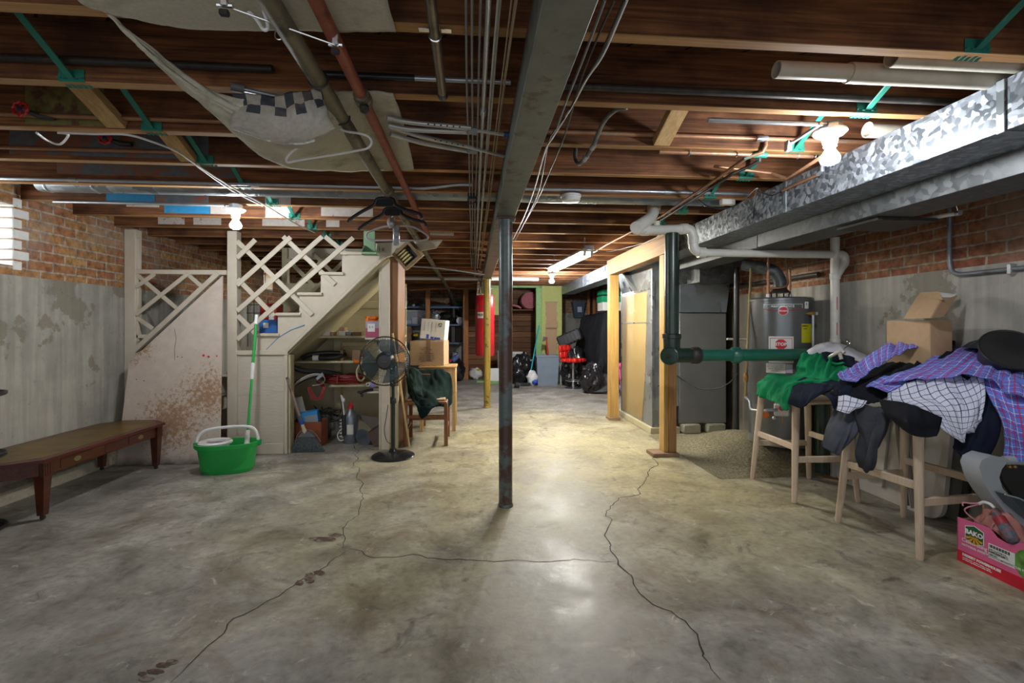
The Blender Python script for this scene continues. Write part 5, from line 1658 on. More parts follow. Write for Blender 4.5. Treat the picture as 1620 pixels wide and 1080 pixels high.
octo = [(TX1, TY1), (TX1, TY2), (TX1 - 0.17, TY2 + 0.14), (TX2 + 0.12, TY2 + 0.14), (TX2, TY2), (TX2, TY1), (TX2 + 0.12, TY1 - 0.14), (TX1 - 0.17, TY1 - 0.14)]
cx, cy = (TX1 + TX2) / 2, (TY1 + TY2) / 2


def octp(s_, z):
    return [(cx + (x - cx) * s_[0], cy + (y - cy) * s_[1], z) for x, y in octo]


obj('tabletop', MB().prism(octp((1, 1), TH - 0.02), (0, 0, 0.02)), wood('reddish_table_edge', (0.055, 0.010, 0.009), (0.12, 0.022, 0.018), 1, rough=0.3), tb)
t = NT('tooled_leather', 0.38, 0, 0.5)
co = t.coord(rnd=False)
t.base(t.ramp(t.noise(co, 5, 7, 0.6), [(0.3, (0.05, 0.033, 0.007)), (0.5, (0.135, 0.078, 0.014)), (0.7, (0.19, 0.115, 0.025))]))
o = obj('leather_inlay', MB().prism(octp((0.82, 0.92), TH - 0.001), (0, 0, 0.0025)), t.m, tb)
o['label'] = 'brown green leather inlay'
obj('apron', MB().prism(octp((0.90, 0.955), TH - 0.105), (0, 0, 0.085)), MAHOG, tb)
for i, y in enumerate((TY1 + 0.28, TY1 + 0.6, TY1 + 0.9)):
    w_ = 0.14 if i == 1 else 0.26
    dr = obj('drawer', MB().box(cx + (TX1 - cx) * 0.90 - 0.002, cx + (TX1 - cx) * 0.90 + 0.004, y - w_ / 2, y + w_ / 2, TH - 0.095, TH - 0.035, 0.003), MAHOG, tb)
    if i != 1:
        q = V((cx + (TX1 - cx) * 0.90 + 0.008, y, TH - 0.065))
        mb = MB(); mb.lathe([(0.03, 0.0), (0.028, 0.004), (0, 0.005)], (q.x - 0.004, q.y, q.z), (1, 0, 0), 16)
        for p in mb.v:
            p.z = q.z + (p.z - q.z) * 0.6
        obj('drawer_pull', mb, plain('old_brass', (0.28, 0.22, 0.12), 0.4, 0.7), dr)
for (lx, ly) in ((TX1 - 0.045, TY1 + 0.045), (TX1 - 0.045, TY2 - 0.045), (TX2 + 0.06, TY1 + 0.045), (TX2 + 0.06, TY2 - 0.045)):
    mb = MB()
    n = 4
    top, bot = 0.033, 0.019
    vs = []
    for z, r_ in ((TH - 0.02, top), (TH - 0.11, top), (TH - 0.115, top * 0.9), (0.03, bot)):
        vs += [(lx - r_, ly - r_, z), (lx + r_, ly - r_, z), (lx + r_, ly + r_, z), (lx - r_, ly + r_, z)]
    fs = [(0, 1, 2, 3), (12, 15, 14, 13)]
    for a in range(3):
        for k in range(4):
            fs.append((a * 4 + k, a * 4 + 4 + k, a * 4 + 4 + (k + 1) % 4, a * 4 + (k + 1) % 4))
    mb.add(vs, fs)
    for k in range(3):
        mb.box(lx + top - 0.001, lx + top + 0.003, ly - 0.022 + 0.017 * k, ly - 0.013 + 0.017 * k, TH - 0.105, TH - 0.03, 0.001)
    lg = obj('leg', mb, MAHOG, tb)
    obj('caster', MB().lathe([(0.004, -0.008), (0.015, -0.006), (0.015, 0.006), (0.004, 0.008)], (lx, ly, 0.0155), (0, 1, 0), 14), DKIRON, lg)

# black tiered stand at the very left edge
sd_ = thing('tiered_stand', 'black tiered stand just showing at the left edge of the view', 'stand', (-3.02, 2.72, 0))
cxs, cys = P(-52, 825, d=2.80).x, P(-52, 825, d=2.80).y
sd_.location = (cxs, cys, 0)
obj('pole', MB().tube([(cxs, cys, 0), (cxs, cys, 0.85)], 0.012, 10), BLACKP, sd_)
for z in (0.0, 0.43, 0.795):
    obj('tray', MB().lathe([(0.0, z), (0.155, z), (0.165, z + 0.008), (0.165, z + 0.024), (0.158, z + 0.024), (0.15, z + 0.01), (0, z + 0.01)], (cxs, cys, 0), n=32), BLACKP, sd_)

# ---------------------------------------------------------------- spin mop and bucket
GREENP = plain('green_bucket_plastic', (0.012, 0.36, 0.065), 0.35, var=0.05)
bk0 = V((-2.045, 4.22, 0))
bk = thing('mop_bucket', 'green oval mop bucket with white spin basket below the stairs', 'bucket', bk0)


def oval(a_, b_, z, n=36, rot=0.13):
    out = []
    for k in range(n):
        t_ = 2 * pi * k / n
        x = a_ * math.copysign(abs(cos(t_)) ** 0.75, cos(t_)); y = b_ * math.copysign(abs(sin(t_)) ** 0.8, sin(t_))
        out.append(bk0 + V((x * cos(rot) - y * sin(rot), x * sin(rot) + y * cos(rot), z)))
    return out


def loft(rings):
    mb = MB(); n = len(rings[0])
    vs = [p for r_ in rings for p in r_]
    fs = []
    for i in range(len(rings) - 1):
        for k in range(n):
            fs.append((i * n + k, i * n + (k + 1) % n, (i + 1) * n + (k + 1) % n, (i + 1) * n + k))
    fs.append(tuple(range(n)))
    fs.append(tuple((len(rings) - 1) * n + k for k in range(n)))
    return mb.add(vs, fs)


obj('tub', loft([oval(0.185, 0.125, 0.0), oval(0.19, 0.13, 0.006), oval(0.222, 0.148, 0.205), oval(0.238, 0.158, 0.207), oval(0.24, 0.16, 0.24), oval(0.226, 0.148, 0.242), oval(0.222, 0.145, 0.236), oval(0.20, 0.132, 0.03)]), GREENP, bk)
bc = bk0 + V((-0.095, -0.012, 0.17))
obj('spin_basket', MB().lathe([(0.07, -0.13), (0.105, 0.06), (0.125, 0.062), (0.128, 0.075), (0.118, 0.085), (0.075, 0.08), (0.07, 0.06), (0.06, -0.05), (0, -0.05)], bc, n=32), WHITEP, bk)
obj('basket_mesh', MB().lathe([(0.058, 0.066), (0.0, 0.064)], bc, n=24), GREYPL, bk)
hp = spline([bk0 + V((-0.235, -0.03, 0.225)), bk0 + V((-0.225, -0.03, 0.29)), bk0 + V((-0.16, -0.02, 0.345)), bk0 + V((0, 0, 0.365)), bk0 + V((0.16, 0.02, 0.36)), bk0 + V((0.215, 0.03, 0.315)), bk0 + V((0.235, 0.03, 0.235))], 6)
obj('carry_handle', MB().tube(hp, 0.013, 10), WHITEP, bk)
for s_ in (-1, 1):
    obj('handle_bracket', MB().obox(bk0 + V((0.235 * s_, 0.03 * s_, 0.225)), (0.03, 0.05, 0.05)), GREENP, bk)
q0, q1 = P(391, 697, Y=4.28), P(406, 498, Y=4.6)
mp_ = thing('spin_mop', 'green and white spin mop standing upright in the bucket', 'mop', (q0.x, q0.y, 0.03))
dr = (q1 - q0).normalized()
L = (q1 - q0).length
obj('lower_pole', MB().tube([q0, q0 + dr * L * 0.6], 0.011, 12), GREENP, mp_)
obj('upper_pole', MB().tube([q0 + dr * L * 0.6, q0 + dr * L * 0.93], 0.013, 12), GREENP, mp_)
obj('collar', MB().tube([q0 + dr * L * 0.47, q0 + dr * L * 0.485, q0 + dr * L * 0.58, q0 + dr * L * 0.6], [0.012, 0.016, 0.018, 0.016], 12), WHITEP, mp_)
obj('grip_end', MB().tube([q0 + dr * L * 0.92, q0 + dr * L], 0.0155, 12), WHITEP, mp_)
obj('foot_socket', MB().tube([q0 - dr * 0.13, q0, q0 + dr * 0.09], [0.03, 0.02, 0.016], 12), WHITEP, mp_)
obj('mop_head', MB().lathe([(0.02, 0.02), (0.05, 0.012), (0.055, 0.0)], q0 - dr * 0.14, (0, 0, 1), 18), GREENP, mp_)

# ---------------------------------------------------------------- push broom in the corner
b0 = PF(484, 716); b0.y += 0.02
br = thing('floor_broom', 'grey bristled floor broom with a worn blue necked handle', 'broom', (b0.x, b0.y, 0))
mb = MB()
nb = 60
for i in range(nb):
    f = i / (nb - 1) - 0.5
    for r_ in range(3):
        top = b0 + V((f * 0.15, 0.01 * (r_ - 1), 0.165 - abs(f) * 0.05))
        bot = b0 + V((f * 0.33 + 0.003, 0.02 * (r_ - 1), 0.002 + 0.01 * abs(noise.noise(V((i * 1.7, r_, 0))))))
        mb.tube([top, top.lerp(bot, 0.5) + V((0, 0, 0.0)), bot], [0.002, 0.0026, 0.0018], 4)
o = obj('bristles', mb, plain('grey_bristle', (0.10, 0.12, 0.13), 0.7, var=0.5, scale=60), br)
o['kind'] = 'stuff'
obj('bristle_cap', MB().prism([b0 + V((-0.085, -0.018, 0.15)), b0 + V((0.085, -0.018, 0.15)), b0 + V((0.03, -0.018, 0.20)), b0 + V((-0.03, -0.018, 0.20))], (0, 0.036, 0)), plain('grey_cap', (0.15, 0.16, 0.17), 0.5), br)
hp = [b0 + V((-0.11, 0, 0.10)), b0 + V((-0.07, 0, 0.19)), b0 + V((0, 0, 0.215)), b0 + V((0.07, 0, 0.19)), b0 + V((0.13, 0, 0.10))]
obj('wire_brace', MB().tube(spline(hp, 5), 0.004, 6), CABG, br)
h1 = P(457, 606, Y=4.70)
h0 = b0 + V((-0.015, 0, 0.19))
hd = h1 - h0
obj('neck', MB().tube([h0, h0 + hd * 0.18], [0.02, 0.014], 12), plain('cream_neck', (0.62, 0.56, 0.38), 0.5), br)
obj('blue_collar', MB().tube([h0 + hd * 0.17, h0 + hd * 0.26], 0.0155, 12), plain('blue_tape', (0.03, 0.09, 0.45), 0.4), br)
obj('handle', MB().tube([h0 + hd * 0.25, h0 + hd, h0 + hd * 1.12], 0.0125, 12), dirty('worn_broom_handle', (0.25, 0.19, 0.15), (0.32, 0.25, 0.2), (0.14, 0.09, 0.07), 7, (0.5, 0.6)), br)

# ---------------------------------------------------------------- stand fan
f0 = PF(622, 722); f0.z = 0
fan = thing('stand_fan', 'black pedestal fan standing on a round base at the closet post', 'fan', f0)
obj('base', MB().lathe([(0.195, 0), (0.197, 0.012), (0.185, 0.022), (0.08, 0.045), (0.04, 0.05), (0.03, 0.075)], f0, n=48), plain('glossy_black_base', (0.016, 0.016, 0.018), 0.15, var=0.1), fan)
obj('pole', MB().tube([f0 + V((0, 0, 0.05)), f0 + V((0, 0, 0.52))], 0.019, 16), BLACKP, fan)
obj('height_collar', MB().lathe([(0.021, 0.0), (0.028, 0.01), (0.028, 0.055), (0.021, 0.065)], f0 + V((0, 0, 0.49)), n=16), BLACKP, fan)
obj('inner_pole', MB().tube([f0 + V((0, 0, 0.52)), f0 + V((0, 0, 0.66))], 0.0145, 14), BLACKP, fan)
obj('control_box', MB().obox(f0 + V((0, 0, 0.75)), (0.055, 0.06, 0.20), None, 0.012), BLACKP, fan)
for z in (0.69, 0.725, 0.76, 0.79):
    obj('button', MB().obox(f0 + V((0.0, -0.032, z)), (0.012, 0.006, 0.01)), GREYPL, fan)
hc = P(609, 571, d=4.38)
fdir = (V((0.10, -1, 0.0))).normalized()  # faces the camera side
obj('motor', MB().lathe([(0.03, -0.16), (0.075, -0.14), (0.085, -0.05), (0.06, -0.02)], hc, fdir, 20), BLACKP, fan)
obj('motor_neck', MB().tube([f0 + V((0, 0, 0.84)), hc + V((0.02, 0.08, -0.02)), hc - fdir * 0.09], [0.03, 0.035, 0.04], 12), BLACKP, fan)
fx = fdir.cross(V((0, 0, 1))).normalized(); fz = V((0, 0, 1))
CR = 0.222
mb = MB()
for k in range(72):
    an = 2 * pi * k / 72
    r_ = fx * cos(an) + fz * sin(an)
    an2 = an + 0.25
    r2 = fx * cos(an2) + fz * sin(an2)
    mb.tube([hc + r_ * 0.055 + fdir * 0.06, hc + (r_ * 0.6 + r2 * 0.4) * 0.14 + fdir * 0.058, hc + r2 * 0.2 + fdir * 0.03, hc + r2 * CR], 0.0011, 4)
for rr, dd in ((0.13, 0.06), (0.19, 0.04)):
    mb.tube(arc(hc + fdir * dd, rr, 0, 2 * pi, fx, fz, 40)[:-1], 0.0014, 5, closed=True)
obj('front_grille', mb, BLACKP, fan)
mb = MB()
for k in range(60):
    an = 2 * pi * k / 60
    r_ = fx * cos(an) + fz * sin(an)
    mb.tube([hc + r_ * 0.06 - fdir * 0.075, hc + r_ * 0.17 - fdir * 0.065, hc + r_ * CR - fdir * 0.01], 0.0011, 4)
obj('rear_grille', mb, BLACKP, fan)
mb = MB()
mb.tube(arc(hc, CR, 0, 2 * pi, fx, fz, 56)[:-1], 0.0055, 8, closed=True)
obj('grille_rim', mb, BLACKP, fan)
obj('hub_badge', MB().lathe([(0.058, 0.052), (0.062, 0.06), (0.058, 0.068), (0, 0.07)], hc, fdir, 28), BLACKP, fan)
BLADE = NT('smoky_blue_blade', 0.12, 0, 0.5)
BLADE.base((0.035, 0.10, 0.13))
BLADE.b.inputs['Alpha'].default_value = 0.5
for k in range(3):
    a0 = radians(100 + 120 * k)
    rows = []
    for i in range(7):
        rr = 0.035 + 0.165 * i / 6
        half = radians(20 + 24 * math.sin(min(1, i / 4.5) * pi / 2))
        row = []
        for j in range(5):
            an = a0 + half * (j / 2 - 1) + 0.2 * i / 6
            row.append(hc + (fx * cos(an) + fz * sin(an)) * rr + fdir * (0.025 * (j / 2 - 1)))
        rows.append(row)
    obj('blade', MB().sheet(rows, 10, 10), BLADE.m, fan, solid=0.002)
obj('spinner', MB().lathe([(0.035, -0.02), (0.035, 0.025), (0.02, 0.035), (0, 0.036)], hc, fdir, 18), BLACKP, fan)
text('badge_text', '____', plain('grey_print', (0.4, 0.4, 0.4), 0.4), fan, hc + fdir * 0.0715 + fz * 0.004, fdir.cross(fz) * -1 if False else -fx if (-fx).x > 0 else fx, fz, 0.02)
pxcable('fan_cord', [(614, 640, 'Y', 4.62), (611, 660, 'Y', 4.62), (608, 680, 'Y', 4.64), (612, 697, 'Y', 4.66), (620, 703, 'Y', 4.68)], 0.0035, CABB, 'black power cord dangling down behind the fan pole', 'cord')

# thin stick leaning beside the fan
s0, s1 = PF(648, 708), P(621, 527, Y=4.79)
s0.z = 0.004
one('wooden_stick', MB().tube([s0, s1], 0.0105, 12), wood('pale_stick', (0.45, 0.34, 0.15), (0.58, 0.46, 0.23), 2, rough=0.5), 'thin pale wooden stick leaning behind the fan', 'stick')

# green bracket and the wood framed box hung under the stair top
g_ = thing('green_bracket', 'pale green wooden bracket hanging before the stair top', 'bracket', P(585, 375, Y=4.55))
GRN = dirty('pale_green_paint', (0.22, 0.36, 0.22), (0.26, 0.42, 0.26), (0.14, 0.16, 0.10), 5, (0.6, 0.7), 20, 0.6)
a, b = P(575, 352, Y=4.6), P(593.5, 398, Y=4.6)
obj('back_board', MB().box(a.x, b.x, 4.60, 4.625, b.z, ZJ - 0.004), GRN, g_)
mb = MB()
c1, c2, c3, c4 = P(571, 398, Y=4.48), P(596, 398, Y=4.48), P(593, 384, Y=4.6), P(574, 384, Y=4.6)
obj('tray', MB().box(c1.x, c2.x, 4.48, 4.60, c1.z - 0.02, c1.z), GRN, g_)
for x in (c1.x, c2.x - 0.012):
    obj('tray_side', MB().prism([(x, 4.48, c1.z), (x, 4.60, c1.z), (x, 4.60, c1.z + 0.075), (x, 4.585, c1.z + 0.075)], (0.012, 0, 0)), GRN, g_)
ou = thing('wall_outlet', 'beige outlet plate on the stringer beside the green bracket', 'outlet', S2(603, 395))
q = S2(603, 395)
obj('plate', MB().obox(q + V((0, -0.004, 0)), (0.085, 0.006, 0.058)), plain('beige_plate', (0.55, 0.48, 0.36), 0.4), ou)
for s_ in (-1, 1):
    obj('socket', MB().obox(q + V((0.019 * s_, -0.0075, 0)), (0.022, 0.003, 0.028)), plain('dark_beige_plate', (0.20, 0.17, 0.13), 0.4), ou)
bx = thing('framed_box', 'wood framed box with striped yellow inside under the stair top', 'box', P(650, 400, Y=4.7))
cb = P(646, 403, Y=4.66)
R = Matrix.Rotation(-0.45, 3, 'Z') @ Matrix.Rotation(-0.62, 3, 'Y') @ Matrix.Rotation(0.35, 3, 'X')
mb = MB()
for (dx, dz, sx_, sz_) in ((0, 0.085, 0.22, 0.03), (0, -0.085, 0.22, 0.03), (0.095, 0, 0.03, 0.15), (-0.095, 0, 0.03, 0.15)):
    mb.obox(cb + R @ V((dx, 0, dz)), (sx_, 0.09, sz_), R, 0.003)
obj('frame', mb, wood('box_frame_wood', (0.16, 0.10, 0.05), (0.30, 0.21, 0.11), 0, rough=0.5), bx)
obj('dark_back', MB().obox(cb + R @ V((0, 0.03, 0)), (0.18, 0.02, 0.15), R), BLACKR, bx)
for k in range(4):
    obj('yellow_rib', MB().obox(cb + R @ V((-0.03, -0.005, 0.055 - 0.03 * k)), (0.10, 0.04, 0.018), R), plain('pale_yellow', (0.55, 0.47, 0.22), 0.5), bx)

# ================================================================ middle and back of the room
# ---- chair with jacket
ch_ = thing('wooden_chair', 'brown wooden chair carrying a dark green jacket beside the stair end wall', 'chair', (-0.46, 5.12, 0))
SX0, SX1, SY0, SY1 = -0.69, -0.245, 4.90, 5.35
obj('seat', MB().box(SX0 + 0.005, SX1 - 0.005, SY0 + 0.005, SY1 - 0.01, 0.42, 0.455, 0.008), CHAIRW, ch_)
obj('seat_pad', MB().box(SX0 + 0.03, SX1 - 0.03, SY0 + 0.03, SY1 - 0.05, 0.456, 0.475, 0.01), plain('tan_pad', (0.42, 0.29, 0.17), 0.8), ch_)
for x in (SX0 + 0.02, SX1 - 0.02):
    obj('leg', MB().bar((x, SY0 + 0.02, 0.0), (x, SY0 + 0.02, 0.44), 0.038, 0.038, up=(0, 1, 0)), CHAIRW, ch_)
    obj('leg', MB().bar((x, SY1 - 0.01, 0.0), (x, SY1 + 0.02, 0.70), 0.038, 0.036, up=(0, 1, 0)), CHAIRW, ch_)
    obj('stretcher', MB().bar((x, SY0 + 0.02, 0.16), (x, SY1, 0.16), 0.022, 0.022), CHAIRW, ch_)
obj('stretcher', MB().bar((SX0 + 0.02, SY0 + 0.02, 0.30), (SX1 - 0.02, SY0 + 0.02, 0.30), 0.022, 0.03), CHAIRW, ch_)
obj('stretcher', MB().bar((SX0 + 0.02, SY1 - 0.005, 0.20), (SX1 - 0.02, SY1 - 0.005, 0.20), 0.022, 0.03), CHAIRW, ch_)
obj('backrest', MB().box(SX0 + 0.02, SX1 - 0.02, SY1 + 0.005, SY1 + 0.03, 0.56, 0.69, 0.008), CHAIRW, ch_)
JK = plain('dark_green_jacket_cloth', (0.008, 0.019, 0.017), 0.9, var=0.2, spec=0.12)
jk = thing('green_jacket', 'dark green jacket thrown over the wooden chair', 'jacket', (-0.46, 5.1, 0.5))
rows = [[P(640, 590, d=5.5), P(665, 590, d=5.55), P(690, 590, d=5.5), P(713, 596, d=5.45)],
        [P(641, 578, d=5.35), P(665, 584, d=5.4), P(690, 583, d=5.36), P(713, 590, d=5.28)],
        [P(643, 592, d=5.18), P(668, 606, d=5.15), P(692, 608, d=5.12), P(716, 616, d=5.1)],
        [P(645, 612, d=5.0), P(664, 626, d=4.9), P(690, 630, d=4.88), P(714, 640, d=5.0)],
        [P(650, 626, d=4.85), P(663, 642, d=4.78), P(682, 642, d=4.76), P(700, 640, d=4.85)],
        [P(656, 640, d=4.82), P(665, 662, d=4.76), P(680, 652, d=4.75), P(692, 640, d=4.82)]]
obj('body', MB().sheet(rows, 30, 36, 0.022, 9, 11), JK, jk, solid=0.008)
rows = [[P(646, 580, d=5.2), P(658, 582, d=5.15), P(668, 590, d=5.1)], [P(648, 600, d=4.98), P(656, 606, d=4.92), P(668, 612, d=4.95)],
        [P(652, 618, d=4.82), P(658, 622, d=4.78), P(668, 624, d=4.8)], [P(655, 632, d=4.78), P(660, 634, d=4.76), P(666, 630, d=4.78)]]
obj('sleeve', MB().sheet(rows, 14, 24, 0.015, 12, 4), JK, jk, solid=0.01)
q = P(695, 595, d=5.27)
obj('label', MB().obox(q, (0.03, 0.004, 0.028), (0.9, 0.2, -0.3)), PAPER, jk)

# ---- honey wood cabinet with two cartons
x0, x1 = P(664, 600, Y=5.62).x, P(721, 600, Y=5.62).x
hw = thing('honey_side_table', 'honey coloured wooden side table behind the jacket chair', 'table', ((x0 + x1) / 2, 5.8, 0))
obj('body', MB().box(x0, x1, 5.60, 5.98, 0.43, 0.735, 0.006), LIGHTW, hw)
obj('tabletop', MB().box(x0 - 0.012, x1 + 0.012, 5.585, 5.99, 0.735, 0.755, 0.005), LIGHTW, hw)
for x in (x0 + 0.02, x1 - 0.02):
    for y in (5.62, 5.96):
        obj('leg', MB().bar((x, y, 0), (x, y, 0.43), 0.04, 0.04, up=(0, 1, 0)), LIGHTW, hw)
c0 = P(681, 570, Y=5.78)
cb = thing('brown_carton', 'brown cardboard carton with upside down printing on the side table', 'box', (c0.x, 5.78, 0.755))
R = Matrix.Rotation(-0.14, 3, 'Z')
cc0 = V((c0.x - 0.01, 5.80, 0.757 + 0.145))
obj('carton_body', MB().obox(cc0, (0.40, 0.30, 0.29), R, 0.004), CARD, cb)
obj('packing_tape', MB().obox(cc0 + R @ V((0.02, -0.001, 0.03)), (0.05, 0.301, 0.24), R, 0.001), CARD_D, cb)
for i, l in enumerate(('PACKED IN CHINA', 'PORCELAIN TABLEWARE', 'THIS SIDE OF THE BOX', 'KEEP DRY STORE FLAT', 'HANDLE WITH CARE', 'NET WT', 'MADE FOR TABLE', '12 PIECES')):
    text('printed_text', l, INK, cb, cc0 + R @ V((0.0, -0.1525, -0.09 + 0.022 * i)), R @ V((-1, 0, 0)), (0, 0, -1), 0.017)
wb = thing('white_carton', 'white carton with a recycling mark tilted on the brown carton', 'box', cc0 + V((0, 0, 0.15)))
R2 = Matrix.Rotation(-0.15, 3, 'Z') @ Matrix.Rotation(0.09, 3, 'Y')
c2 = cc0 + V((0.06, 0.02, 0.145 + 0.132))
obj('carton_body', MB().obox(c2, (0.29, 0.22, 0.235), R2, 0.003), WHITEC, wb)
obj('side_panel', MB().obox(c2 + R2 @ V((-0.1455, 0, 0)), (0.004, 0.218, 0.233), R2, 0.001), CARD_D, wb)
mb = MB()
for k in range(3):
    a0 = k * 2 * pi / 3
    mb.tube(arc(c2 + R2 @ V((0.085, -0.111, 0.06)), 0.019, a0, a0 + 1.6, R2 @ V((1, 0, 0)), R2 @ V((0, 0, 1)), 6), [0.005] * 5 + [0.007, 0.002], 6)
obj('recycling_mark', mb, INK, wb)
for i in range(4):
    text('printed_text', 'paper goods lot', CABG, wb, c2 + R2 @ V((-0.10 + 0.045 * i, -0.1115, 0.03)), R2 @ V((0, 0, -1)), R2 @ V((1, 0, 0)), 0.017)
mb = MB()
for (dx, w_, h_) in ((-0.055, 0.03, 0.05), (0.0, 0.035, 0.025), (0.06, 0.07, 0.022)):
    o = obj('blue_print', MB().obox(c2 + R2 @ V((dx, -0.1112, -0.112 + h_ / 2)), (w_, 0.002, h_), R2, 0), plain('blue_ink', (0.03, 0.08, 0.50), 0.5), wb)

# ---- punching bag
pb0 = P(767, 515, Y=7.72)
pb = thing('punching_bag', 'red heavy punching bag hung on chains behind the yellow column', 'punching bag', (pb0.x, pb0.y, 0.75))
ztop, zbot = P(767, 467, Y=7.72).z, P(767, 563, Y=7.72).z
obj('bag_body', MB().lathe([(0.05, zbot), (0.135, zbot + 0.006), (0.152, zbot + 0.03), (0.153, ztop - 0.25), (0.147, ztop - 0.03), (0.13, ztop), (0.02, ztop - 0.01)], (pb0.x, pb0.y, 0), n=32), plain('red_vinyl', (0.56, 0.015, 0.03), 0.28, var=0.15, spec=0.6, bump=0.15, bs=14), pb)
q = P(759, 498, Y=7.57)
lbp = obj('badge', MB().lathe([(0.1545, q.z - 0.05), (0.1545, q.z + 0.045)], (pb0.x, pb0.y, 0), n=8, a0=-2.45, a1=-1.75), PAPER, pb)
text('badge_text', 'TKO', INK, lbp, V((pb0.x - 0.08, pb0.y - 0.136, q.z)), (0.85, -0.5, 0), (0, 0, 1), 0.05, bold=0.002)


def chain(mb, p, q, n=10, r=0.004):
    d = (q - p)
    for i in range(n):
        c = p + d * ((i + 0.5) / n)
        t_ = d.normalized(); s_ = t_.orthogonal().normalized()
        if i % 2:
            s_ = t_.cross(s_)
        L = d.length / n * 0.68
        mb.tube([c + t_ * (L * cos(a)) + s_ * (0.013 * sin(a)) for a in [2 * pi * k / 8 for k in range(8)]], r, 5, closed=True)


for sx_, top in ((-1, P(757, 438, Y=7.7)), (1, P(775, 440, Y=7.75))):
    top = V((top.x, 7.72, ZJ - 0.02))
    top.z = 1.96
    for sy_ in (-1, 1):
        mb = MB(); chain(mb, V((pb0.x + sx_ * (0.12 if sy_ > 0 else 0.06), pb0.y + 0.08 * sy_, ztop)), top, 10)
        obj('chain', mb, CHROME, pb)
    mb = MB(); chain(mb, top, V((top.x, 7.72, ZJ + 0.02)), 7)
    obj('chain', mb, CHROME, pb)

# ---- blue shelving on the back wall at left, studs and goods
SHX0, SHX1, SHY0, SHY1 = -2.35, -0.19, 11.35, 11.8
sh = thing('blue_shelving', 'blue steel shelving against the back brick wall', 'shelf unit', ((SHX0 + SHX1) / 2, 11.6, 0))
BLUES = plain('blue_steel', (0.09, 0.14, 0.26), 0.4)
SHZ = [P(700, v, Y=SHY0).z for v in (484.5, 512.5, 541.5, 572)] + [0.1]
for z in SHZ:
    obj('shelf_board', MB().box(SHX0, SHX1, SHY0, SHY1, z - 0.04, z, 0.003), BLUES, sh)
for x in (SHX0, SHX1 - 0.03):
    for y in (SHY0 + 0.002, SHY1 - 0.032):
        obj('upright', MB().box(x, x + 0.03, y, y + 0.03, 0, SHZ[0] + 0.02, 0.002), WHITEP if x > -1 else BLUES, sh)
for (u0, u1, yy, lab) in ((673, 680, 11.1, 'orange brown wall stud before the blue shelving, left one'), (733, 741, 11.1, 'orange brown wall stud at the right end of the blue shelving')):
    a, b = P(u0, 500, Y=yy), P(u1, 500, Y=yy)
    one('wall_stud', MB().box(a.x, b.x, yy, yy + 0.09, 0, ZJ - 0.002), ORANGE_Z, lab, 'stud', 'wall studs before the shelving')


def gbox(u0, u1, v0, v1, y, dep, m, name, lab, cat='box', grp=None, z0=None):
    a, b = P(u0, v0, Y=y), P(u1, v1, Y=y)
    zz = b.z if z0 is None else z0
    return one(name, MB().obox(((a.x + b.x) / 2, y + dep / 2, (a.z + zz) / 2), (abs(b.x - a.x), dep, a.z - zz), None, 0.008), m, lab, cat, grp)


z = SHZ[0] + 0.001
q = P(642, 480, Y=11.45)
k = thing('lilac_cup', 'lilac cup at the left of the top blue shelf', 'cup', (q.x, 11.45, z))
obj('cup_body', MB().lathe([(0.03, 0), (0.045, 0.12), (0.04, 0.12), (0.026, 0.01), (0, 0.01)], (q.x, 11.45, z), n=18), plain('lilac_plastic', (0.32, 0.25, 0.60), 0.4), k)
for (u, m, lab, r_, h) in ((654, CABW, 'small pale jar on the top blue shelf', 0.035, 0.07), (667, plain('teal_pot', (0.05, 0.28, 0.26), 0.4), 'teal lidded pot on the top blue shelf', 0.05, 0.08)):
    q = P(u, 480, Y=11.5)
    k = thing('small_jar', lab, 'jar', (q.x, 11.5, z))
    obj('jar_body', MB().lathe([(r_, 0), (r_ * 1.05, h * 0.6), (r_ * 0.9, h * 0.7)], (q.x, 11.5, z), n=16), m, k)
    obj('lid', MB().lathe([(r_ * 0.95, h * 0.7), (r_ * 0.95, h), (0.0, h * 1.02)], (q.x, 11.5, z), n=16), BLACKP, k)
gbox(646, 672, 479, 485, 11.55, 0.15, BLACKP, 'black_tray', 'low black tray behind the jars on the top blue shelf', 'tray', z0=z)
mb = MB().ball(V((P(725, 480, Y=11.55).x, 11.55, z + 0.07)), 0.11, (1.0, 0.8, 0.62), 12, 0.5, 2)
one('green_cloth', mb, plain('dark_green_cloth', (0.015, 0.07, 0.03), 0.8), 'dark green bundle at the right of the top blue shelf', 'cloth')
gbox(684, 712, 481, 485, 11.5, 0.2, BLACKP, 'black_tray', 'flat black tray mid top blue shelf', 'tray', z0=z)
z = SHZ[1] + 0.001
a, b = P(622, 490, Y=11.4), P(671, 512, Y=11.4)
k = thing('clear_bin', 'clear plastic bin full of pale cartons on the second blue shelf', 'bin', ((a.x + b.x) / 2, 11.55, z))
CLEAR = NT('clear_plastic', 0.2); CLEAR.base((0.6, 0.63, 0.72)); CLEAR.b.inputs['Alpha'].default_value = 0.28
mb = MB()
mb.box(a.x, b.x, 11.40, 11.404, z, z + 0.32, 0); mb.box(a.x, b.x, 11.7, 11.704, z, z + 0.32, 0); mb.box(a.x, a.x + 0.004, 11.4, 11.7, z, z + 0.32, 0); mb.box(b.x - 0.004, b.x, 11.4, 11.7, z, z + 0.32, 0); mb.box(a.x, b.x, 11.4, 11.7, z, z + 0.004, 0)
obj('bin_wall', mb, CLEAR.m, k)
obj('rim', MB().box(a.x - 0.01, b.x + 0.01, 11.39, 11.40, z + 0.30, z + 0.325), plain('bin_rim', (0.5, 0.52, 0.6), 0.4), k)
wid = b.x - a.x
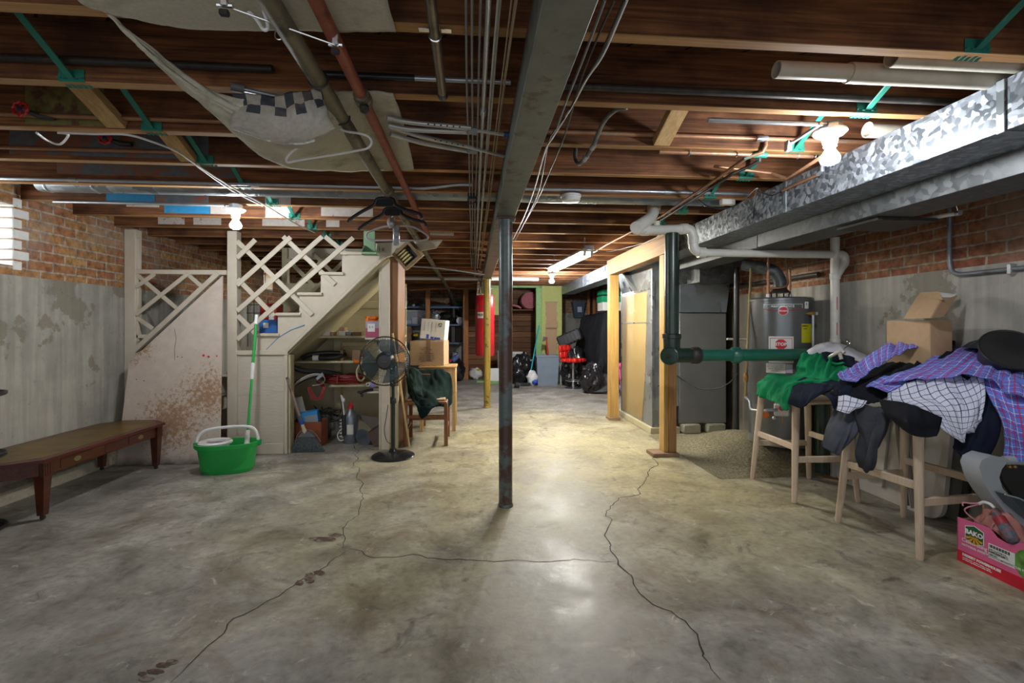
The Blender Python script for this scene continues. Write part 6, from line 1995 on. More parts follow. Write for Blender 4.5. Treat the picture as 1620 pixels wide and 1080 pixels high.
for i, (fx0, w_, h_, m, lab) in enumerate(((0.03, 0.2, 0.16, WHITEC, 'white carton at the left in the clear bin'), (0.26, 0.3, 0.08, plain('pale_blue_card', (0.45, 0.55, 0.70), 0.5), 'flat pale blue carton in the clear bin'),
                                          (0.6, 0.2, 0.15, WHITEC, 'white carton at the right in the clear bin'), (0.82, 0.15, 0.19, plain('pale_blue_card', (0.45, 0.55, 0.70), 0.5), 'upright pale blue carton in the clear bin'))):
    one('pale_carton', MB().obox((a.x + wid * (fx0 + w_ / 2), 11.52, z + 0.005 + h_ / 2), (wid * w_ * 0.95, 0.16, h_), (0, 0, 0.1 * (i % 2))), m, lab, 'box', 'cartons in the clear bin')
one('pale_carton', MB().obox((a.x + wid * 0.47, 11.52, z + 0.125), (0.26, 0.12, 0.05), (0, -0.35, 0)), plain('slate_blue_card', (0.12, 0.18, 0.30), 0.5), 'tilted slate blue carton on top in the clear bin', 'box', 'cartons in the clear bin')
mb = MB().ball(V((P(688, 500, Y=11.5).x, 11.5, z + 0.15)), 0.16, (0.75, 0.8, 1.0), 14, 0.6, 6)
one('foil_bag', mb, plain('crumpled_foil', (0.42, 0.45, 0.45), 0.25, 0.5, var=0.5, scale=30), 'crumpled silver bag on the second blue shelf', 'bag')
mb = MB().ball(V((P(708, 503, Y=11.55).x, 11.55, z + 0.135)), 0.16, (1.35, 0.8, 0.95), 16, 0.5, 9)
one('black_bag', mb, BAG, 'black plastic bag on the second blue shelf', 'bag', 'black bags on the shelving')
mb = MB().ball(V((P(722, 498, Y=11.65).x, 11.68, z + 0.17)), 0.13, (0.9, 0.6, 1.2), 14, 0.5, 12)
one('black_bag', mb, BAG, 'tall black bag behind the pale round tub on the shelf', 'bag', 'black bags on the shelving')
q = P(727.5, 506.5, Y=11.38)
k = thing('pale_tub', 'pale round tub lying on its side on the second blue shelf', 'tub', (q.x, 11.4, z))
obj('tub_body', MB().lathe([(0.075, 0), (0.075, 0.16)], (q.x, 11.37, z + 0.082), (0, 1, 0), 24), CABG, k)
obj('lid', MB().lathe([(0.081, -0.02), (0.081, 0.0), (0, -0.022)], (q.x, 11.37, z + 0.082), (0, 1, 0), 24), plain('pale_blue_lid', (0.42, 0.46, 0.58), 0.4), k)
z = SHZ[2] + 0.001
gbox(620, 650, 516, 541, 11.4, 0.3, CARD_D, 'shelf_carton', 'brown carton with a curved mark left on the third blue shelf', 'box', 'cartons on the blue shelving', z)
gbox(656, 669, 525, 541, 11.62, 0.12, GREYPL, 'shelf_carton', 'grey box behind the yellow drill on the third blue shelf', 'box', 'cartons on the blue shelving', z)
gbox(714, 720, 516, 541, 11.5, 0.25, plain('olive_dark_card', (0.07, 0.065, 0.05), 0.7), 'shelf_carton', 'dark narrow box right on the third blue shelf', 'box', 'cartons on the blue shelving', z)
gbox(721, 731, 517, 541, 11.5, 0.25, plain('dark_grey_card', (0.05, 0.052, 0.06), 0.7), 'shelf_carton', 'dark grey box at the right end of the third blue shelf', 'box', 'cartons on the blue shelving', z)
q = P(658, 535, Y=11.42)
k = thing('yellow_drill', 'yellow and black cordless drill on the third blue shelf', 'drill', (q.x, 11.42, z))
obj('motor_housing', MB().obox((q.x, 11.42, z + 0.17), (0.13, 0.06, 0.06), None, 0.015), YELLOW, k)
obj('grip', MB().obox((q.x + 0.01, 11.42, z + 0.09), (0.04, 0.04, 0.12), (0, 0.15, 0), 0.012), BLACKP, k)
obj('battery', MB().obox((q.x + 0.01, 11.42, z + 0.026), (0.10, 0.07, 0.05), None, 0.01), BLACKP, k)
obj('chuck', MB().tube([(q.x - 0.06, 11.42, z + 0.17), (q.x - 0.12, 11.42, z + 0.17)], [0.022, 0.012], 12), BLACKP, k)
z = SHZ[3] + 0.001
for (u, m, lab, r_, h, lm) in ((645, plain('silver_can', (0.45, 0.45, 0.45), 0.3, 0.6), 'silver can with yellow lid left on the fourth blue shelf', 0.06, 0.22, YELLOW), (720, plain('pale_grey_can', (0.42, 0.45, 0.50), 0.4), 'pale can at the right on the fourth blue shelf', 0.07, 0.18, GREYPL)):
    q = P(u, 560, Y=11.5)
    k = thing('paint_can', lab, 'can', (q.x, 11.5, z))
    obj('can_body', MB().lathe([(r_, 0), (r_, h)], (q.x, 11.5, z), n=20), m, k)
    obj('lid', MB().lathe([(r_ * 1.04, h), (r_ * 1.04, h + 0.025), (0, h + 0.028)], (q.x, 11.5, z), n=20), lm, k)
q = V((P(726, 590, Y=11.15).x - 0.05, 10.86, 0))
mb = MB().ball(q + V((0, 0, 0.24)), 0.25, (0.8, 0.7, 0.98), 16, 0.4, 21)
one('black_bag', mb, BAG, 'black bag on the floor at the foot of the right stud', 'bag')
q = q + V((-0.08, -0.1, 0.47))
k = thing('red_nozzle_bottle', 'blue bottle with red cap lying on the black bag by the stud', 'bottle', q)
obj('bottle_body', MB().tube([q, q + V((0.08, 0, 0.07)), q + V((0.13, 0, 0.13))], [0.06, 0.06, 0.03], 12), plain('mottled_blue_bottle', (0.10, 0.14, 0.35), 0.3, var=0.5, scale=30), k)
obj('cap', MB().obox(q + V((-0.04, -0.05, 0.0)), (0.06, 0.05, 0.06), (0, 0.2, 0)), RED, k)

# lumber under the joists at the back
for i, (u0, v0, u1, v1, y, lab) in enumerate(((645, 456, 758, 447, 10.3, 'long thin plank lowest of the lumber under the back joists'), (650, 453, 752, 452, 10.5, 'dark plank in the lumber bundle under the back joists'),
                                             (648, 459, 720, 455, 10.2, 'short reddish plank end in the lumber under the back joists'), (672, 457, 762, 456, 10.6, 'straight plank right in the lumber under the back joists'),
                                             (640, 449, 735, 449, 10.75, 'greenish plank highest of the lumber under the back joists'))):
    one('stored_plank', MB().bar(P(u0, v0, Y=y), P(u1, v1, Y=y), 0.14, 0.028), [BROWN_X, PLANKW, ORANGE_Z, BROWN_X, PLANKW][i], lab, 'plank', 'lumber stored under the joists')
hb = MB()
for x in (P(660, 450, Y=10.4).x, P(745, 450, Y=10.4).x):
    pass
one('plank_hanger', MB().bar((P(660, 450, Y=10.4).x, 10.1, 2.0), (P(660, 450, Y=10.4).x, 10.9, 2.0), 0.03, 0.03), PLANKW, 'wooden cleat carrying the stored planks at left', 'cleat') if False else None

# ---- partition with green door frame at the back
YP = 10.45
GRNF = dirty('light_green_frame_paint', (0.22, 0.42, 0.14), (0.27, 0.48, 0.17), (0.16, 0.30, 0.10), 4, (0.6, 0.7), 20, 0.5)
YELW = dirty('yellow_green_wall_paint', (0.42, 0.45, 0.13), (0.48, 0.50, 0.16), (0.34, 0.34, 0.10), 4, (0.55, 0.7), 20, 0.6)
pt = thing('door_1', '', '', (P(820, 600, Y=YP).x, YP, 0))
del pt['label']; del pt['category']; pt['kind'] = 'structure'
a, b, c_, d_ = P(776, 447, Y=YP), P(848, 455, Y=YP), P(857, 500, Y=YP), P(889, 500, Y=YP)
for nm, mb, m in (('door_head', MB().box(a.x - 0.3, c_.x, YP, YP + 0.1, b.z, a.z), GRNF), ('door_jamb', MB().box(b.x, c_.x, YP, YP + 0.1, 0, b.z), GRNF),
                  ('threshold', MB().box(a.x - 0.3, d_.x, YP, YP + 0.1, 0, 0.05), GRNF), ('upper_panel', MB().box(a.x - 0.3, P(791, 500, Y=YP).x, YP + 0.02, YP + 0.05, P(780, 498, Y=YP).z, b.z), YELW)):
    o = obj(nm, mb, m, pt); o['kind'] = 'structure'
pw = thing('partition_panel', 'yellow green partition panel with a torn hole baring brown board', 'wall panel', ((c_.x + d_.x) / 2, YP, 0))
hx0, hx1, hz0, hz1 = P(862, 500, Y=YP).x, P(883, 500, Y=YP).x, P(870, 562, Y=YP).z, P(870, 477, Y=YP).z
pz = a.z
obj('panel_side', MB().box(c_.x + 0.001, hx0, YP - 0.002, YP + 0.03, 0.0, pz, 0.001), YELW, pw)
obj('panel_side', MB().box(hx1, d_.x, YP - 0.002, YP + 0.03, 0.0, pz, 0.001), YELW, pw)
obj('panel_top', MB().box(hx0, hx1, YP - 0.002, YP + 0.03, hz1, pz, 0.001), YELW, pw)
obj('panel_foot', MB().box(hx0, hx1, YP - 0.002, YP + 0.03, 0, hz0 - 0.2, 0.001), YELW, pw)
rg = random.Random(5)
for nm, xx, sg in (('torn_edge', hx0, 1), ('torn_edge', hx1, -1)):
    n = 26
    pts = [V((xx - 0.01 * sg, YP - 0.004, hz0 - 0.2 + (hz1 - hz0 + 0.2) * i / n)) for i in range(n + 1)]
    q = [p + V((sg * (0.012 + 0.05 * abs(noise.noise(V((p.z * 4, sg, 1)))) + 0.02 * rg.random()), 0, 0)) for p in pts]
    mb = MB()
    for i in range(n):
        mb.prism([pts[i], pts[i + 1], q[i + 1], q[i]], (0, 0.01, 0))
    obj(nm, mb, YELW, pw)
obj('bare_board', MB().box(hx0 - 0.02, hx1 + 0.02, YP + 0.031, YP + 0.045, hz0 - 0.2, hz1 + 0.02), CARD, pw)
zb = P(870, 519, Y=YP).z
obj('inner_rail', MB().box(hx0, hx1, YP + 0.012, YP + 0.03, zb - 0.015, zb + 0.015), CARD_D, pw)
# plank wall behind the doorway
x0, x1 = -0.15, c_.x + 0.1
pk = thing('plank_wall', 'brown horizontal plank wall seen through the green door frame', 'wall panel', ((x0 + x1) / 2, 11.8, 0))
z = 0.02
rg = random.Random(8)
while z < 1.95:
    h = 0.135
    obj('plank', MB().box(x0, x1, 11.80 + rg.random() * 0.01, 11.83, z, z + h - 0.006), [PLANKW, BROWN_X][rg.random() < 0.25], pk)
    z += h
# shelf with pink insulation
INS = plain('pink_insulation', (0.48, 0.16, 0.18), 0.9, var=0.25, scale=30, bump=0.5, bs=40)
zs = P(830, 489, Y=11.2).z
one('high_shelf', MB().box(0.0, P(853, 489, Y=11.2).x, 11.2, 11.79, zs - 0.03, zs), PLANKW, 'dark high shelf board holding pink insulation behind the doorway', 'shelf')
q = P(838.5, 474, Y=11.15)
ir = thing('insulation_roll', 'rolled pink insulation on the high shelf, its spiral end showing', 'insulation roll', (q.x, 11.45, zs))
rr = 0.205
sp_ = []
for i in range(80):
    an = i / 80 * 2 * pi * 4
    r_ = rr * (0.18 + 0.8 * i / 80)
    sp_.append(V((q.x + r_ * cos(an), 11.15, zs + rr + 0.002 + r_ * sin(an))))
obj('roll_body', MB().lathe([(rr * 0.95, 0), (rr, 0.02), (rr, 0.5)], (q.x, 11.16, zs + rr + 0.002), (0, 1, 0), 26), INS, ir)
obj('spiral_edge', MB().tube(sp_, 0.006, 6), plain('deep_pink_insulation', (0.33, 0.09, 0.11), 0.9), ir)
rows = [[(0.62, 11.19, zs - 0.02), (0.62, 11.4, zs + 0.03), (0.62, 11.7, zs + 0.03)], [(0.80, 11.12, zs + 0.09), (0.80, 11.4, zs + 0.10), (0.8, 11.7, zs + 0.08)],
        [(0.98, 11.12, zs + 0.09), (0.98, 11.4, zs + 0.08), (0.98, 11.7, zs + 0.06)], [(1.10, 11.10, zs + 0.03), (1.10, 11.4, zs + 0.03), (1.1, 11.7, zs + 0.03)]]
x_ = q.x - rr
rows = [[(p[0] - 1.10 + x_ - 0.005, p[1], p[2]) for p in r_] for r_ in rows]
one('insulation_batt', MB().sheet(rows, 16, 20, 0.015, 8, 3), INS, 'loose pink insulation batt beside the roll on the high shelf', 'insulation', solid=0.04)

# things on the floor at the back
def trashbag(name, c, r, sc, seed, lab, grp=None, m=None, n=46):
    return one(name, MB().ball(V((c[0], c[1], r * sc[2] * 0.93)), r, sc, n, 0.28, seed, None, 0.26), m or BAG, lab, 'bag', grp)


q = P(827, 590, Y=10.15)
trashbag('black_trash_bag', (q.x, 10.25), 0.33, (0.85, 0.62, 0.98), 31, 'big shiny black trash bag in front of the plank wall')
q = P(843, 590, Y=9.95)
k = thing('white_sack', 'small white plastic sack with blue print beside the grey trash can', 'bag', (q.x - 0.02, 9.9, 0))
obj('sack', MB().ball(V((q.x - 0.02, 9.9, 0.15)), 0.155, (0.75, 0.7, 1.0), 16, 0.3, 7), WHITEP, k)
obj('blue_print', MB().ball(V((q.x + 0.02, 9.82, 0.08)), 0.06, (1, 0.5, 0.9), 10, 0.3, 3), plain('blue_ink', (0.03, 0.08, 0.50), 0.5), k)
q = P(816, 552, Y=10.9)
k = thing('white_tub', 'pale plastic tub behind the black trash bag', 'tub', (q.x, 10.95, 0))
obj('tub_body', MB().lathe([(0.13, 0), (0.16, 0.60), (0.165, 0.61)], (q.x, 10.95, 0), n=24), WHITEC, k)
obj('lid', MB().lathe([(0.172, 0.61), (0.172, 0.65), (0.0, 0.66)], (q.x, 10.95, 0), n=24), WHITEP, k)
a, b = P(836, 599, Y=9.8), P(853, 515, Y=10.42)
a.z = 0.03
k = thing('teal_broom', 'teal handled broom leaning on the green door jamb', 'broom', (a.x, a.y, 0))
obj('handle', MB().tube([a, b], 0.013, 10), TEAL, k)
obj('broom_head', MB().obox(a + V((-0.09, 0.0, 0.01)), (0.26, 0.05, 0.06), None, 0.008), BLACKP, k)
c = PF(867, 610); TCY = c.y + 0.17
tc = thing('grey_trash_can', 'blue grey rectangular trash can before the torn partition', 'trash can', (c.x, TCY, 0))
mb = MB()
w0, w1, dp0, dp1, hh = 0.205, 0.235, 0.14, 0.165, 0.625
vs = []
for (w_, d2, z) in ((w0, dp0, 0), (w1, dp1, hh), (w1 - 0.012, dp1 - 0.012, hh), (w0 - 0.012, dp0 - 0.012, 0.015)):
    vs += [(c.x - w_, TCY - d2, z), (c.x + w_, TCY - d2, z), (c.x + w_, TCY + d2, z), (c.x - w_, TCY + d2, z)]
fs = [(3, 2, 1, 0), (12, 13, 14, 15)]
for a_ in range(3):
    for kk in range(4):
        fs.append((a_ * 4 + kk, a_ * 4 + (kk + 1) % 4, a_ * 4 + 4 + (kk + 1) % 4, a_ * 4 + 4 + kk))
TRASH = plain('blue_grey_plastic', (0.20, 0.25, 0.31), 0.45, var=0.06)
obj('can_body', mb.add(vs, fs), TRASH, tc)
mb = MB()
for (x0, x1, y0, y1) in ((-w1 - 0.012, w1 + 0.012, -dp1 - 0.012, -dp1 + 0.008), (-w1 - 0.012, w1 + 0.012, dp1 - 0.008, dp1 + 0.012), (-w1 - 0.012, -w1 + 0.008, -dp1, dp1), (w1 - 0.008, w1 + 0.012, -dp1, dp1)):
    mb.box(c.x + x0, c.x + x1, TCY + y0, TCY + y1, hh - 0.035, hh + 0.004, 0.002)
obj('rim', mb, TRASH, tc)
a = V((c.x + 0.03, TCY, 0.62)); b = V((c.x - 0.01, TCY + 0.02, 0.98))
k = thing('hatchet', 'red handled hatchet standing up out of the grey trash can', 'hatchet', a)
obj('handle', MB().tube([a + V((0.02, 0, -0.3)), a, b], 0.016, 10), RED, k)
obj('axe_head', MB().prism([b + V((-0.06, -0.01, 0.03)), b + V((0.03, -0.01, 0.02)), b + V((0.03, -0.01, -0.03)), b + V((-0.08, -0.01, -0.08))], (0, 0.02, 0)), plain('dark_steel', (0.10, 0.10, 0.11), 0.35, 0.7), k)

# red bar stool
c = PF(907, 614); c.z = 0
rs = thing('red_bar_stool', 'red tufted bar stool on a chrome pedestal at the back', 'stool', c)
REDV = plain('red_vinyl_seat', (0.62, 0.02, 0.012), 0.3, var=0.1, spec=0.6)
obj('foot_plate', MB().lathe([(0.18, 0), (0.18, 0.008), (0.10, 0.028), (0.03, 0.045)], c, n=32), CHROME, rs)
obj('pedestal', MB().tube([c + V((0, 0, 0.04)), c + V((0, 0, 0.52))], 0.026, 14), CHROME, rs)
mb = MB().tube(arc(c + V((0, -0.05, 0.16)), 0.15, 0, 2 * pi, (1, 0, 0), (0, 1, 0), 28)[:-1], 0.011, 8, closed=True)
mb.tube([c + V((0, 0, 0.16)), c + V((0, -0.2, 0.16))], 0.009, 8)
obj('foot_ring', mb, CHROME, rs)
R = Matrix.Rotation(0.75, 3, 'Z')
mb = MB()
for i in range(3):
    for j in range(3):
        mb.obox(c + R @ V((-0.128 + 0.128 * i, -0.12 + 0.12 * j, 0.555)), (0.134, 0.126, 0.075), R, 0.02)
obj('seat', mb, REDV, rs)
mb = MB()
for i in range(3):
    for j in range(2):
        mb.obox(c + R @ V((-0.128 + 0.128 * i, 0.19 + 0.015 * j, 0.66 + 0.125 * j)), (0.134, 0.06, 0.128), R @ Matrix.Rotation(-0.12, 3, 'X'), 0.02)
obj('backrest', mb, REDV, rs)
q = PF(890, 610)
k = thing('step_stool', 'pale folding step stool standing folded behind the red stool', 'step stool', (q.x, q.y, 0))
for dx in (0, 0.10):
    obj('rail', MB().bar((q.x + dx, q.y + 0.16, 0), (q.x + dx + 0.01, q.y + 0.36, 0.9), 0.04, 0.035, up=(0, 1, 0)), plain('pale_metal', (0.45, 0.47, 0.48), 0.4, 0.3), k)
for z in (0.3, 0.6, 0.85):
    obj('step', MB().box(q.x, q.x + 0.11, q.y + 0.17 + z * 0.2, q.y + 0.20 + z * 0.2, z, z + 0.04), WHITEC, k)

# suitcase on bags, tarp-covered pile
trashbag('black_trash_bag', (2.06, 9.64), 0.36, (0.68, 0.6, 1.15), 41, 'tall shiny black trash bag right behind the red stool')
trashbag('black_trash_bag', (2.2, 8.66), 0.28, (0.72, 0.7, 1.0), 47, 'shiny black trash bag at the foot of the tarp')
R = Matrix.Rotation(-0.35, 3, 'Z') @ Matrix.Rotation(-0.42, 3, 'Y')
q = V((2.0, 9.7, 0.99))
sc_ = thing('black_suitcase', 'black ribbed suitcase lying tilted on the trash bags', 'suitcase', q)
SUIT = plain('black_ribbed_shell', (0.02, 0.021, 0.026), 0.4)
obj('shell', MB().obox(q, (0.50, 0.32, 0.24), R, 0.03), SUIT, sc_)
mb = MB()
for k in range(6):
    obj('rib', MB().obox(q + R @ V((-0.19 + 0.076 * k, 0, 0)), (0.03, 0.328, 0.248), R, 0.01), SUIT, sc_)
obj('handle', MB().tube(spline([q + R @ V((-0.25, -0.08, 0)), q + R @ V((-0.29, -0.05, 0)), q + R @ V((-0.29, 0.05, 0)), q + R @ V((-0.25, 0.08, 0))], 5), 0.01, 8), GREYPL, sc_)
for s_ in (-1, 1):
    obj('wheel', MB().lathe([(0.025, -0.012), (0.028, 0), (0.025, 0.012)], q + R @ V((-0.255, 0.12 * s_, -0.1)), R @ V((0, 1, 0)), 14), GREYPL, sc_)
tp_ = thing('tarp_pile', 'tall pile hidden under a black tarp along the right wall', 'tarp', (2.5, 9.0, 0))
TXW = 2.96


def tarp_row(y, top, xl):
    return [(TXW, y, top), (2.75, y, top + 0.02), (xl + 0.12, y, top - 0.04), (xl + 0.02, y, top * 0.72), (xl - 0.02, y - 0.02, top * 0.35), (xl, y, 0.14)]


rows = [[(TXW, 8.98, 0.1), (2.8, 8.96, 0.12), (2.65, 8.96, 0.1), (2.55, 8.96, 0.1), (2.48, 8.96, 0.1), (2.42, 8.96, 0.1)], [(TXW, 9.0, 0.8), (2.8, 8.98, 0.8), (2.65, 8.98, 0.75), (2.54, 8.97, 0.6), (2.46, 8.96, 0.4), (2.41, 8.96, 0.12)],
        tarp_row(9.05, 1.46, 2.42), tarp_row(9.4, 1.50, 2.38), tarp_row(9.8, 1.48, 2.30), tarp_row(10.15, 1.36, 2.22), [(TXW, 10.32, 0.3), (2.7, 10.32, 0.3), (2.5, 10.32, 0.3), (2.35, 10.32, 0.25), (2.25, 10.32, 0.2), (2.22, 10.32, 0.1)]]
obj('tarp_sheet', MB().sheet(rows, 40, 50, 0.035, 4, 6), TARP, tp_, solid=0.01)
q = V((2.32, 8.5, 0))
rows = [[(q.x + 0.18, q.y + 0.25, 0.32), (q.x + 0.08, q.y + 0.22, 0.33), (q.x - 0.02, q.y + 0.26, 0.2)], [(q.x + 0.16, q.y + 0.1, 0.16), (q.x + 0.03, q.y + 0.1, 0.15), (q.x - 0.08, q.y + 0.14, 0.09)], [(q.x + 0.12, q.y - 0.02, 0.03), (q.x, q.y - 0.03, 0.03), (q.x - 0.14, q.y + 0.04, 0.02)]]
o = obj('tarp_tail', MB().sheet(rows, 12, 12, 0.02, 9, 2), plain('charcoal_cloth', (0.05, 0.055, 0.06), 0.8), tp_, solid=0.02)
z = 1.53
for (h, w_, m, lab) in ((0.16, 0.42, WHITEC, 'white carton with black print, bottom of the stack on the tarp'), (0.12, 0.46, plain('emerald_plastic', (0.01, 0.30, 0.12), 0.4), 'emerald green flat box above the white carton'),
                        (0.03, 0.44, BLACKP, 'thin black box between the two green boxes'), (0.09, 0.44, plain('emerald_plastic', (0.01, 0.30, 0.12), 0.4), 'upper emerald green box on the tarp stack'),
                        (0.10, 0.42, BLACKP, 'black box near the top of the tarp stack'), (0.05, 0.4, TEAL, 'teal flat box topmost of the tarp stack')):
    if h == 0.16:
        k = thing('stacked_box', lab, 'box', (2.72, 9.28, z), 'boxes stacked on the tarp')
        obj('box_body', MB().obox((2.72, 9.28, z + h / 2), (w_, 0.4, h)), m, k)
        text('printed_text', 'HB  55', INK, k, (2.72, 9.079, z + h / 2), (1, 0, 0), (0, 0, 1), 0.08)
    else:
        one('stacked_box', MB().obox((2.72, 9.28, z + h / 2), (w_, 0.38, h)), m, lab, 'box', 'boxes stacked on the tarp')
    z += h + 0.001
# child's bike
c = PF(984, 627)
bk_ = thing('pink_kids_bike', 'pink child bicycle with black tyres glimpsed behind the far wood post', 'bicycle', (c.x, c.y + 0.3, 0))
for yy in (c.y + 0.05, c.y + 0.62):
    w = obj('wheel', MB().tube(arc((c.x, yy, 0.15), 0.13, 0, 2 * pi, (0.25, 1, 0), (0, 0, 1), 28)[:-1], 0.02, 8, closed=True), BLACKR, bk_)
    obj('rim', MB().tube(arc((c.x, yy, 0.15), 0.105, 0, 2 * pi, (0.25, 1, 0), (0, 0, 1), 28)[:-1], 0.009, 6, closed=True), PINK, w)
    obj('hub', MB().lathe([(0.04, -0.03), (0.04, 0.03), (0, 0.035)], (c.x, yy, 0.15), (-1, 0.25, 0), 16), plain('lilac_plastic', (0.32, 0.25, 0.60), 0.4), w)
    mb = MB()
    for k in range(6):
        a_ = k * pi / 3
        mb.tube([(c.x, yy, 0.15), (c.x + 0.025 * cos(a_), yy + 0.1 * cos(a_), 0.15 + 0.1 * sin(a_))], 0.004, 5)
    obj('spoke', mb, PINK, w)
mb = MB()
mb.tube([(c.x, c.y + 0.05, 0.15), (c.x, c.y + 0.14, 0.48)], 0.016, 8); mb.tube([(c.x, c.y + 0.12, 0.40), (c.x, c.y + 0.38, 0.2), (c.x, c.y + 0.62, 0.15)], 0.018, 8); mb.tube([(c.x, c.y + 0.38, 0.2), (c.x, c.y + 0.45, 0.42)], 0.015, 8)
obj('frame', mb, PINK, bk_)
obj('handlebar', MB().tube([(c.x - 0.18, c.y + 0.16, 0.54), (c.x, c.y + 0.13, 0.5), (c.x + 0.18, c.y + 0.16, 0.54)], 0.014, 8), PINK, bk_)
obj('saddle', MB().ball((c.x, c.y + 0.46, 0.45), 0.07, (0.8, 1.3, 0.5), 14), PINK, bk_)
obj('helmet_basket', MB().ball((c.x, c.y + 0.06, 0.53), 0.075, (1.0, 0.8, 0.7), 14), PINK, bk_)

# recycling bin on the back wall, studs beside it
q = P(916, 490, Y=11.7)
rb = thing('wall_bin', 'dark blue tapered bin with a label hung on the back wall', 'bin', (q.x, 11.8, q.z - 0.18))
vs = []
for (w_, y0, z) in ((0.10, 11.72, -0.19), (0.155, 11.66, 0.17)):
    vs += [(q.x - w_, y0, q.z + z), (q.x + w_, y0, q.z + z), (q.x + w_, 11.895, q.z + z), (q.x - w_, 11.895, q.z + z)]
obj('bin_body', MB().add(vs, [(3, 2, 1, 0), (4, 5, 6, 7)] + [(k, (k + 1) % 4, 4 + (k + 1) % 4, 4 + k) for k in range(4)]), plain('slate_navy_plastic', (0.05, 0.075, 0.11), 0.4), rb)
obj('lid', MB().box(q.x - 0.17, q.x + 0.17, 11.64, 11.895, q.z + 0.17, q.z + 0.21), plain('slate_navy_plastic', (0.05, 0.075, 0.11), 0.4), rb)
obj('label', MB().obox((q.x + 0.01, 11.672, q.z + 0.04), (0.11, 0.004, 0.20), (-0.17, 0, 0)), plain('pale_blue_label', (0.45, 0.50, 0.62), 0.4), rb)
for u, lab in ((931.5, 'slim reddish stud left beside the wall bin'), (940, 'slim reddish stud right of the wall bin')):
    q = P(u, 480, Y=11.5)
    one('wall_stud', MB().box(q.x - 0.03, q.x + 0.03, 11.5, 11.55, 0.0, ZJ - 0.002), ORANGE_Z, lab, 'stud', 'studs beside the wall bin')
one('grey_board', MB().box(P(893, 500, Y=11.85).x, P(930, 500, Y=11.85).x, 11.86, 11.898, 0.02, P(900, 492, Y=11.85).z), CONC_R, 'grey cement board below the wall bin', 'wall panel') if False else None

# dumbbells, white sack and white board
def dumbbell(p, ang, lab):
    d = thing('dumbbell', lab, 'dumbbell', (p[0], p[1], 0), 'dumbbells on the floor')
    ax = V((cos(ang), sin(ang), 0))
    c = V((p[0], p[1], 0.061))
    obj('grip', MB().tube([c - ax * 0.10, c + ax * 0.10], 0.015, 12), CHROME, d)
    for s_ in (-1, 1):
        obj('weight', MB().lathe([(0.05, -0.045), (0.06, -0.035), (0.06, 0.035), (0.05, 0.045)], c + ax * 0.13 * s_, ax, 18), BLACKR, d)
        obj('end_plate', MB().lathe([(0.045, 0.0), (0.045, 0.008), (0, 0.009)], c + ax * (0.172 * s_), ax * s_, 16), plain('steel_blue_plate', (0.30, 0.38, 0.48), 0.35, 0.4), d)


q = PF(808, 614); dumbbell((q.x, q.y), 0.25, 'black dumbbell nearest the grey column with pale end plates')
q = PF(826, 607); dumbbell((q.x, q.y + 0.12), 0.1, 'black dumbbell a step behind, before the trash bag')
q = PF(812, 606); 
one('weight_bar_stand', MB().box(q.x - 0.16, q.x + 0.12, q.y + 0.42, q.y + 0.58, 0.0, 0.13, 0.01), BLACKP, 'low black stand behind the dumbbells', 'stand')
q = PF(752, 600)
k = thing('white_sack', 'white sack with a yellow mark at the foot of the right stud', 'bag', (q.x, q.y, 0))
obj('sack', MB().ball(V((q.x, q.y + 0.05, 0.135)), 0.16, (0.95, 0.8, 0.85), 16, 0.35, 17), WHITEP, k)
obj('yellow_mark', MB().ball(V((q.x + 0.06, q.y - 0.02, 0.22)), 0.05, (1, 0.7, 0.5), 10, 0.3, 3), YELLOW, k)
a, b = PF(773, 607), PF(791, 607)
k = thing('white_board', 'white board standing on the floor behind the yellow column', 'board', ((a.x + b.x) / 2, a.y, 0))
obj('board_face', MB().box(a.x, b.x + 0.12, a.y, a.y + 0.03, 0.06, 0.33), WHITEP, k)
obj('green_foot', MB().box(a.x, b.x + 0.12, a.y - 0.005, a.y + 0.035, 0, 0.06), GRNF, k)
q = P(800, 570, Y=10.9)
k = thing('white_tub', 'pale corrugated plastic tub right behind the grey column', 'tub', (q.x - 0.05, 10.95, 0))
obj('tub_body', MB().lathe([(0.12, 0), (0.15, 0.62), (0.155, 0.64)], (q.x - 0.05, 10.95, 0), n=24), WHITEC, k)
obj('lid', MB().lathe([(0.16, 0.64), (0.16, 0.67), (0, 0.68)], (q.x - 0.05, 10.95, 0), n=24), WHITEC, k)

# ================================================================ right side
# ---- wooden frame with header
fr = thing('timber_doorway', 'yellow wooden post and header frame before the furnace', 'frame', (1.84, 5.2, 0))
FX0, FX1 = 1.785, 1.905
HB = P(1047, 402, d=4.5).z
obj('post', MB().box(FX0, FX0 + 0.042, 4.35, 4.47, 0.035, HB), TAN_Z, fr)
o = obj('post', MB().box(FX0 + 0.042, FX1, 4.35, 4.47, 0.035, HB), wood('brownish_stud', (0.25, 0.12, 0.045), (0.42, 0.23, 0.095), 2, rough=0.65), fr)
obj('post', MB().box(FX0, FX1, 6.12, 6.24, 0.035, HB), TAN_Z, fr)
obj('header', MB().box(FX0, FX0 + 0.05, 4.33, 6.26, HB, 2.085), wood('header_wood', (0.24, 0.13, 0.055), (0.42, 0.26, 0.12), 1, rough=0.65), fr)
obj('header', MB().box(FX0 + 0.05, FX1, 4.33, 6.26, HB + 0.002, 2.085), wood('header_wood_inner', (0.24, 0.13, 0.055), (0.42, 0.26, 0.12), 1, rough=0.65), fr)
for y in (4.33, 6.10):
    obj('foot_plate', MB().box(FX0 - 0.12 if y < 5 else FX0 - 0.02, FX1 + 0.01, y - 0.02, y + 0.16, 0.0, 0.035), CARD_D, fr)

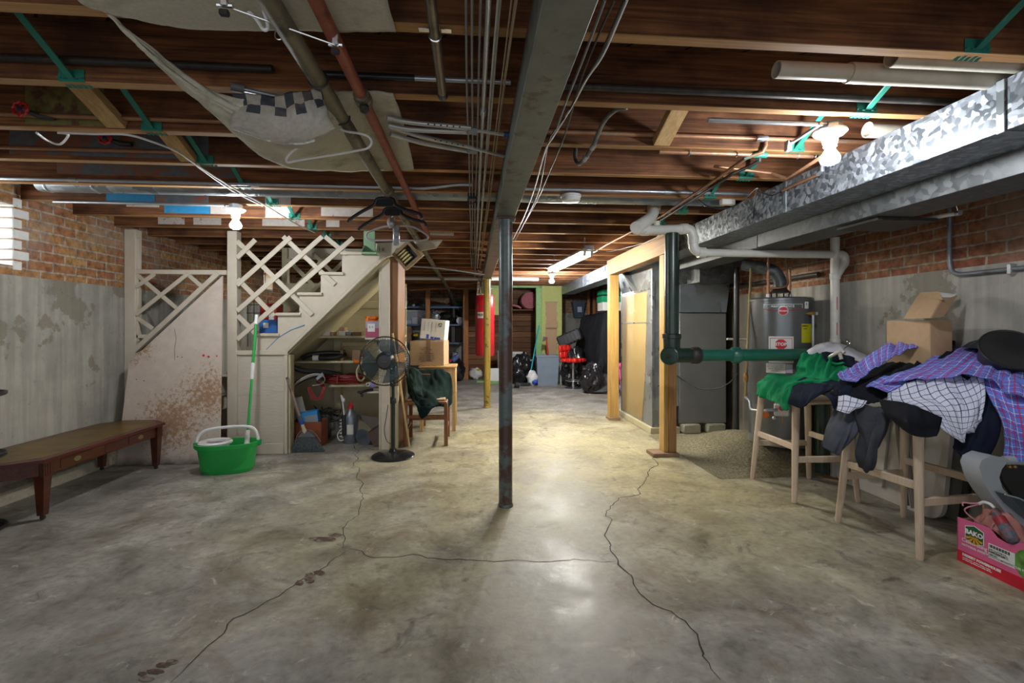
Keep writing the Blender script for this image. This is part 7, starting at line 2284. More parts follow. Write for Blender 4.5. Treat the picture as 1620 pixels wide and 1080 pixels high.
# ---- furnace
fu = thing('furnace', 'grey furnace cabinet standing on concrete blocks behind the wooden frame', 'furnace', (2.6, 5.6, 0))
FC0, FC1 = P(1075, 600, Y=5.30).x, P(1149, 600, Y=5.30).x
FGREY = plain('furnace_grey', (0.19, 0.195, 0.20), 0.4, 0.2, var=0.05)
obj('cabinet', MB().box(FC0, FC1, 5.30, 6.1, 0.105, P(1110, 495, Y=5.3).z, 0.006), FGREY, fu)
zc0 = P(1110, 494, Y=5.3).z; zc1 = P(1110, 449, Y=5.3).z
x1 = P(1151, 450, Y=5.3).x
mb = MB()
mb.prism([(FC0 + 0.005, 5.29, zc0), (FC1 - 0.005, 5.29, zc0), (x1 + 0.01, 5.27, zc1), (FC0, 5.27, zc1)], (0, 0.8, 0))
obj('plenum', mb, galv('blue_galvanised', (0.24, 0.28, 0.32), (0.30, 0.35, 0.40), 0.35, 0.6, 6), fu)
obj('upper_plenum', MB().box(P(1058, 420, Y=5.25).x, 2.98, 5.26, 6.1, zc1 + 0.002, 2.05), GALV_D, fu)
zb = P(1130, 440, Y=4.9).z
mb = MB().prism([P(1058, 437, Y=5.1), P(1060, 398, Y=5.1), P(1110, 385, Y=5.1), P(1150, 400, Y=5.1), P(1108, 446, Y=5.1)], (0.15, 0.15, 0.0))
obj('angled_duct', mb, GALV_D, fu)
mb = MB().prism([P(1107, 406, Y=4.9), P(1185, 404, Y=4.9), P(1150, 446, Y=4.9), P(1107, 446, Y=4.9)], (0.0, 0.3, 0.0))
obj('angled_duct', mb, GALV_D, fu)
obj('base_board', MB().box(2.0, FC0 - 0.01, 5.26, 6.5, 0.0, 0.07), CREAM_D, fu)
RX0, RX1 = 2.035, P(1060, 600, Y=5.3).x
zt = P(1030, 402, Y=5.3).z
obj('return_box', MB().box(RX0, RX1, 5.29, 6.42, 0.071, min(zt, 2.04), 0.003), GALV_S, fu)
o = obj('tan_panel', MB().prism([(RX0 - 0.004, 5.62, 0.09), (RX0 - 0.004, 6.38, 0.09), (RX0 - 0.004, 6.38, 1.62), (RX0 - 0.004, 5.45, 1.62), (RX0 - 0.004, 5.52, 0.6)], (0.004, 0, 0)), dirty('tan_filter_board', (0.27, 0.19, 0.08), (0.32, 0.235, 0.105), (0.40, 0.37, 0.28), 3, (0.62, 0.75), 90, 0.6), fu)
for z in (1.25, 1.64):
    obj('seam', MB().box(RX0 - 0.007, RX0 + 0.01, 5.285, 6.42, z, z + 0.014, 0.001), GALV_S, fu)
for y in (5.283, 6.40):
    obj('corner_strip', MB().box(RX0 - 0.008, RX0 + 0.02, y, y + 0.025, 0.071, 1.98, 0.001), GALV_S, fu)
obj('control_strip', MB().box(RX1, FC0, 5.32, 6.0, 0.3, 1.2), plain('grey_green_strip', (0.22, 0.26, 0.25), 0.4), fu)
mb = MB(); z0 = P(1030, 402, Y=5.3).z
obj('sloped_transition', MB().prism([(FX1 + 0.02, 6.2, 1.98), (RX0 + 0.02, 5.7, 1.6), (RX0 + 0.02, 6.4, 1.6), (FX1 + 0.02, 6.4, 1.98)], (0.2, 0, 0.03)), GALV_S, fu)
for u, lab in ((1093, 'left'), (1132, 'right')):
    a = P(u, 680, Y=5.28)
    obj('concrete_block', MB().box(a.x - 0.105, a.x + 0.105, 5.24, 5.6, 0, 0.104, 0.012), dirty('block_cement', (0.34, 0.33, 0.25), (0.40, 0.39, 0.30), (0.2, 0.2, 0.15), 7, (0.5, 0.65), 40, 0.9), fu)
pts = [P(1071, 594, Y=5.28), P(1085, 604, Y=5.25), P(1110, 615, Y=5.1), P(1140, 613, Y=4.9), P(1160, 600, Y=4.8), P(1167, 590, Y=4.75)]
one('sagging_wire', MB().tube(spline(pts, 6), 0.006, 8), CABB, 'black cord sagging across the grey furnace front', 'cord')

# ---- green-black stack, tee and pipe
SXX, SYY = 1.555, 3.64
sk = thing('drain_stack', 'dark green cast iron drain stack with cleanout tee and long green pipe', 'drain pipe', (SXX, SYY, 0.96))
zt = P(1063, 369, d=3.75).z
zh = P(1080, 562, d=3.76).z
obj('vertical_pipe', MB().tube([(SXX, SYY, zh + 0.05), (SXX, SYY, zt)], 0.053, 22), STACKG, sk)
obj('tee_hub', MB().lathe([(0.058, 0.03), (0.062, 0.05), (0.064, 0.13), (0.072, 0.135), (0.072, 0.165), (0.064, 0.17)], (SXX, SYY, zh), n=26), STACKG, sk)
obj('tee_body', MB().tube(spline([(SXX, SYY, zh + 0.1), (SXX, SYY, zh + 0.04), (SXX + 0.015, SYY, zh + 0.005), (SXX + 0.07, SYY, zh)], 6) + [V((SXX + 0.16, SYY, zh))], 0.058, 20), STACKG, sk)
cd = V((-0.6, -0.8, 0)).normalized()
obj('cleanout', MB().lathe([(0.05, -0.06), (0.055, 0.045), (0.07, 0.05), (0.07, 0.08), (0.062, 0.084), (0.058, 0.078), (0.03, 0.080), (0, 0.08)], V((SXX, SYY, zh - 0.0)), cd, 24), STACKG, sk)
obj('cleanout_nut', MB().obox(V((SXX, SYY, zh)) + cd * 0.086, (0.022, 0.022, 0.022), (0, 0, math.atan2(cd.y, cd.x))), DKIRON, sk)
obj('hub_joint', MB().lathe([(0.058, 0.0), (0.066, 0.01), (0.068, 0.06), (0.06, 0.075)], (SXX + 0.15, SYY, zh), (1, 0, 0), 22), DKIRON, sk)
xg = P(1160, 562, Y=SYY).x
obj('green_pipe', MB().tube([(SXX + 0.2, SYY, zh), (xg, SYY, zh)], 0.046, 20), PIPEG, sk)
obj('hub_joint', MB().lathe([(0.05, -0.02), (0.062, -0.005), (0.064, 0.045), (0.052, 0.055)], (xg, SYY, zh), (1, 0, 0), 22), PIPEG, sk)
obj('green_pipe', MB().tube([(xg, SYY, zh), (2.82, SYY, zh)], 0.048, 20), PIPEG, sk)
obj('lower_stub', MB().tube([(2.80, SYY, zh + 0.02), (2.80, SYY, 0.04)], 0.048, 18), STACKG, sk)

# ---- water heater
WX, WY, WZ, WR = 2.684, 3.99, 0.207, 0.248
wh = thing('water_heater', 'grey cylindrical water heater with red STOP sign beside the right wall', 'water heater', (WX, WY, WZ))
ztp = P(1237, 474, d=4.2).z
WHG = plain('heater_grey', (0.17, 0.18, 0.185), 0.28, 0.5, var=0.03)
obj('tank', MB().lathe([(WR, 0.0), (WR, ztp - WZ - 0.02), (WR + 0.004, ztp - WZ - 0.018), (WR + 0.004, ztp - WZ + 0.002), (WR - 0.01, ztp - WZ + 0.012), (0.0, ztp - WZ + 0.014)], (WX, WY, WZ), n=56), WHG, wh)
obj('base_ring', MB().lathe([(WR + 0.006, 0.0), (WR + 0.006, 0.06), (WR, 0.065)], (WX, WY, WZ), n=56), FGREY, wh)


def onheater(u, v, off=0.002):
    r = FW + RT * ((u - 810) / FPX) + V((0, 0, (518 - v) / FPX))
    a_ = r.x * r.x + r.y * r.y; R_ = WR + off
    b_ = -2 * (r.x * WX + r.y * WY); c_ = WX * WX + WY * WY - R_ * R_
    dsc = max(0, b_ * b_ - 4 * a_ * c_)
    t_ = (-b_ - math.sqrt(dsc)) / (2 * a_)
    return CAM + r * t_


def decal(u0, u1, v0, v1, m, name, off=0.002, parent=wh):
    p, q = onheater(u0, (v0 + v1) / 2, off), onheater(u1, (v0 + v1) / 2, off)
    a0 = math.atan2(p.y - WY, p.x - WX); a1 = math.atan2(q.y - WY, q.x - WX)
    if a1 < a0:
        a1 += 2 * pi
    z0, z1 = onheater((u0 + u1) / 2, v1, off).z, onheater((u0 + u1) / 2, v0, off).z
    return obj(name, MB().lathe([(WR + off, z0), (WR + off, z1)], (WX, WY, 0), n=12, a0=a0, a1=a1), m, parent)


def hnorm(p):
    return V((p.x - WX, p.y - WY, 0)).normalized()


def htext(name, body, u, v, px, m, off=0.004, bold=0.0, parent=wh):
    p = onheater(u, v, off)
    n = hnorm(p)
    return text(name, body, m, parent, p, V((0, 0, 1)).cross(n), (0, 0, 1), px * 3.75 / FPX, bold=bold)


SILV = plain('silver_print', (0.62, 0.63, 0.64), 0.35, 0.3)
for (u0, u1, v0, v1) in ((1208, 1270, 480.5, 481.5), (1208, 1209.2, 480.5, 488), (1268.8, 1270, 480.5, 487)):
    decal(u0, u1, v0, v1, SILV, 'badge_line')
htext('badge_text', 'PERFORMANCE', 1238, 484.5, 5.0, SILV)
pts = [onheater(u, v, 0.0035) for u, v in ((1208, 488.5), (1220, 491), (1232, 491.5))]
obj('badge_wing', MB().tube(pts, 0.0025, 6), REDINK, wh)
pts = [onheater(u, v, 0.0035) for u, v in ((1246, 491.5), (1258, 490), (1270, 487.5))]
obj('badge_wing', MB().tube(pts, 0.0025, 6), REDINK, wh)
p = onheater(1239, 491.5); n_ = hnorm(p)
bd = obj('round_badge', MB().lathe([(0.038, -0.004), (0.038, 0.004), (0.034, 0.005)], p, n_, 28), SILV, wh)
obj('badge_face', MB().lathe([(0.034, 0.0), (0.033, 0.0065), (0, 0.007)], p, n_, 28), REDINK, wh)
text('badge_text', 'Rheem', WHITEINK, wh, p + n_ * 0.008, V((0, 0, 1)).cross(n_), (0, 0, 1), 0.022, bold=0.0006)
decal(1273, 1279, 477, 488, PAPER, 'small_sticker')
htext('sticker_text', 'R', 1276, 481, 5, INK)
ss = decal(1216, 1255.5, 532, 574, PAPER, 'stop_sign', 0.003)
for (u0, u1, v0, v1) in ((1218, 1253.5, 534.5, 535.3), (1218, 1253.5, 570, 570.8), (1218, 1218.8, 534.5, 570.8), (1252.7, 1253.5, 534.5, 570.8)):
    decal(u0, u1, v0, v1, REDINK, 'sign_border', 0.0045)
p = onheater(1235.5, 544.5, 0.004); n_ = hnorm(p)
so = MB().lathe([(0.045, 0), (0.045, 0.001), (0, 0.0012)], (0, 0, 0), (0, 0, 1), 8, a0=pi / 8)
M = Matrix((V((0, 0, 1)).cross(n_), V((0, 0, 1)), n_)).transposed()
so.v = [M @ q + p for q in so.v]
obj('stop_octagon', so, REDINK, wh)
text('stop_text', 'STOP', WHITEINK, wh, p + n_ * 0.0025, V((0, 0, 1)).cross(n_), (0, 0, 1), 0.036, bold=0.0012)
decal(1212, 1243, 575, 590, PAPER, 'spec_label', 0.003)
decal(1243.5, 1254, 576, 590, plain('lilac_label', (0.55, 0.55, 0.65), 0.5), 'spec_label', 0.003)
for i, (v, l) in enumerate(((577.5, 'SAFETY INSTRUCTIONS'), (580.5, 'FOR YOUR SAFETY READ'), (583.5, 'BEFORE OPERATING'), (586.5, 'WARNING'))):
    htext('label_text', l, 1226, v, 2.2, INK, 0.0045)
yg = decal(1268, 1284, 512, 542, plain('energy_yellow', (0.62, 0.60, 0.02), 0.5), 'energy_label', 0.003)
htext('label_text', 'ENERGY', 1274, 515.5, 3.4, INK, 0.0045, 0.0004)
htext('label_text', 'GUIDE', 1274, 520, 2.6, INK, 0.0045)
# relief valve and its discharge tube
p = onheater(1278, 496, 0.0)
n_ = hnorm(p)
rv = obj('relief_valve', MB().tube([p - n_ * 0.01, p + n_ * 0.055], 0.017, 12), plain('brass', (0.45, 0.25, 0.09), 0.4, 0.7), wh)
obj('valve_lever', MB().obox(p + n_ * 0.045 + V((0.025, 0, 0.0)), (0.03, 0.008, 0.03)), CHROME, rv)
pp_ = p + n_ * 0.045
obj('discharge_tube', MB().tube([pp_ + V((0, 0, 0)), pp_ + V((0, 0, -0.75))], 0.011, 12), EMT, wh)
# pipes on top
for u, v0, v1 in ((1216.5, 473, 400), (1252.5, 473, 425)):
    c = P(u, 474, d=4.2)
    c.y = WY + 0.02
    obj('pipe_nipple', MB().tube([(c.x, c.y, ztp), (c.x, c.y, ztp + 0.05)], 0.017, 12), EMT, wh)
    obj('copper_riser', MB().tube([(c.x, c.y, ztp + 0.05), (c.x, c.y, P(u, v1, d=4.2).z)], 0.011, 12), COPPER, wh)
obj('copper_jumper', MB().tube(spline([P(1218, 456, d=4.15), P(1235, 455, d=4.12), P(1245, 451, d=4.12), P(1246, 440, d=4.15), P(1243, 400, d=4.2)], 5), 0.009, 10), COPPER, wh)
c = V((P(1234, 474, d=4.2).x, WY, ztp))
hood = obj('draft_hood', MB().lathe([(0.085, 0.06), (0.06, 0.085), (0.05, 0.10)], c, n=24), DKIRON, wh)
for k in range(4):
    a = k * pi / 2 + 0.6
    obj('hood_leg', MB().bar(c + V((cos(a) * 0.07, sin(a) * 0.07, 0)), c + V((cos(a) * 0.075, sin(a) * 0.075, 0.065)), 0.012, 0.004), DKIRON, hood)
obj('vent_pipe', MB().tube(spline([c + V((0, 0, 0.09)), c + V((0, 0, 0.15)), c + V((-0.02, 0.02, 0.22)), c + V((-0.07, 0.05, 0.27)), c + V((-0.22, 0.2, 0.33))], 6), 0.052, 20), GALV_D, wh)
# gas control
p = onheater(1236, 647, 0.0); n_ = hnorm(p)
gc = obj('gas_control', MB().obox(p + n_ * 0.035, (0.11, 0.08, 0.10), (0, 0, math.atan2(n_.y, n_.x) + pi / 2), 0.01), plain('white_control', (0.62, 0.62, 0.60), 0.4), wh)
obj('control_knob', MB().lathe([(0.022, 0), (0.02, 0.018), (0, 0.02)], p + n_ * 0.075 + V((0, 0, 0.02)), n_, 16), RED, gc)
obj('burner_tube', MB().tube([p + n_ * 0.03 + V((0.01, 0, -0.04)), p + n_ * 0.03 + V((0.012, 0, -0.11))], 0.006, 8), plain('brass', (0.45, 0.25, 0.09), 0.4, 0.7), gc)
obj('igniter', MB().obox(p + n_ * 0.03 + V((-0.06, 0, -0.07)), (0.03, 0.02, 0.025), (0, 0.6, 0)), CHROME, gc)
obj('yellow_tag', MB().lathe([(0.028, 0), (0.0, 0.002)], onheater(1211, 656, 0.02), (-0.5, -0.85, 0), 20), ORANGE, wh)
# gas line to the heater
gl = thing('gas_line', 'thin brass coloured gas line dropping beside the heater', 'pipe', P(1182, 550, d=4.1))
pts = [P(1188, 425, d=4.3), P(1184, 520, d=4.2), P(1181, 590, d=4.15), P(1179, 630, d=4.1)]
obj('riser', MB().tube(pts, 0.010, 10), plain('brassy_pipe', (0.24, 0.17, 0.07), 0.5, 0.4), gl)
obj('shutoff_valve', MB().lathe([(0.012, -0.04), (0.02, -0.02), (0.02, 0.02), (0.012, 0.04)], P(1180, 597, d=4.14), (0, 0, 1), 12), plain('brass', (0.45, 0.25, 0.09), 0.4, 0.7), gl)
pts = spline([P(1179, 628, d=4.1), P(1186, 634, d=4.05), P(1188, 645, d=4.0), P(1194, 649, d=3.95), P(1215, 649, d=3.85), P(1230, 648, d=3.83)], 4)
obj('elbow_run', MB().tube(pts, 0.013, 10), EMT, gl)
bp = P(1165, 425, d=5.0)
one('black_vent_pipe', MB().tube([(bp.x, bp.y, 0.0), (bp.x, bp.y, 1.83)], 0.028, 16), BLACKP, 'black vertical pipe between the furnace and the heater', 'pipe')
mb = MB()
a, b = P(1150, 536, Y=4.9), P(1186, 537, Y=4.9)
one('white_pipe_rung', MB().tube([a, b], 0.011, 10), PVC, 'thin white pipe across between furnace and brassy gas line', 'pipe')
a, b = P(1150, 465, X=2.975), P(1178, 468, X=2.975)
one('dark_wall_pipe', MB().tube([(2.97, 3.9, 1.66), (2.97, 6.0, 1.66)], 0.02, 10), DKIRON, 'dark pipe along the sooty right wall above the heater', 'pipe')

# ---- bar stools
def bar_stool(name, label, corners, ztop, grp):
    cx_ = sum(c[0] for c in corners) / 4; cy_ = sum(c[1] for c in corners) / 4
    s = thing(name, label, 'stool', (cx_, cy_, 0), grp)
    tops = []
    for i, (x, y) in enumerate(corners):
        back = i in (2, 3)
        tx, ty = cx_ + (x - cx_) * 0.80, cy_ + (y - cy_) * 0.80
        b_, t_ = V((x, y, 0)), V((tx, ty, ztop - 0.03))
        tops.append(t_)
        mb = MB()
        d_ = (t_ - b_)
        mb.tube([b_, b_ + V((0, 0, 0)) + d_ * 0.02, b_ + d_ * 0.6, t_], [0.014, 0.017, 0.023, 0.025], 12)
        obj('leg', mb, BEECH, s)
    def at(i, z):
        b_ = V((*corners[i], 0)); return b_.lerp(tops[i], z / (ztop - 0.03))
    for (i, j, z) in ((0, 1, 0.37), (1, 2, 0.29), (2, 3, 0.37), (3, 0, 0.29)):
        obj('stretcher', MB().bar(at(i, z), at(j, z), 0.022, 0.042), BEECH, s)
    x0, x1 = min(t_.x for t_ in tops) - 0.01, max(t_.x for t_ in tops) + 0.03
    x0 += 0.05
    y0, y1 = min(t_.y for t_ in tops) + 0.025, max(t_.y for t_ in tops) - 0.015
    obj('seat', MB().box(x0, x1, y0, y1, ztop - 0.03, ztop, 0.012), BEECH, s)
    for yy in (y0 + 0.04, y1 - 0.04):
        obj('back_post', MB().bar((x1 - 0.035, yy, ztop), (x1 + 0.0, yy, ztop + 0.24), 0.03, 0.03, up=(0, 1, 0)), BEECH, s)
    obj('backrest', MB().box(x1 - 0.02, x1 + 0.005, y0 + 0.01, y1 - 0.01, ztop + 0.16, ztop + 0.27, 0.01), BEECH, s)
    return s, (x0, x1, y0, y1)


bar_stool('bar_stool', 'pale wooden bar stool under the green shirt, nearer the water heater', [(2.2, 3.12), (2.217, 3.645), (2.667, 3.61), (2.65, 3.1)], 0.69, 'wooden bar stools')
bar_stool('bar_stool', 'pale wooden bar stool under the plaid shirts, beside the pink carton', [(2.307, 2.30), (2.25, 2.79), (2.72, 2.825), (2.77, 2.34)], 0.715, 'wooden bar stools')

# ---- clothes
def cloth_mat(name, c, var=0.15, rough=0.85):
    return plain(name, c, rough, var=var, scale=20, spec=0.15, bump=0.1, bs=220)


def plaid(name, base, lines, per=0.042):
    """woven check: lines is a list of (offset, width, colour, horizontal?, strength) inside one repeat"""
    t = NT(name, 0.85, 0, 0.15)
    co = t.coord(kind='UV', rnd=False)
    s_ = t.xyz(co)
    c = None
    cur = base
    for (off, w, col, hor, st_) in lines:
        v = s_[1] if hor else s_[0]
        f = t.math('FRACT', t.math('ADD', t.math('MULTIPLY', v, 1 / per), off))
        k = t.math('LESS_THAN', f, w)
        cur = t.mix(t.math('MULTIPLY', k, st_), cur, col)
    t.base(cur)
    return t.m


PLAID_R = plaid('blue_red_plaid', (0.085, 0.15, 0.60), [(0.0, 0.42, (0.15, 0.24, 0.72), False, 0.5), (0.0, 0.42, (0.15, 0.24, 0.72), True, 0.5), (0.50, 0.09, (0.62, 0.62, 0.78), False, 0.8), (0.50, 0.09, (0.62, 0.62, 0.78), True, 0.8),
                                                     (0.15, 0.10, (0.52, 0.03, 0.10), False, 0.85), (0.15, 0.10, (0.52, 0.03, 0.10), True, 0.85)], 0.046)
PLAID_W = plaid('white_navy_check', (0.66, 0.68, 0.80), [(0.1, 0.12, (0.04, 0.05, 0.14), False, 0.9), (0.1, 0.12, (0.04, 0.05, 0.14), True, 0.9), (0.6, 0.05, (0.35, 0.40, 0.62), False, 0.6)], 0.034)
GREENC = cloth_mat('green_jersey', (0.008, 0.22, 0.085))
NAVYC = cloth_mat('navy_jersey', (0.010, 0.014, 0.03))
BLACKC = cloth_mat('black_knit', (0.012, 0.013, 0.018))
GREYC = cloth_mat('charcoal_trouser', (0.045, 0.048, 0.058))
GREYC2 = cloth_mat('slate_trouser', (0.075, 0.08, 0.10))
WHITEC2 = cloth_mat('white_jersey', (0.66, 0.66, 0.74), 0.05)


FOLD = lambda q: V((q.x * 1.6, q.y * 0.45, q.z))


def cl_(name, lab, rows, m, wr=0.016, ws=7, seed=0, nu=26, nv=30, th=0.006, cat='shirt', parts=()):
    pts = [[P(*q[:2], d=q[2]) for q in r] for r in rows]
    if not parts:
        return one(name, MB().sheet(pts, nu, nv, wr, ws, seed, FOLD), m, lab, cat, solid=th)
    k = thing(name, lab, cat, pts[0][0])
    obj('body', MB().sheet(pts, nu, nv, wr, ws, seed, FOLD), m, k, solid=th)
    for (pn_, prow, pm, pwr) in parts:
        obj(pn_, MB().sheet([[P(*q[:2], d=q[2]) for q in r] for r in prow], 18, 22, pwr, ws + 2, seed + 3, FOLD), pm, k, solid=th)
    return k


cl_('white_shirt', 'white shirt crumpled over the stool back behind the green shirt',
    [[(1275, 554, 3.75), (1300, 541, 3.8), (1335, 544, 3.75), (1372, 562, 3.6)], [(1278, 556, 3.62), (1305, 548, 3.62), (1338, 552, 3.55), (1370, 566, 3.45)], [(1280, 562, 3.6), (1306, 562, 3.58), (1338, 566, 3.5), (1366, 572, 3.42)]], WHITEC2, 0.012, 7, 2)
cl_('navy_cloth', 'navy garment hanging under the green shirt on the farther stool',
    [[(1270, 596, 3.4), (1290, 597, 3.3), (1310, 600, 3.15), (1340, 600, 3.05)], [(1255, 606, 3.30), (1275, 606, 3.2), (1295, 607, 3.1), (1325, 606, 3.02)], [(1248, 625, 3.27), (1266, 628, 3.16), (1292, 618, 3.06), (1318, 612, 3.0)], [(1246, 638, 3.26), (1266, 645, 3.15), (1285, 630, 3.06), (1316, 614, 3.0)]], NAVYC, 0.012, 8, 5, cat='garment')
cl_('dark_collar_shirt', 'black shirt neck showing between the green and white shirts',
    [[(1300, 556, 3.6), (1325, 556, 3.55), (1352, 566, 3.4)], [(1305, 566, 3.45), (1328, 572, 3.4), (1352, 578, 3.3)], [(1312, 575, 3.42), (1330, 578, 3.38), (1350, 582, 3.3)]], NAVYC, 0.01, 8, 6)
gs = cl_('green_shirt', 'bright green t-shirt draped over the farther stool',
         [[(1268, 556, 3.62), (1290, 555, 3.58), (1310, 559, 3.52), (1322, 568, 3.42), (1344, 580, 3.2)], [(1258, 576, 3.55), (1278, 576, 3.45), (1300, 580, 3.36), (1322, 588, 3.26), (1340, 596, 3.08)],
          [(1252, 588, 3.6), (1270, 590, 3.45), (1292, 594, 3.3), (1312, 600, 3.12), (1328, 604, 3.0)], [(1222, 591, 3.72), (1243, 594, 3.52), (1262, 597, 3.36), (1282, 600, 3.2), (1304, 604, 3.08)],
          [(1203, 596, 3.8), (1222, 602, 3.6), (1240, 605, 3.42), (1255, 606, 3.3), (1262, 606, 3.26)], [(1196, 606, 3.82), (1212, 616, 3.62), (1228, 622, 3.45), (1243, 624, 3.32), (1250, 620, 3.27)],
          [(1192, 622, 3.82), (1208, 631, 3.65), (1226, 638, 3.46), (1238, 648, 3.31), (1245, 634, 3.27)]], GREENC, 0.030, 9, 3, 44, 54,
         parts=(('neck_band', [[(1311, 562, 3.5), (1314, 570, 3.42), (1324, 574, 3.36), (1334, 572, 3.32)], [(1309, 564, 3.49), (1312, 573, 3.41), (1324, 577, 3.35), (1337, 574, 3.3)]], GREENC, 0.0),))
hg = thing('beige_hanger', 'beige hanger poking from the neck of the green shirt', 'hanger', P(1325, 562, d=3.35))
obj('shoulder', MB().tube(spline([P(1313, 564, d=3.38), P(1322, 559, d=3.34), P(1331, 555, d=3.32), P(1336, 558, d=3.3)], 5), [0.012] * 16, 8), plain('beige_hanger_plastic', (0.58, 0.53, 0.46), 0.5), hg)
obj('arm', MB().tube([P(1328, 558, d=3.33), P(1331, 568, d=3.32)], 0.012, 8), plain('beige_hanger_plastic', (0.58, 0.53, 0.46), 0.5), hg)
obj('hook', MB().tube(spline([P(1334, 556, d=3.32), P(1337, 550, d=3.32), P(1342, 547, d=3.32), P(1345, 542, d=3.32), P(1340, 540, d=3.32)], 5), 0.003, 6), CHROME, hg)

# stool at the right: lowest layers first
cl_('slate_trousers', 'slate grey trouser leg hanging at the left of the plaid pile',
    [[(1322, 622, 3.0), (1342, 630, 2.92), (1360, 636, 2.86), (1376, 642, 2.82)], [(1312, 655, 2.96), (1330, 660, 2.86), (1350, 662, 2.81), (1368, 664, 2.79)],
     [(1302, 685, 2.95), (1318, 690, 2.83), (1338, 692, 2.79), (1356, 690, 2.79)], [(1297, 700, 2.95), (1310, 712, 2.83), (1328, 720, 2.79), (1340, 710, 2.8)]], GREYC2, 0.03, 8, 11, cat='trousers')
cl_('charcoal_trousers', 'dark charcoal trouser leg hanging lowest from the plaid pile',
    [[(1352, 636, 2.85), (1375, 640, 2.76), (1398, 646, 2.70), (1420, 650, 2.66)], [(1352, 675, 2.80), (1372, 678, 2.70), (1394, 676, 2.66), (1412, 670, 2.65)],
     [(1353, 712, 2.79), (1370, 716, 2.69), (1388, 712, 2.66), (1402, 700, 2.66)], [(1353, 738, 2.79), (1366, 747, 2.70), (1380, 744, 2.68), (1388, 728, 2.69)]], GREYC, 0.03, 8, 12, cat='trousers')
cl_('black_vest', 'black garment edge under the white checked shirt',
    [[(1388, 632, 2.66), (1420, 634, 2.54), (1450, 642, 2.47), (1492, 660, 2.44)], [(1398, 655, 2.62), (1425, 660, 2.50), (1455, 666, 2.44), (1489, 678, 2.43)], [(1412, 668, 2.60), (1432, 684, 2.49), (1460, 692, 2.44), (1482, 690, 2.43)]], BLACKC, 0.012, 8, 13, cat='garment')
cl_('dark_sweatshirt', 'dark navy sleeve hanging between the white check and red plaid shirts',
    [[(1520, 590, 2.62), (1545, 600, 2.55), (1565, 610, 2.5), (1586, 650, 2.44)], [(1520, 640, 2.56), (1540, 650, 2.48), (1562, 660, 2.44), (1584, 670, 2.42)], [(1508, 690, 2.54), (1530, 692, 2.47), (1555, 696, 2.43), (1578, 700, 2.42)],
     [(1506, 708, 2.54), (1520, 722, 2.48), (1545, 722, 2.44), (1566, 730, 2.42)]], NAVYC, 0.016, 7, 14)
cl_('navy_collar', 'thin navy and blue cuff at the far left of the plaid pile',
    [[(1338, 590, 3.0), (1330, 602, 2.98), (1318, 618, 2.97), (1306, 626, 2.97)], [(1344, 600, 2.95), (1340, 612, 2.92), (1328, 624, 2.91), (1312, 632, 2.92)], [(1348, 608, 2.93), (1344, 622, 2.9), (1332, 634, 2.9), (1318, 646, 2.92)]], NAVYC, 0.01, 8, 15, cat='garment')
cl_('white_check_cuff', 'small white checked cuff at the left of the pile',
    [[(1326, 626, 2.88), (1340, 625, 2.84), (1356, 630, 2.8), (1372, 634, 2.77)], [(1324, 640, 2.87), (1338, 640, 2.81), (1352, 642, 2.78), (1364, 644, 2.77)], [(1322, 648, 2.87), (1334, 652, 2.81), (1344, 654, 2.79), (1350, 650, 2.79)]], PLAID_W, 0.008, 10, 16)
cl_('black_sweater', 'black sweater folded between the two plaid sleeves',
    [[(1512, 543, 3.01), (1480, 545, 3.11), (1430, 566, 3.16), (1380, 588, 3.11), (1342, 600, 3.04)], [(1512, 552, 2.91), (1480, 560, 2.96), (1432, 582, 2.98), (1384, 600, 2.96), (1330, 612, 2.96)],
     [(1500, 566, 2.84), (1470, 578, 2.86), (1428, 598, 2.88), (1386, 614, 2.88), (1312, 624, 2.94)], [(1440, 610, 2.80), (1425, 620, 2.80), (1404, 630, 2.81), (1380, 640, 2.82), (1345, 628, 2.90)]], BLACKC, 0.024, 9, 17)
cl_('white_check_shirt', 'white and navy checked shirt spread over the near stool',
    [[(1548, 585, 2.62), (1520, 588, 2.66), (1480, 596, 2.70), (1440, 608, 2.74), (1408, 625, 2.78)], [(1556, 600, 2.54), (1528, 610, 2.56), (1490, 622, 2.60), (1450, 634, 2.65), (1404, 636, 2.74)],
     [(1558, 630, 2.48), (1540, 640, 2.49), (1508, 645, 2.52), (1474, 646, 2.57), (1418, 646, 2.7)], [(1548, 656, 2.47), (1535, 670, 2.47), (1516, 672, 2.49), (1492, 664, 2.53), (1454, 645, 2.62)],
     [(1536, 672, 2.47), (1530, 688, 2.46), (1524, 700, 2.47), (1504, 688, 2.5), (1476, 668, 2.56)]], PLAID_W, 0.022, 8, 18, 34, 40)
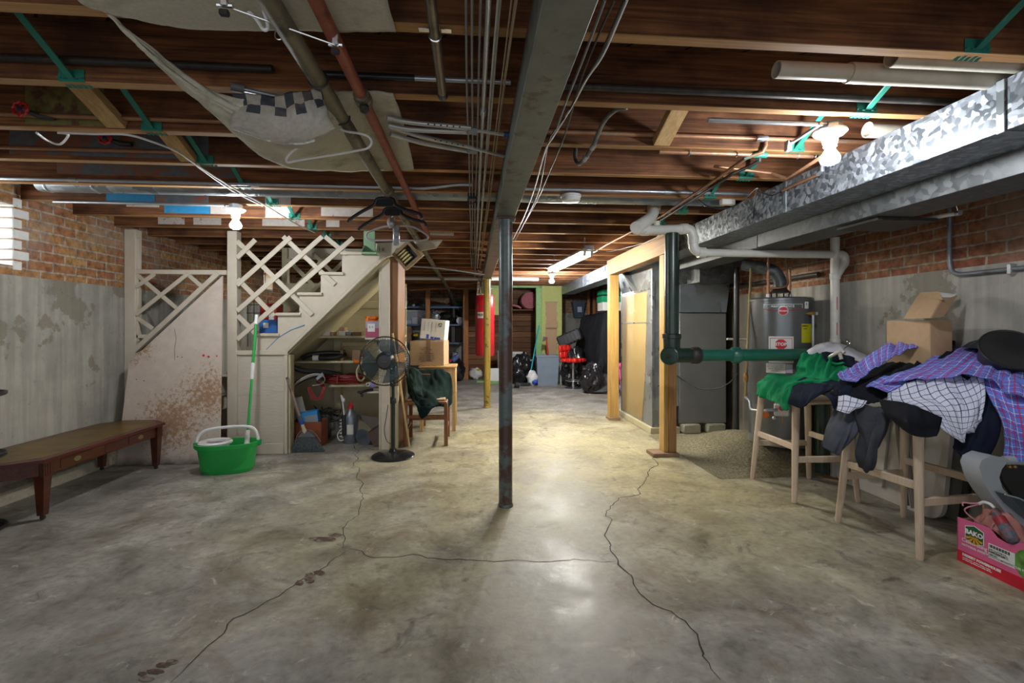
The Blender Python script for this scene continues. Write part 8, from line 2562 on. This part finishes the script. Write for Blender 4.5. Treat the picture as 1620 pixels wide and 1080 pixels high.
cl_('blue_plaid_shirt', 'blue and red plaid shirt covering the right end of the pile',
    [[(1508, 546, 2.95), (1540, 544, 2.93), (1575, 546, 2.85), (1605, 555, 2.77), (1640, 560, 2.70)], [(1470, 566, 2.85), (1520, 560, 2.79), (1565, 562, 2.71), (1605, 572, 2.63), (1650, 580, 2.55)],
     [(1430, 586, 2.81), (1490, 578, 2.71), (1550, 582, 2.57), (1600, 596, 2.45), (1655, 610, 2.37)], [(1395, 604, 2.79), (1462, 596, 2.67), (1545, 588, 2.49), (1600, 620, 2.37), (1655, 640, 2.31)],
     ], PLAID_R, 0.024, 8, 19, 40, 40,
    parts=(('hanging_front', [[(1548, 586, 2.56), (1575, 592, 2.48), (1602, 596, 2.43), (1655, 606, 2.36)], [(1562, 620, 2.46), (1584, 630, 2.41), (1608, 636, 2.37), (1658, 640, 2.31)], [(1578, 660, 2.42), (1594, 668, 2.38), (1614, 674, 2.34), (1660, 680, 2.29)],
                             [(1584, 700, 2.41), (1598, 702, 2.37), (1618, 706, 2.33), (1660, 712, 2.28)], [(1586, 728, 2.41), (1600, 731, 2.37), (1620, 732, 2.33), (1660, 735, 2.28)]], PLAID_R, 0.026),
           ('sleeve', [[(1400, 596, 2.86), (1380, 606, 2.86), (1370, 612, 2.85)], [(1420, 600, 2.80), (1398, 612, 2.80), (1382, 614, 2.8)], [(1440, 606, 2.76), (1420, 615, 2.76), (1404, 620, 2.78)]], PLAID_R, 0.01)))
cl_('blue_plaid_sleeve', 'blue and red plaid sleeve lying across the top left of the pile',
    [[(1478, 543, 3.05), (1440, 541, 3.10), (1415, 543, 3.13), (1370, 570, 3.07), (1325, 594, 3.00)], [(1476, 545, 2.97), (1440, 548, 2.99), (1412, 556, 2.99), (1374, 582, 2.95), (1332, 604, 2.93)],
     [(1472, 548, 2.93), (1440, 555, 2.93), (1408, 570, 2.92), (1378, 590, 2.90), (1354, 607, 2.89)]], PLAID_R, 0.022, 9, 21, 40, 18)

# ---- things behind the stools
xa = 2.70
R = Matrix.Rotation(0.06, 3, 'Z')
oc0 = V((2.785, 2.79, 0.72))
ob_ = thing('open_carton', 'open brown cardboard carton with a raised lid against the right wall', 'box', oc0)
cw_, cdp, chh = 0.15, 0.28, 0.525
mb = MB()
for (dx, dy, sx_, sy_) in ((-cw_ / 2, 0, 0.005, cdp), (cw_ / 2, 0, 0.005, cdp), (0, -cdp / 2, cw_, 0.005), (0, cdp / 2, cw_, 0.005)):
    mb.obox(oc0 + R @ V((dx, dy, chh / 2)), (sx_, sy_, chh), R, 0.001)
mb.obox(oc0 + V((0, 0, 0.003)), (cw_, cdp, 0.005), R, 0.001)
obj('carton_body', mb, CARD, ob_)
zt_ = oc0.z + chh
tl = [V((2.715, 2.95, zt_)), V((2.715, 2.69, zt_)), P(1489, 475, d=2.9), P(1450, 469, d=3.1)]
obj('lid_flap', MB().prism([P(1429, 504, d=3.0), P(1473, 503, d=2.80), P(1489, 475, d=2.84), P(1450, 469.5, d=3.04)], (0.006, 0, 0.002)), CARD, ob_)
obj('end_flap', MB().prism([P(1473, 503, d=2.80), P(1493, 501, d=2.80), P(1515, 467, d=2.86), P(1489, 475, d=2.84)], (0.0, 0.006, 0.0)), CARD_D, ob_)
obj('inner_paper', MB().prism([P(1484, 462, d=2.95), P(1513, 465, d=2.92), P(1508, 470, d=2.9), P(1482, 470, d=2.92)], (0.004, 0.004, 0)), PAPER, ob_)
obj('back_flap', MB().prism([P(1450, 470, d=3.08), P(1490, 474, d=2.82), P(1484, 462, d=2.95), P(1456, 463, d=3.05)], (0.005, 0, 0.004)), CARD, ob_)

ft = thing('folding_table', 'white plastic folding table leaning on its edge behind the stools', 'table', (2.9, 3.2, 0))
bx0, tx0 = 2.87, 2.945
def fpl(y, h):
    return V((bx0 + (tx0 - bx0) * h / 0.70, y, h))
out = []
Y0, Y1, Hh, rc = 2.72, 3.60, 0.69, 0.09
for (cy_, cz_, a0) in ((Y1 - rc, Hh - rc, 0), (Y0 + rc, Hh - rc, pi / 2), (Y0 + rc, rc + 0.001, pi), (Y1 - rc, rc + 0.001, 1.5 * pi)):
    for k in range(6):
        a = a0 + k / 5 * pi / 2
        out.append(fpl(cy_ + rc * cos(a), cz_ + rc * sin(a)))
WTAB = plain('off_white_table_plastic', (0.58, 0.56, 0.53), 0.5, var=0.06)
obj('tabletop', MB().prism(out, (0.03, 0, 0)), WTAB, ft)
for y in (2.9, 3.16, 3.42):
    obj('cross_beam', MB().bar(fpl(y, 0.08) - V((0.012, 0, 0)), fpl(y, 0.62) - V((0.012, 0, 0)), 0.05, 0.02, up=(1, 0, 0)), WTAB, ft)
GT = plain('grey_brown_tube', (0.23, 0.20, 0.18), 0.45, 0.2)
for (y0, y1) in ((2.86, 3.02), (2.91, 3.07)):
    obj('leg', MB().tube([fpl(y0, 0.04) - V((0.05, 0, 0)), fpl(y1, 0.6) - V((0.03, 0, 0))], 0.015, 10), GT, ft)
for (y0, y1) in ((3.42, 3.34), (3.46, 3.38)):
    obj('leg', MB().tube([fpl(y0, 0.04) - V((0.05, 0, 0)), fpl(y1, 0.6) - V((0.03, 0, 0))], 0.013, 10), GT, ft)
c = P(1597, 548, d=2.62)
tb_ = thing('black_tub', 'round black tub lying on top of the plaid pile at the right wall', 'tub', c)
ax_ = V((-0.35, -0.62, 0.6)).normalized()
c = V((2.86, 2.33, 1.085))
obj('tub_body', MB().lathe([(0.125, 0), (0.13, 0.004), (0.12, 0.0), (0.11, -0.10), (0.0, -0.105)], c, ax_, 32), BLACKP, tb_)
obj('rim', MB().tube([c + q for q in [ (ax_.orthogonal().normalized() * cos(a) + ax_.cross(ax_.orthogonal().normalized()) * sin(a)) * 0.128 for a in [2 * pi * k / 32 for k in range(32)]]], 0.006, 8, closed=True), BLACKP, tb_)
mb = MB().prism([P(1530, 550, d=2.8), P(1560, 531, d=2.85), P(1572, 540, d=2.8), P(1566, 552, d=2.75)], (0.05, 0.08, 0.0))
one('blue_black_case', mb, plain('blue_black_plastic', (0.012, 0.02, 0.04), 0.4), 'small blue black case left of the round black tub', 'case')
one('floor_cardboard', MB().prism([PF(1283, 746), PF(1316, 747), PF(1340, 764), PF(1302, 757)], (0, 0, 0.006)), CARD, 'flat brown cardboard scrap on the floor between the stools', 'cardboard')
mb = MB()
for k, (u0, u1) in enumerate(((1528, 1533), (1534, 1538))):
    pass
one('black_tube', MB().tube([PF(1531, 834) + V((0.03, 0.06, 0.0)), P(1536, 725, X=2.93)], 0.022, 12), BLACKP, 'black tube standing behind the right legs of the near stool', 'tube')

# pink carton
PX = 2.50
pk_ = thing('pink_carton', 'pink sweetpotato carton with red stripe on the floor at bottom right', 'box', (2.62, 2.05, 0))
YF, YN = 2.285, 1.82
def pf(y, z, off=0.0):
    return V((PX - off, y, z))
prof = [(YF, 0.0), (YN, 0.0), (YN, 0.205)]
for u, v in ((1640, 868), (1613, 858), (1603, 862), (1590, 858), (1577, 850), (1568, 838), (1563, 834)):
    q = P(u, v, X=PX); prof.append((q.y, q.z))
prof.append((YF, 0.222))
PINKC = plain('pink_card', (0.72, 0.13, 0.30), 0.45, var=0.03)
obj('front_panel', MB().prism([pf(y, z) for y, z in prof], (0.005, 0, 0)), PINKC, pk_)
obj('back_panel', MB().box(PX + 0.245, PX + 0.25, YN, YF, 0, 0.21, 0.001), CARD, pk_)
obj('end_panel', MB().box(PX, PX + 0.25, YF - 0.004, YF, 0, 0.215, 0.001), CARD, pk_)
obj('end_panel', MB().box(PX, PX + 0.25, YN, YN + 0.004, 0, 0.205, 0.001), CARD, pk_)
obj('bottom_panel', MB().box(PX, PX + 0.25, YN, YF, 0.001, 0.005, 0.0), CARD, pk_)
obj('red_stripe', MB().box(PX - 0.0008, PX + 0.001, YN, YF, 0.0, 0.058, 0), REDINK, pk_)
D = (0, -1, 0)
q = P(1541.5, 847, X=PX)
hexa = [(-0.042, 0.03), (0.0, 0.045), (0.042, 0.03), (0.042, -0.03), (0.0, -0.045), (-0.042, -0.03)]
obj('logo_border', MB().prism([pf(q.y - a * 1.08, q.z + b * 1.08, 0.0008) for a, b in hexa], (0.001, 0, 0)), WHITEINK, pk_)
lg = obj('logo_badge', MB().prism([pf(q.y - a, q.z + b, 0.0016) for a, b in hexa], (0.001, 0, 0)), plain('logo_green', (0.01, 0.10, 0.03), 0.45), pk_)
for k in range(5):
    a = radians(200 + 35 * k)
    obj('sun_ray', MB().prism([pf(q.y, q.z - 0.012, 0.0022), pf(q.y - 0.042 * cos(a - 0.18), q.z - 0.012 + 0.032 * sin(a - 0.18), 0.0022), pf(q.y - 0.042 * cos(a + 0.18), q.z - 0.012 + 0.032 * sin(a + 0.18), 0.0022)], (0.0005, 0, 0)), plain('logo_gold', (0.75, 0.36, 0.02), 0.45), lg)
text('logo_text', 'BAKO', WHITEINK, lg, pf(q.y, q.z + 0.008, 0.003), D, (0, 0, 1), 0.032, bold=0.0012)
text('logo_text', 'SWEET', plain('logo_gold', (0.75, 0.36, 0.02), 0.45), lg, pf(q.y, q.z - 0.014, 0.003), D, (0, 0, 1), 0.014, bold=0.0005)
q = P(1546, 865, X=PX)
text('printed_text', 'Celebrating', WHITEINK, pk_, pf(2.262, 0.118, 0.001), D, (0, 0, 1), 0.026, align='LEFT', bold=0.0003)
text('printed_text', "AMERICA'S", WHITEINK, pk_, pf(2.135, 0.116, 0.001), D, (0, 0, 1), 0.018, align='LEFT', bold=0.0005)
text('printed_text', 'NATIONAL SWEETPOTATO MONTH THIS FEBRUARY', WHITEINK, pk_, pf(2.262, 0.094, 0.001), D, (0, 0, 1), 0.0142, align='LEFT', bold=0.0004)
text('printed_text', 'DESSERT POWERHOUSE', WHITEINK, pk_, pf(2.258, 0.043, 0.0015), D, (0, 0, 1), 0.0165, align='LEFT', bold=0.0010)
text('printed_text', 'naturally sweet - great for baking, roasting', WHITEINK, pk_, pf(2.258, 0.028, 0.0015), D, (0, 0, 1), 0.0078, align='LEFT', bold=0.0002)
text('printed_text', 'and dessert ingredients your family will love', WHITEINK, pk_, pf(2.258, 0.019, 0.0015), D, (0, 0, 1), 0.0078, align='LEFT', bold=0.0002)
y0, y1 = P(1564, 880, X=PX).y, P(1606, 880, X=PX).y
sl = obj('shipping_label', MB().box(PX - 0.0014, PX, y1, y0, 0.085, 0.155, 0), PAPER, pk_)
for k in range(22):
    w_ = 0.0012 + 0.0016 * ((k * 7) % 3)
    yb_ = y0 - 0.004 - 0.0042 * k
    if yb_ - w_ > y1 + 0.02:
        obj('barcode_bar', MB().box(PX - 0.002, PX - 0.0012, yb_ - w_, yb_, 0.137, 0.151, 0), INK, sl)
for i, l in enumerate(('SHIP TO STORE 214', 'LOT 11 CASE 40 LB', 'KEEP DRY')):
    text('label_text', l, INK, sl, pf(y0 - 0.004, 0.128 - 0.012 * i, 0.002), D, (0, 0, 1), 0.0085, align='LEFT')
y0 = P(1604, 890, X=PX).y
pg = obj('photo_print', MB().lathe([(0.075, 0), (0.075, 0.001), (0, 0.0012)], pf(y0 - 0.075, 0.125), (-1, 0, 0), 24), plain('leaf_green_print', (0.12, 0.30, 0.05), 0.5, var=0.5, scale=30), pk_)
obj('print_spot', MB().lathe([(0.035, 0), (0, 0.002)], pf(y0 - 0.06, 0.13), (-1, 0, 0), 16), plain('brown_print', (0.06, 0.03, 0.025), 0.5), pg)
# contents: pink clothing, wires, flowered bottle
SAL = cloth_mat('salmon_cloth', (0.50, 0.22, 0.19))
rows = [[(2.54, 2.26, 0.18), (2.60, 2.26, 0.26), (2.70, 2.25, 0.2)], [(2.53, 2.20, 0.22), (2.60, 2.19, 0.31), (2.70, 2.18, 0.24)], [(2.53, 2.12, 0.21), (2.60, 2.11, 0.27), (2.70, 2.10, 0.22)], [(2.53, 2.04, 0.16), (2.60, 2.03, 0.18), (2.70, 2.02, 0.15)], [(2.53, 1.96, 0.1), (2.60, 1.95, 0.12), (2.7, 1.95, 0.1)]]
one('salmon_cloth', MB().sheet(rows, 22, 30, 0.02, 14, 3), SAL, 'crumpled salmon pink clothing in the pink carton', 'clothing', solid=0.006)
one('pink_wire_loop', MB().tube(spline([P(1523, 800, d=2.42), P(1524, 795, d=2.42), P(1535, 796, d=2.4), P(1548, 797, d=2.38), P(1526, 806, d=2.42), P(1545, 824, d=2.4), P(1566, 836, d=2.38), P(1572, 828, d=2.36), P(1568, 840, d=2.36), P(1580, 856, d=2.33)], 6), 0.0035, 6), plain('pink_wire', (0.62, 0.25, 0.30), 0.4), 'thin pink wire looping out of the pink carton', 'wire')
one('white_hanger_tip', MB().tube(spline([P(1548, 797, d=2.40), P(1556, 794, d=2.38), P(1566, 797, d=2.36), P(1573, 803, d=2.34)], 5), 0.007, 8), WHITEP, 'white curved hanger tip in the pink carton', 'hanger')
a, b = P(1573, 808, d=2.34), P(1606, 858, d=2.22)
dr = (b - a).normalized()
k = thing('patterned_umbrella', 'rolled dark flowered umbrella slanting in the pink carton', 'umbrella', b)
obj('canopy', MB().tube([a, a + dr * 0.04, a.lerp(b, 0.6), b - dr * 0.01, b], [0.014, 0.022, 0.026, 0.024, 0.012], 14), dirty('flowered_cloth', (0.06, 0.08, 0.10), (0.13, 0.15, 0.19), (0.30, 0.12, 0.13), 30, (0.5, 0.6), 40, 0.6), k)
obj('red_band', MB().tube([a + dr * 0.035, a + dr * 0.075], 0.0255, 14), plain('dark_red_band', (0.30, 0.02, 0.035), 0.5), k)

# grey plastic toy seat
gs_ = thing('grey_plastic_seat', 'pale grey plastic seat with a black opening leaning in the pink carton', 'chair', P(1600, 780, d=2.4))
GPL = plain('pale_grey_plastic', (0.40, 0.43, 0.46), 0.4, var=0.04)
outl = [(1549, 738), (1553, 728), (1568, 720.5), (1590, 725), (1593, 732), (1585, 742), (1581, 755), (1586, 772), (1602, 790), (1622, 812), (1650, 850), (1668, 880), (1650, 884), (1632, 872), (1612, 842), (1592, 812), (1568, 782), (1556, 762)]
obj('side_frame', MB().prism([P(u, v, d=2.35) for u, v in outl], FW * 0.10), GPL, gs_)
obj('seat_shell', MB().prism([P(u, v, d=2.40) for u, v in ((1588, 730), (1610, 727), (1670, 735), (1670, 830), (1640, 815), (1604, 785), (1588, 762), (1584, 748))], FW * 0.02), BLACKR, gs_)
obj('top_rim', MB().tube(spline([P(1588, 728, d=2.37), P(1610, 728, d=2.37), P(1640, 732, d=2.36), P(1670, 738, d=2.35)], 5), 0.022, 10), GPL, gs_)
for u, v in ((1597, 738), (1605, 738)):
    obj('bolt', MB().ball(P(u, v, d=2.37), 0.010, n=10), plain('brass', (0.45, 0.25, 0.09), 0.4, 0.7), gs_)
cb_ = thing('clear_tray', 'dark clear plastic tray lying inside the grey seat', 'tray', P(1610, 800, d=2.3))
CT = NT('smoky_clear_plastic', 0.15); CT.base((0.06, 0.08, 0.10)); CT.b.inputs['Alpha'].default_value = 0.75
obj('tray_body', MB().prism([P(u, v, d=2.30) for u, v in ((1590, 782), (1612, 788), (1650, 806), (1650, 838), (1622, 815), (1604, 800))], FW * 0.06), CT.m, cb_)
obj('tray_rim', MB().tube([P(u, v, d=2.295) for u, v in ((1590, 782), (1612, 788), (1650, 806))], 0.004, 6), GREYPL, cb_)

q = P(1160, 296, Y=3.2)
jb = thing('ballast_box', 'small pale control box beside the trunk duct under a joist', 'box', q)
obj('box_body', MB().obox((q.x, jy(4) + 0.02, ZJ - 0.022), (0.10, 0.04, 0.042)), CREAM, jb)
obj('cover', MB().obox((q.x, jy(4) - 0.001, ZJ - 0.022), (0.09, 0.004, 0.034)), WHITEC, jb)
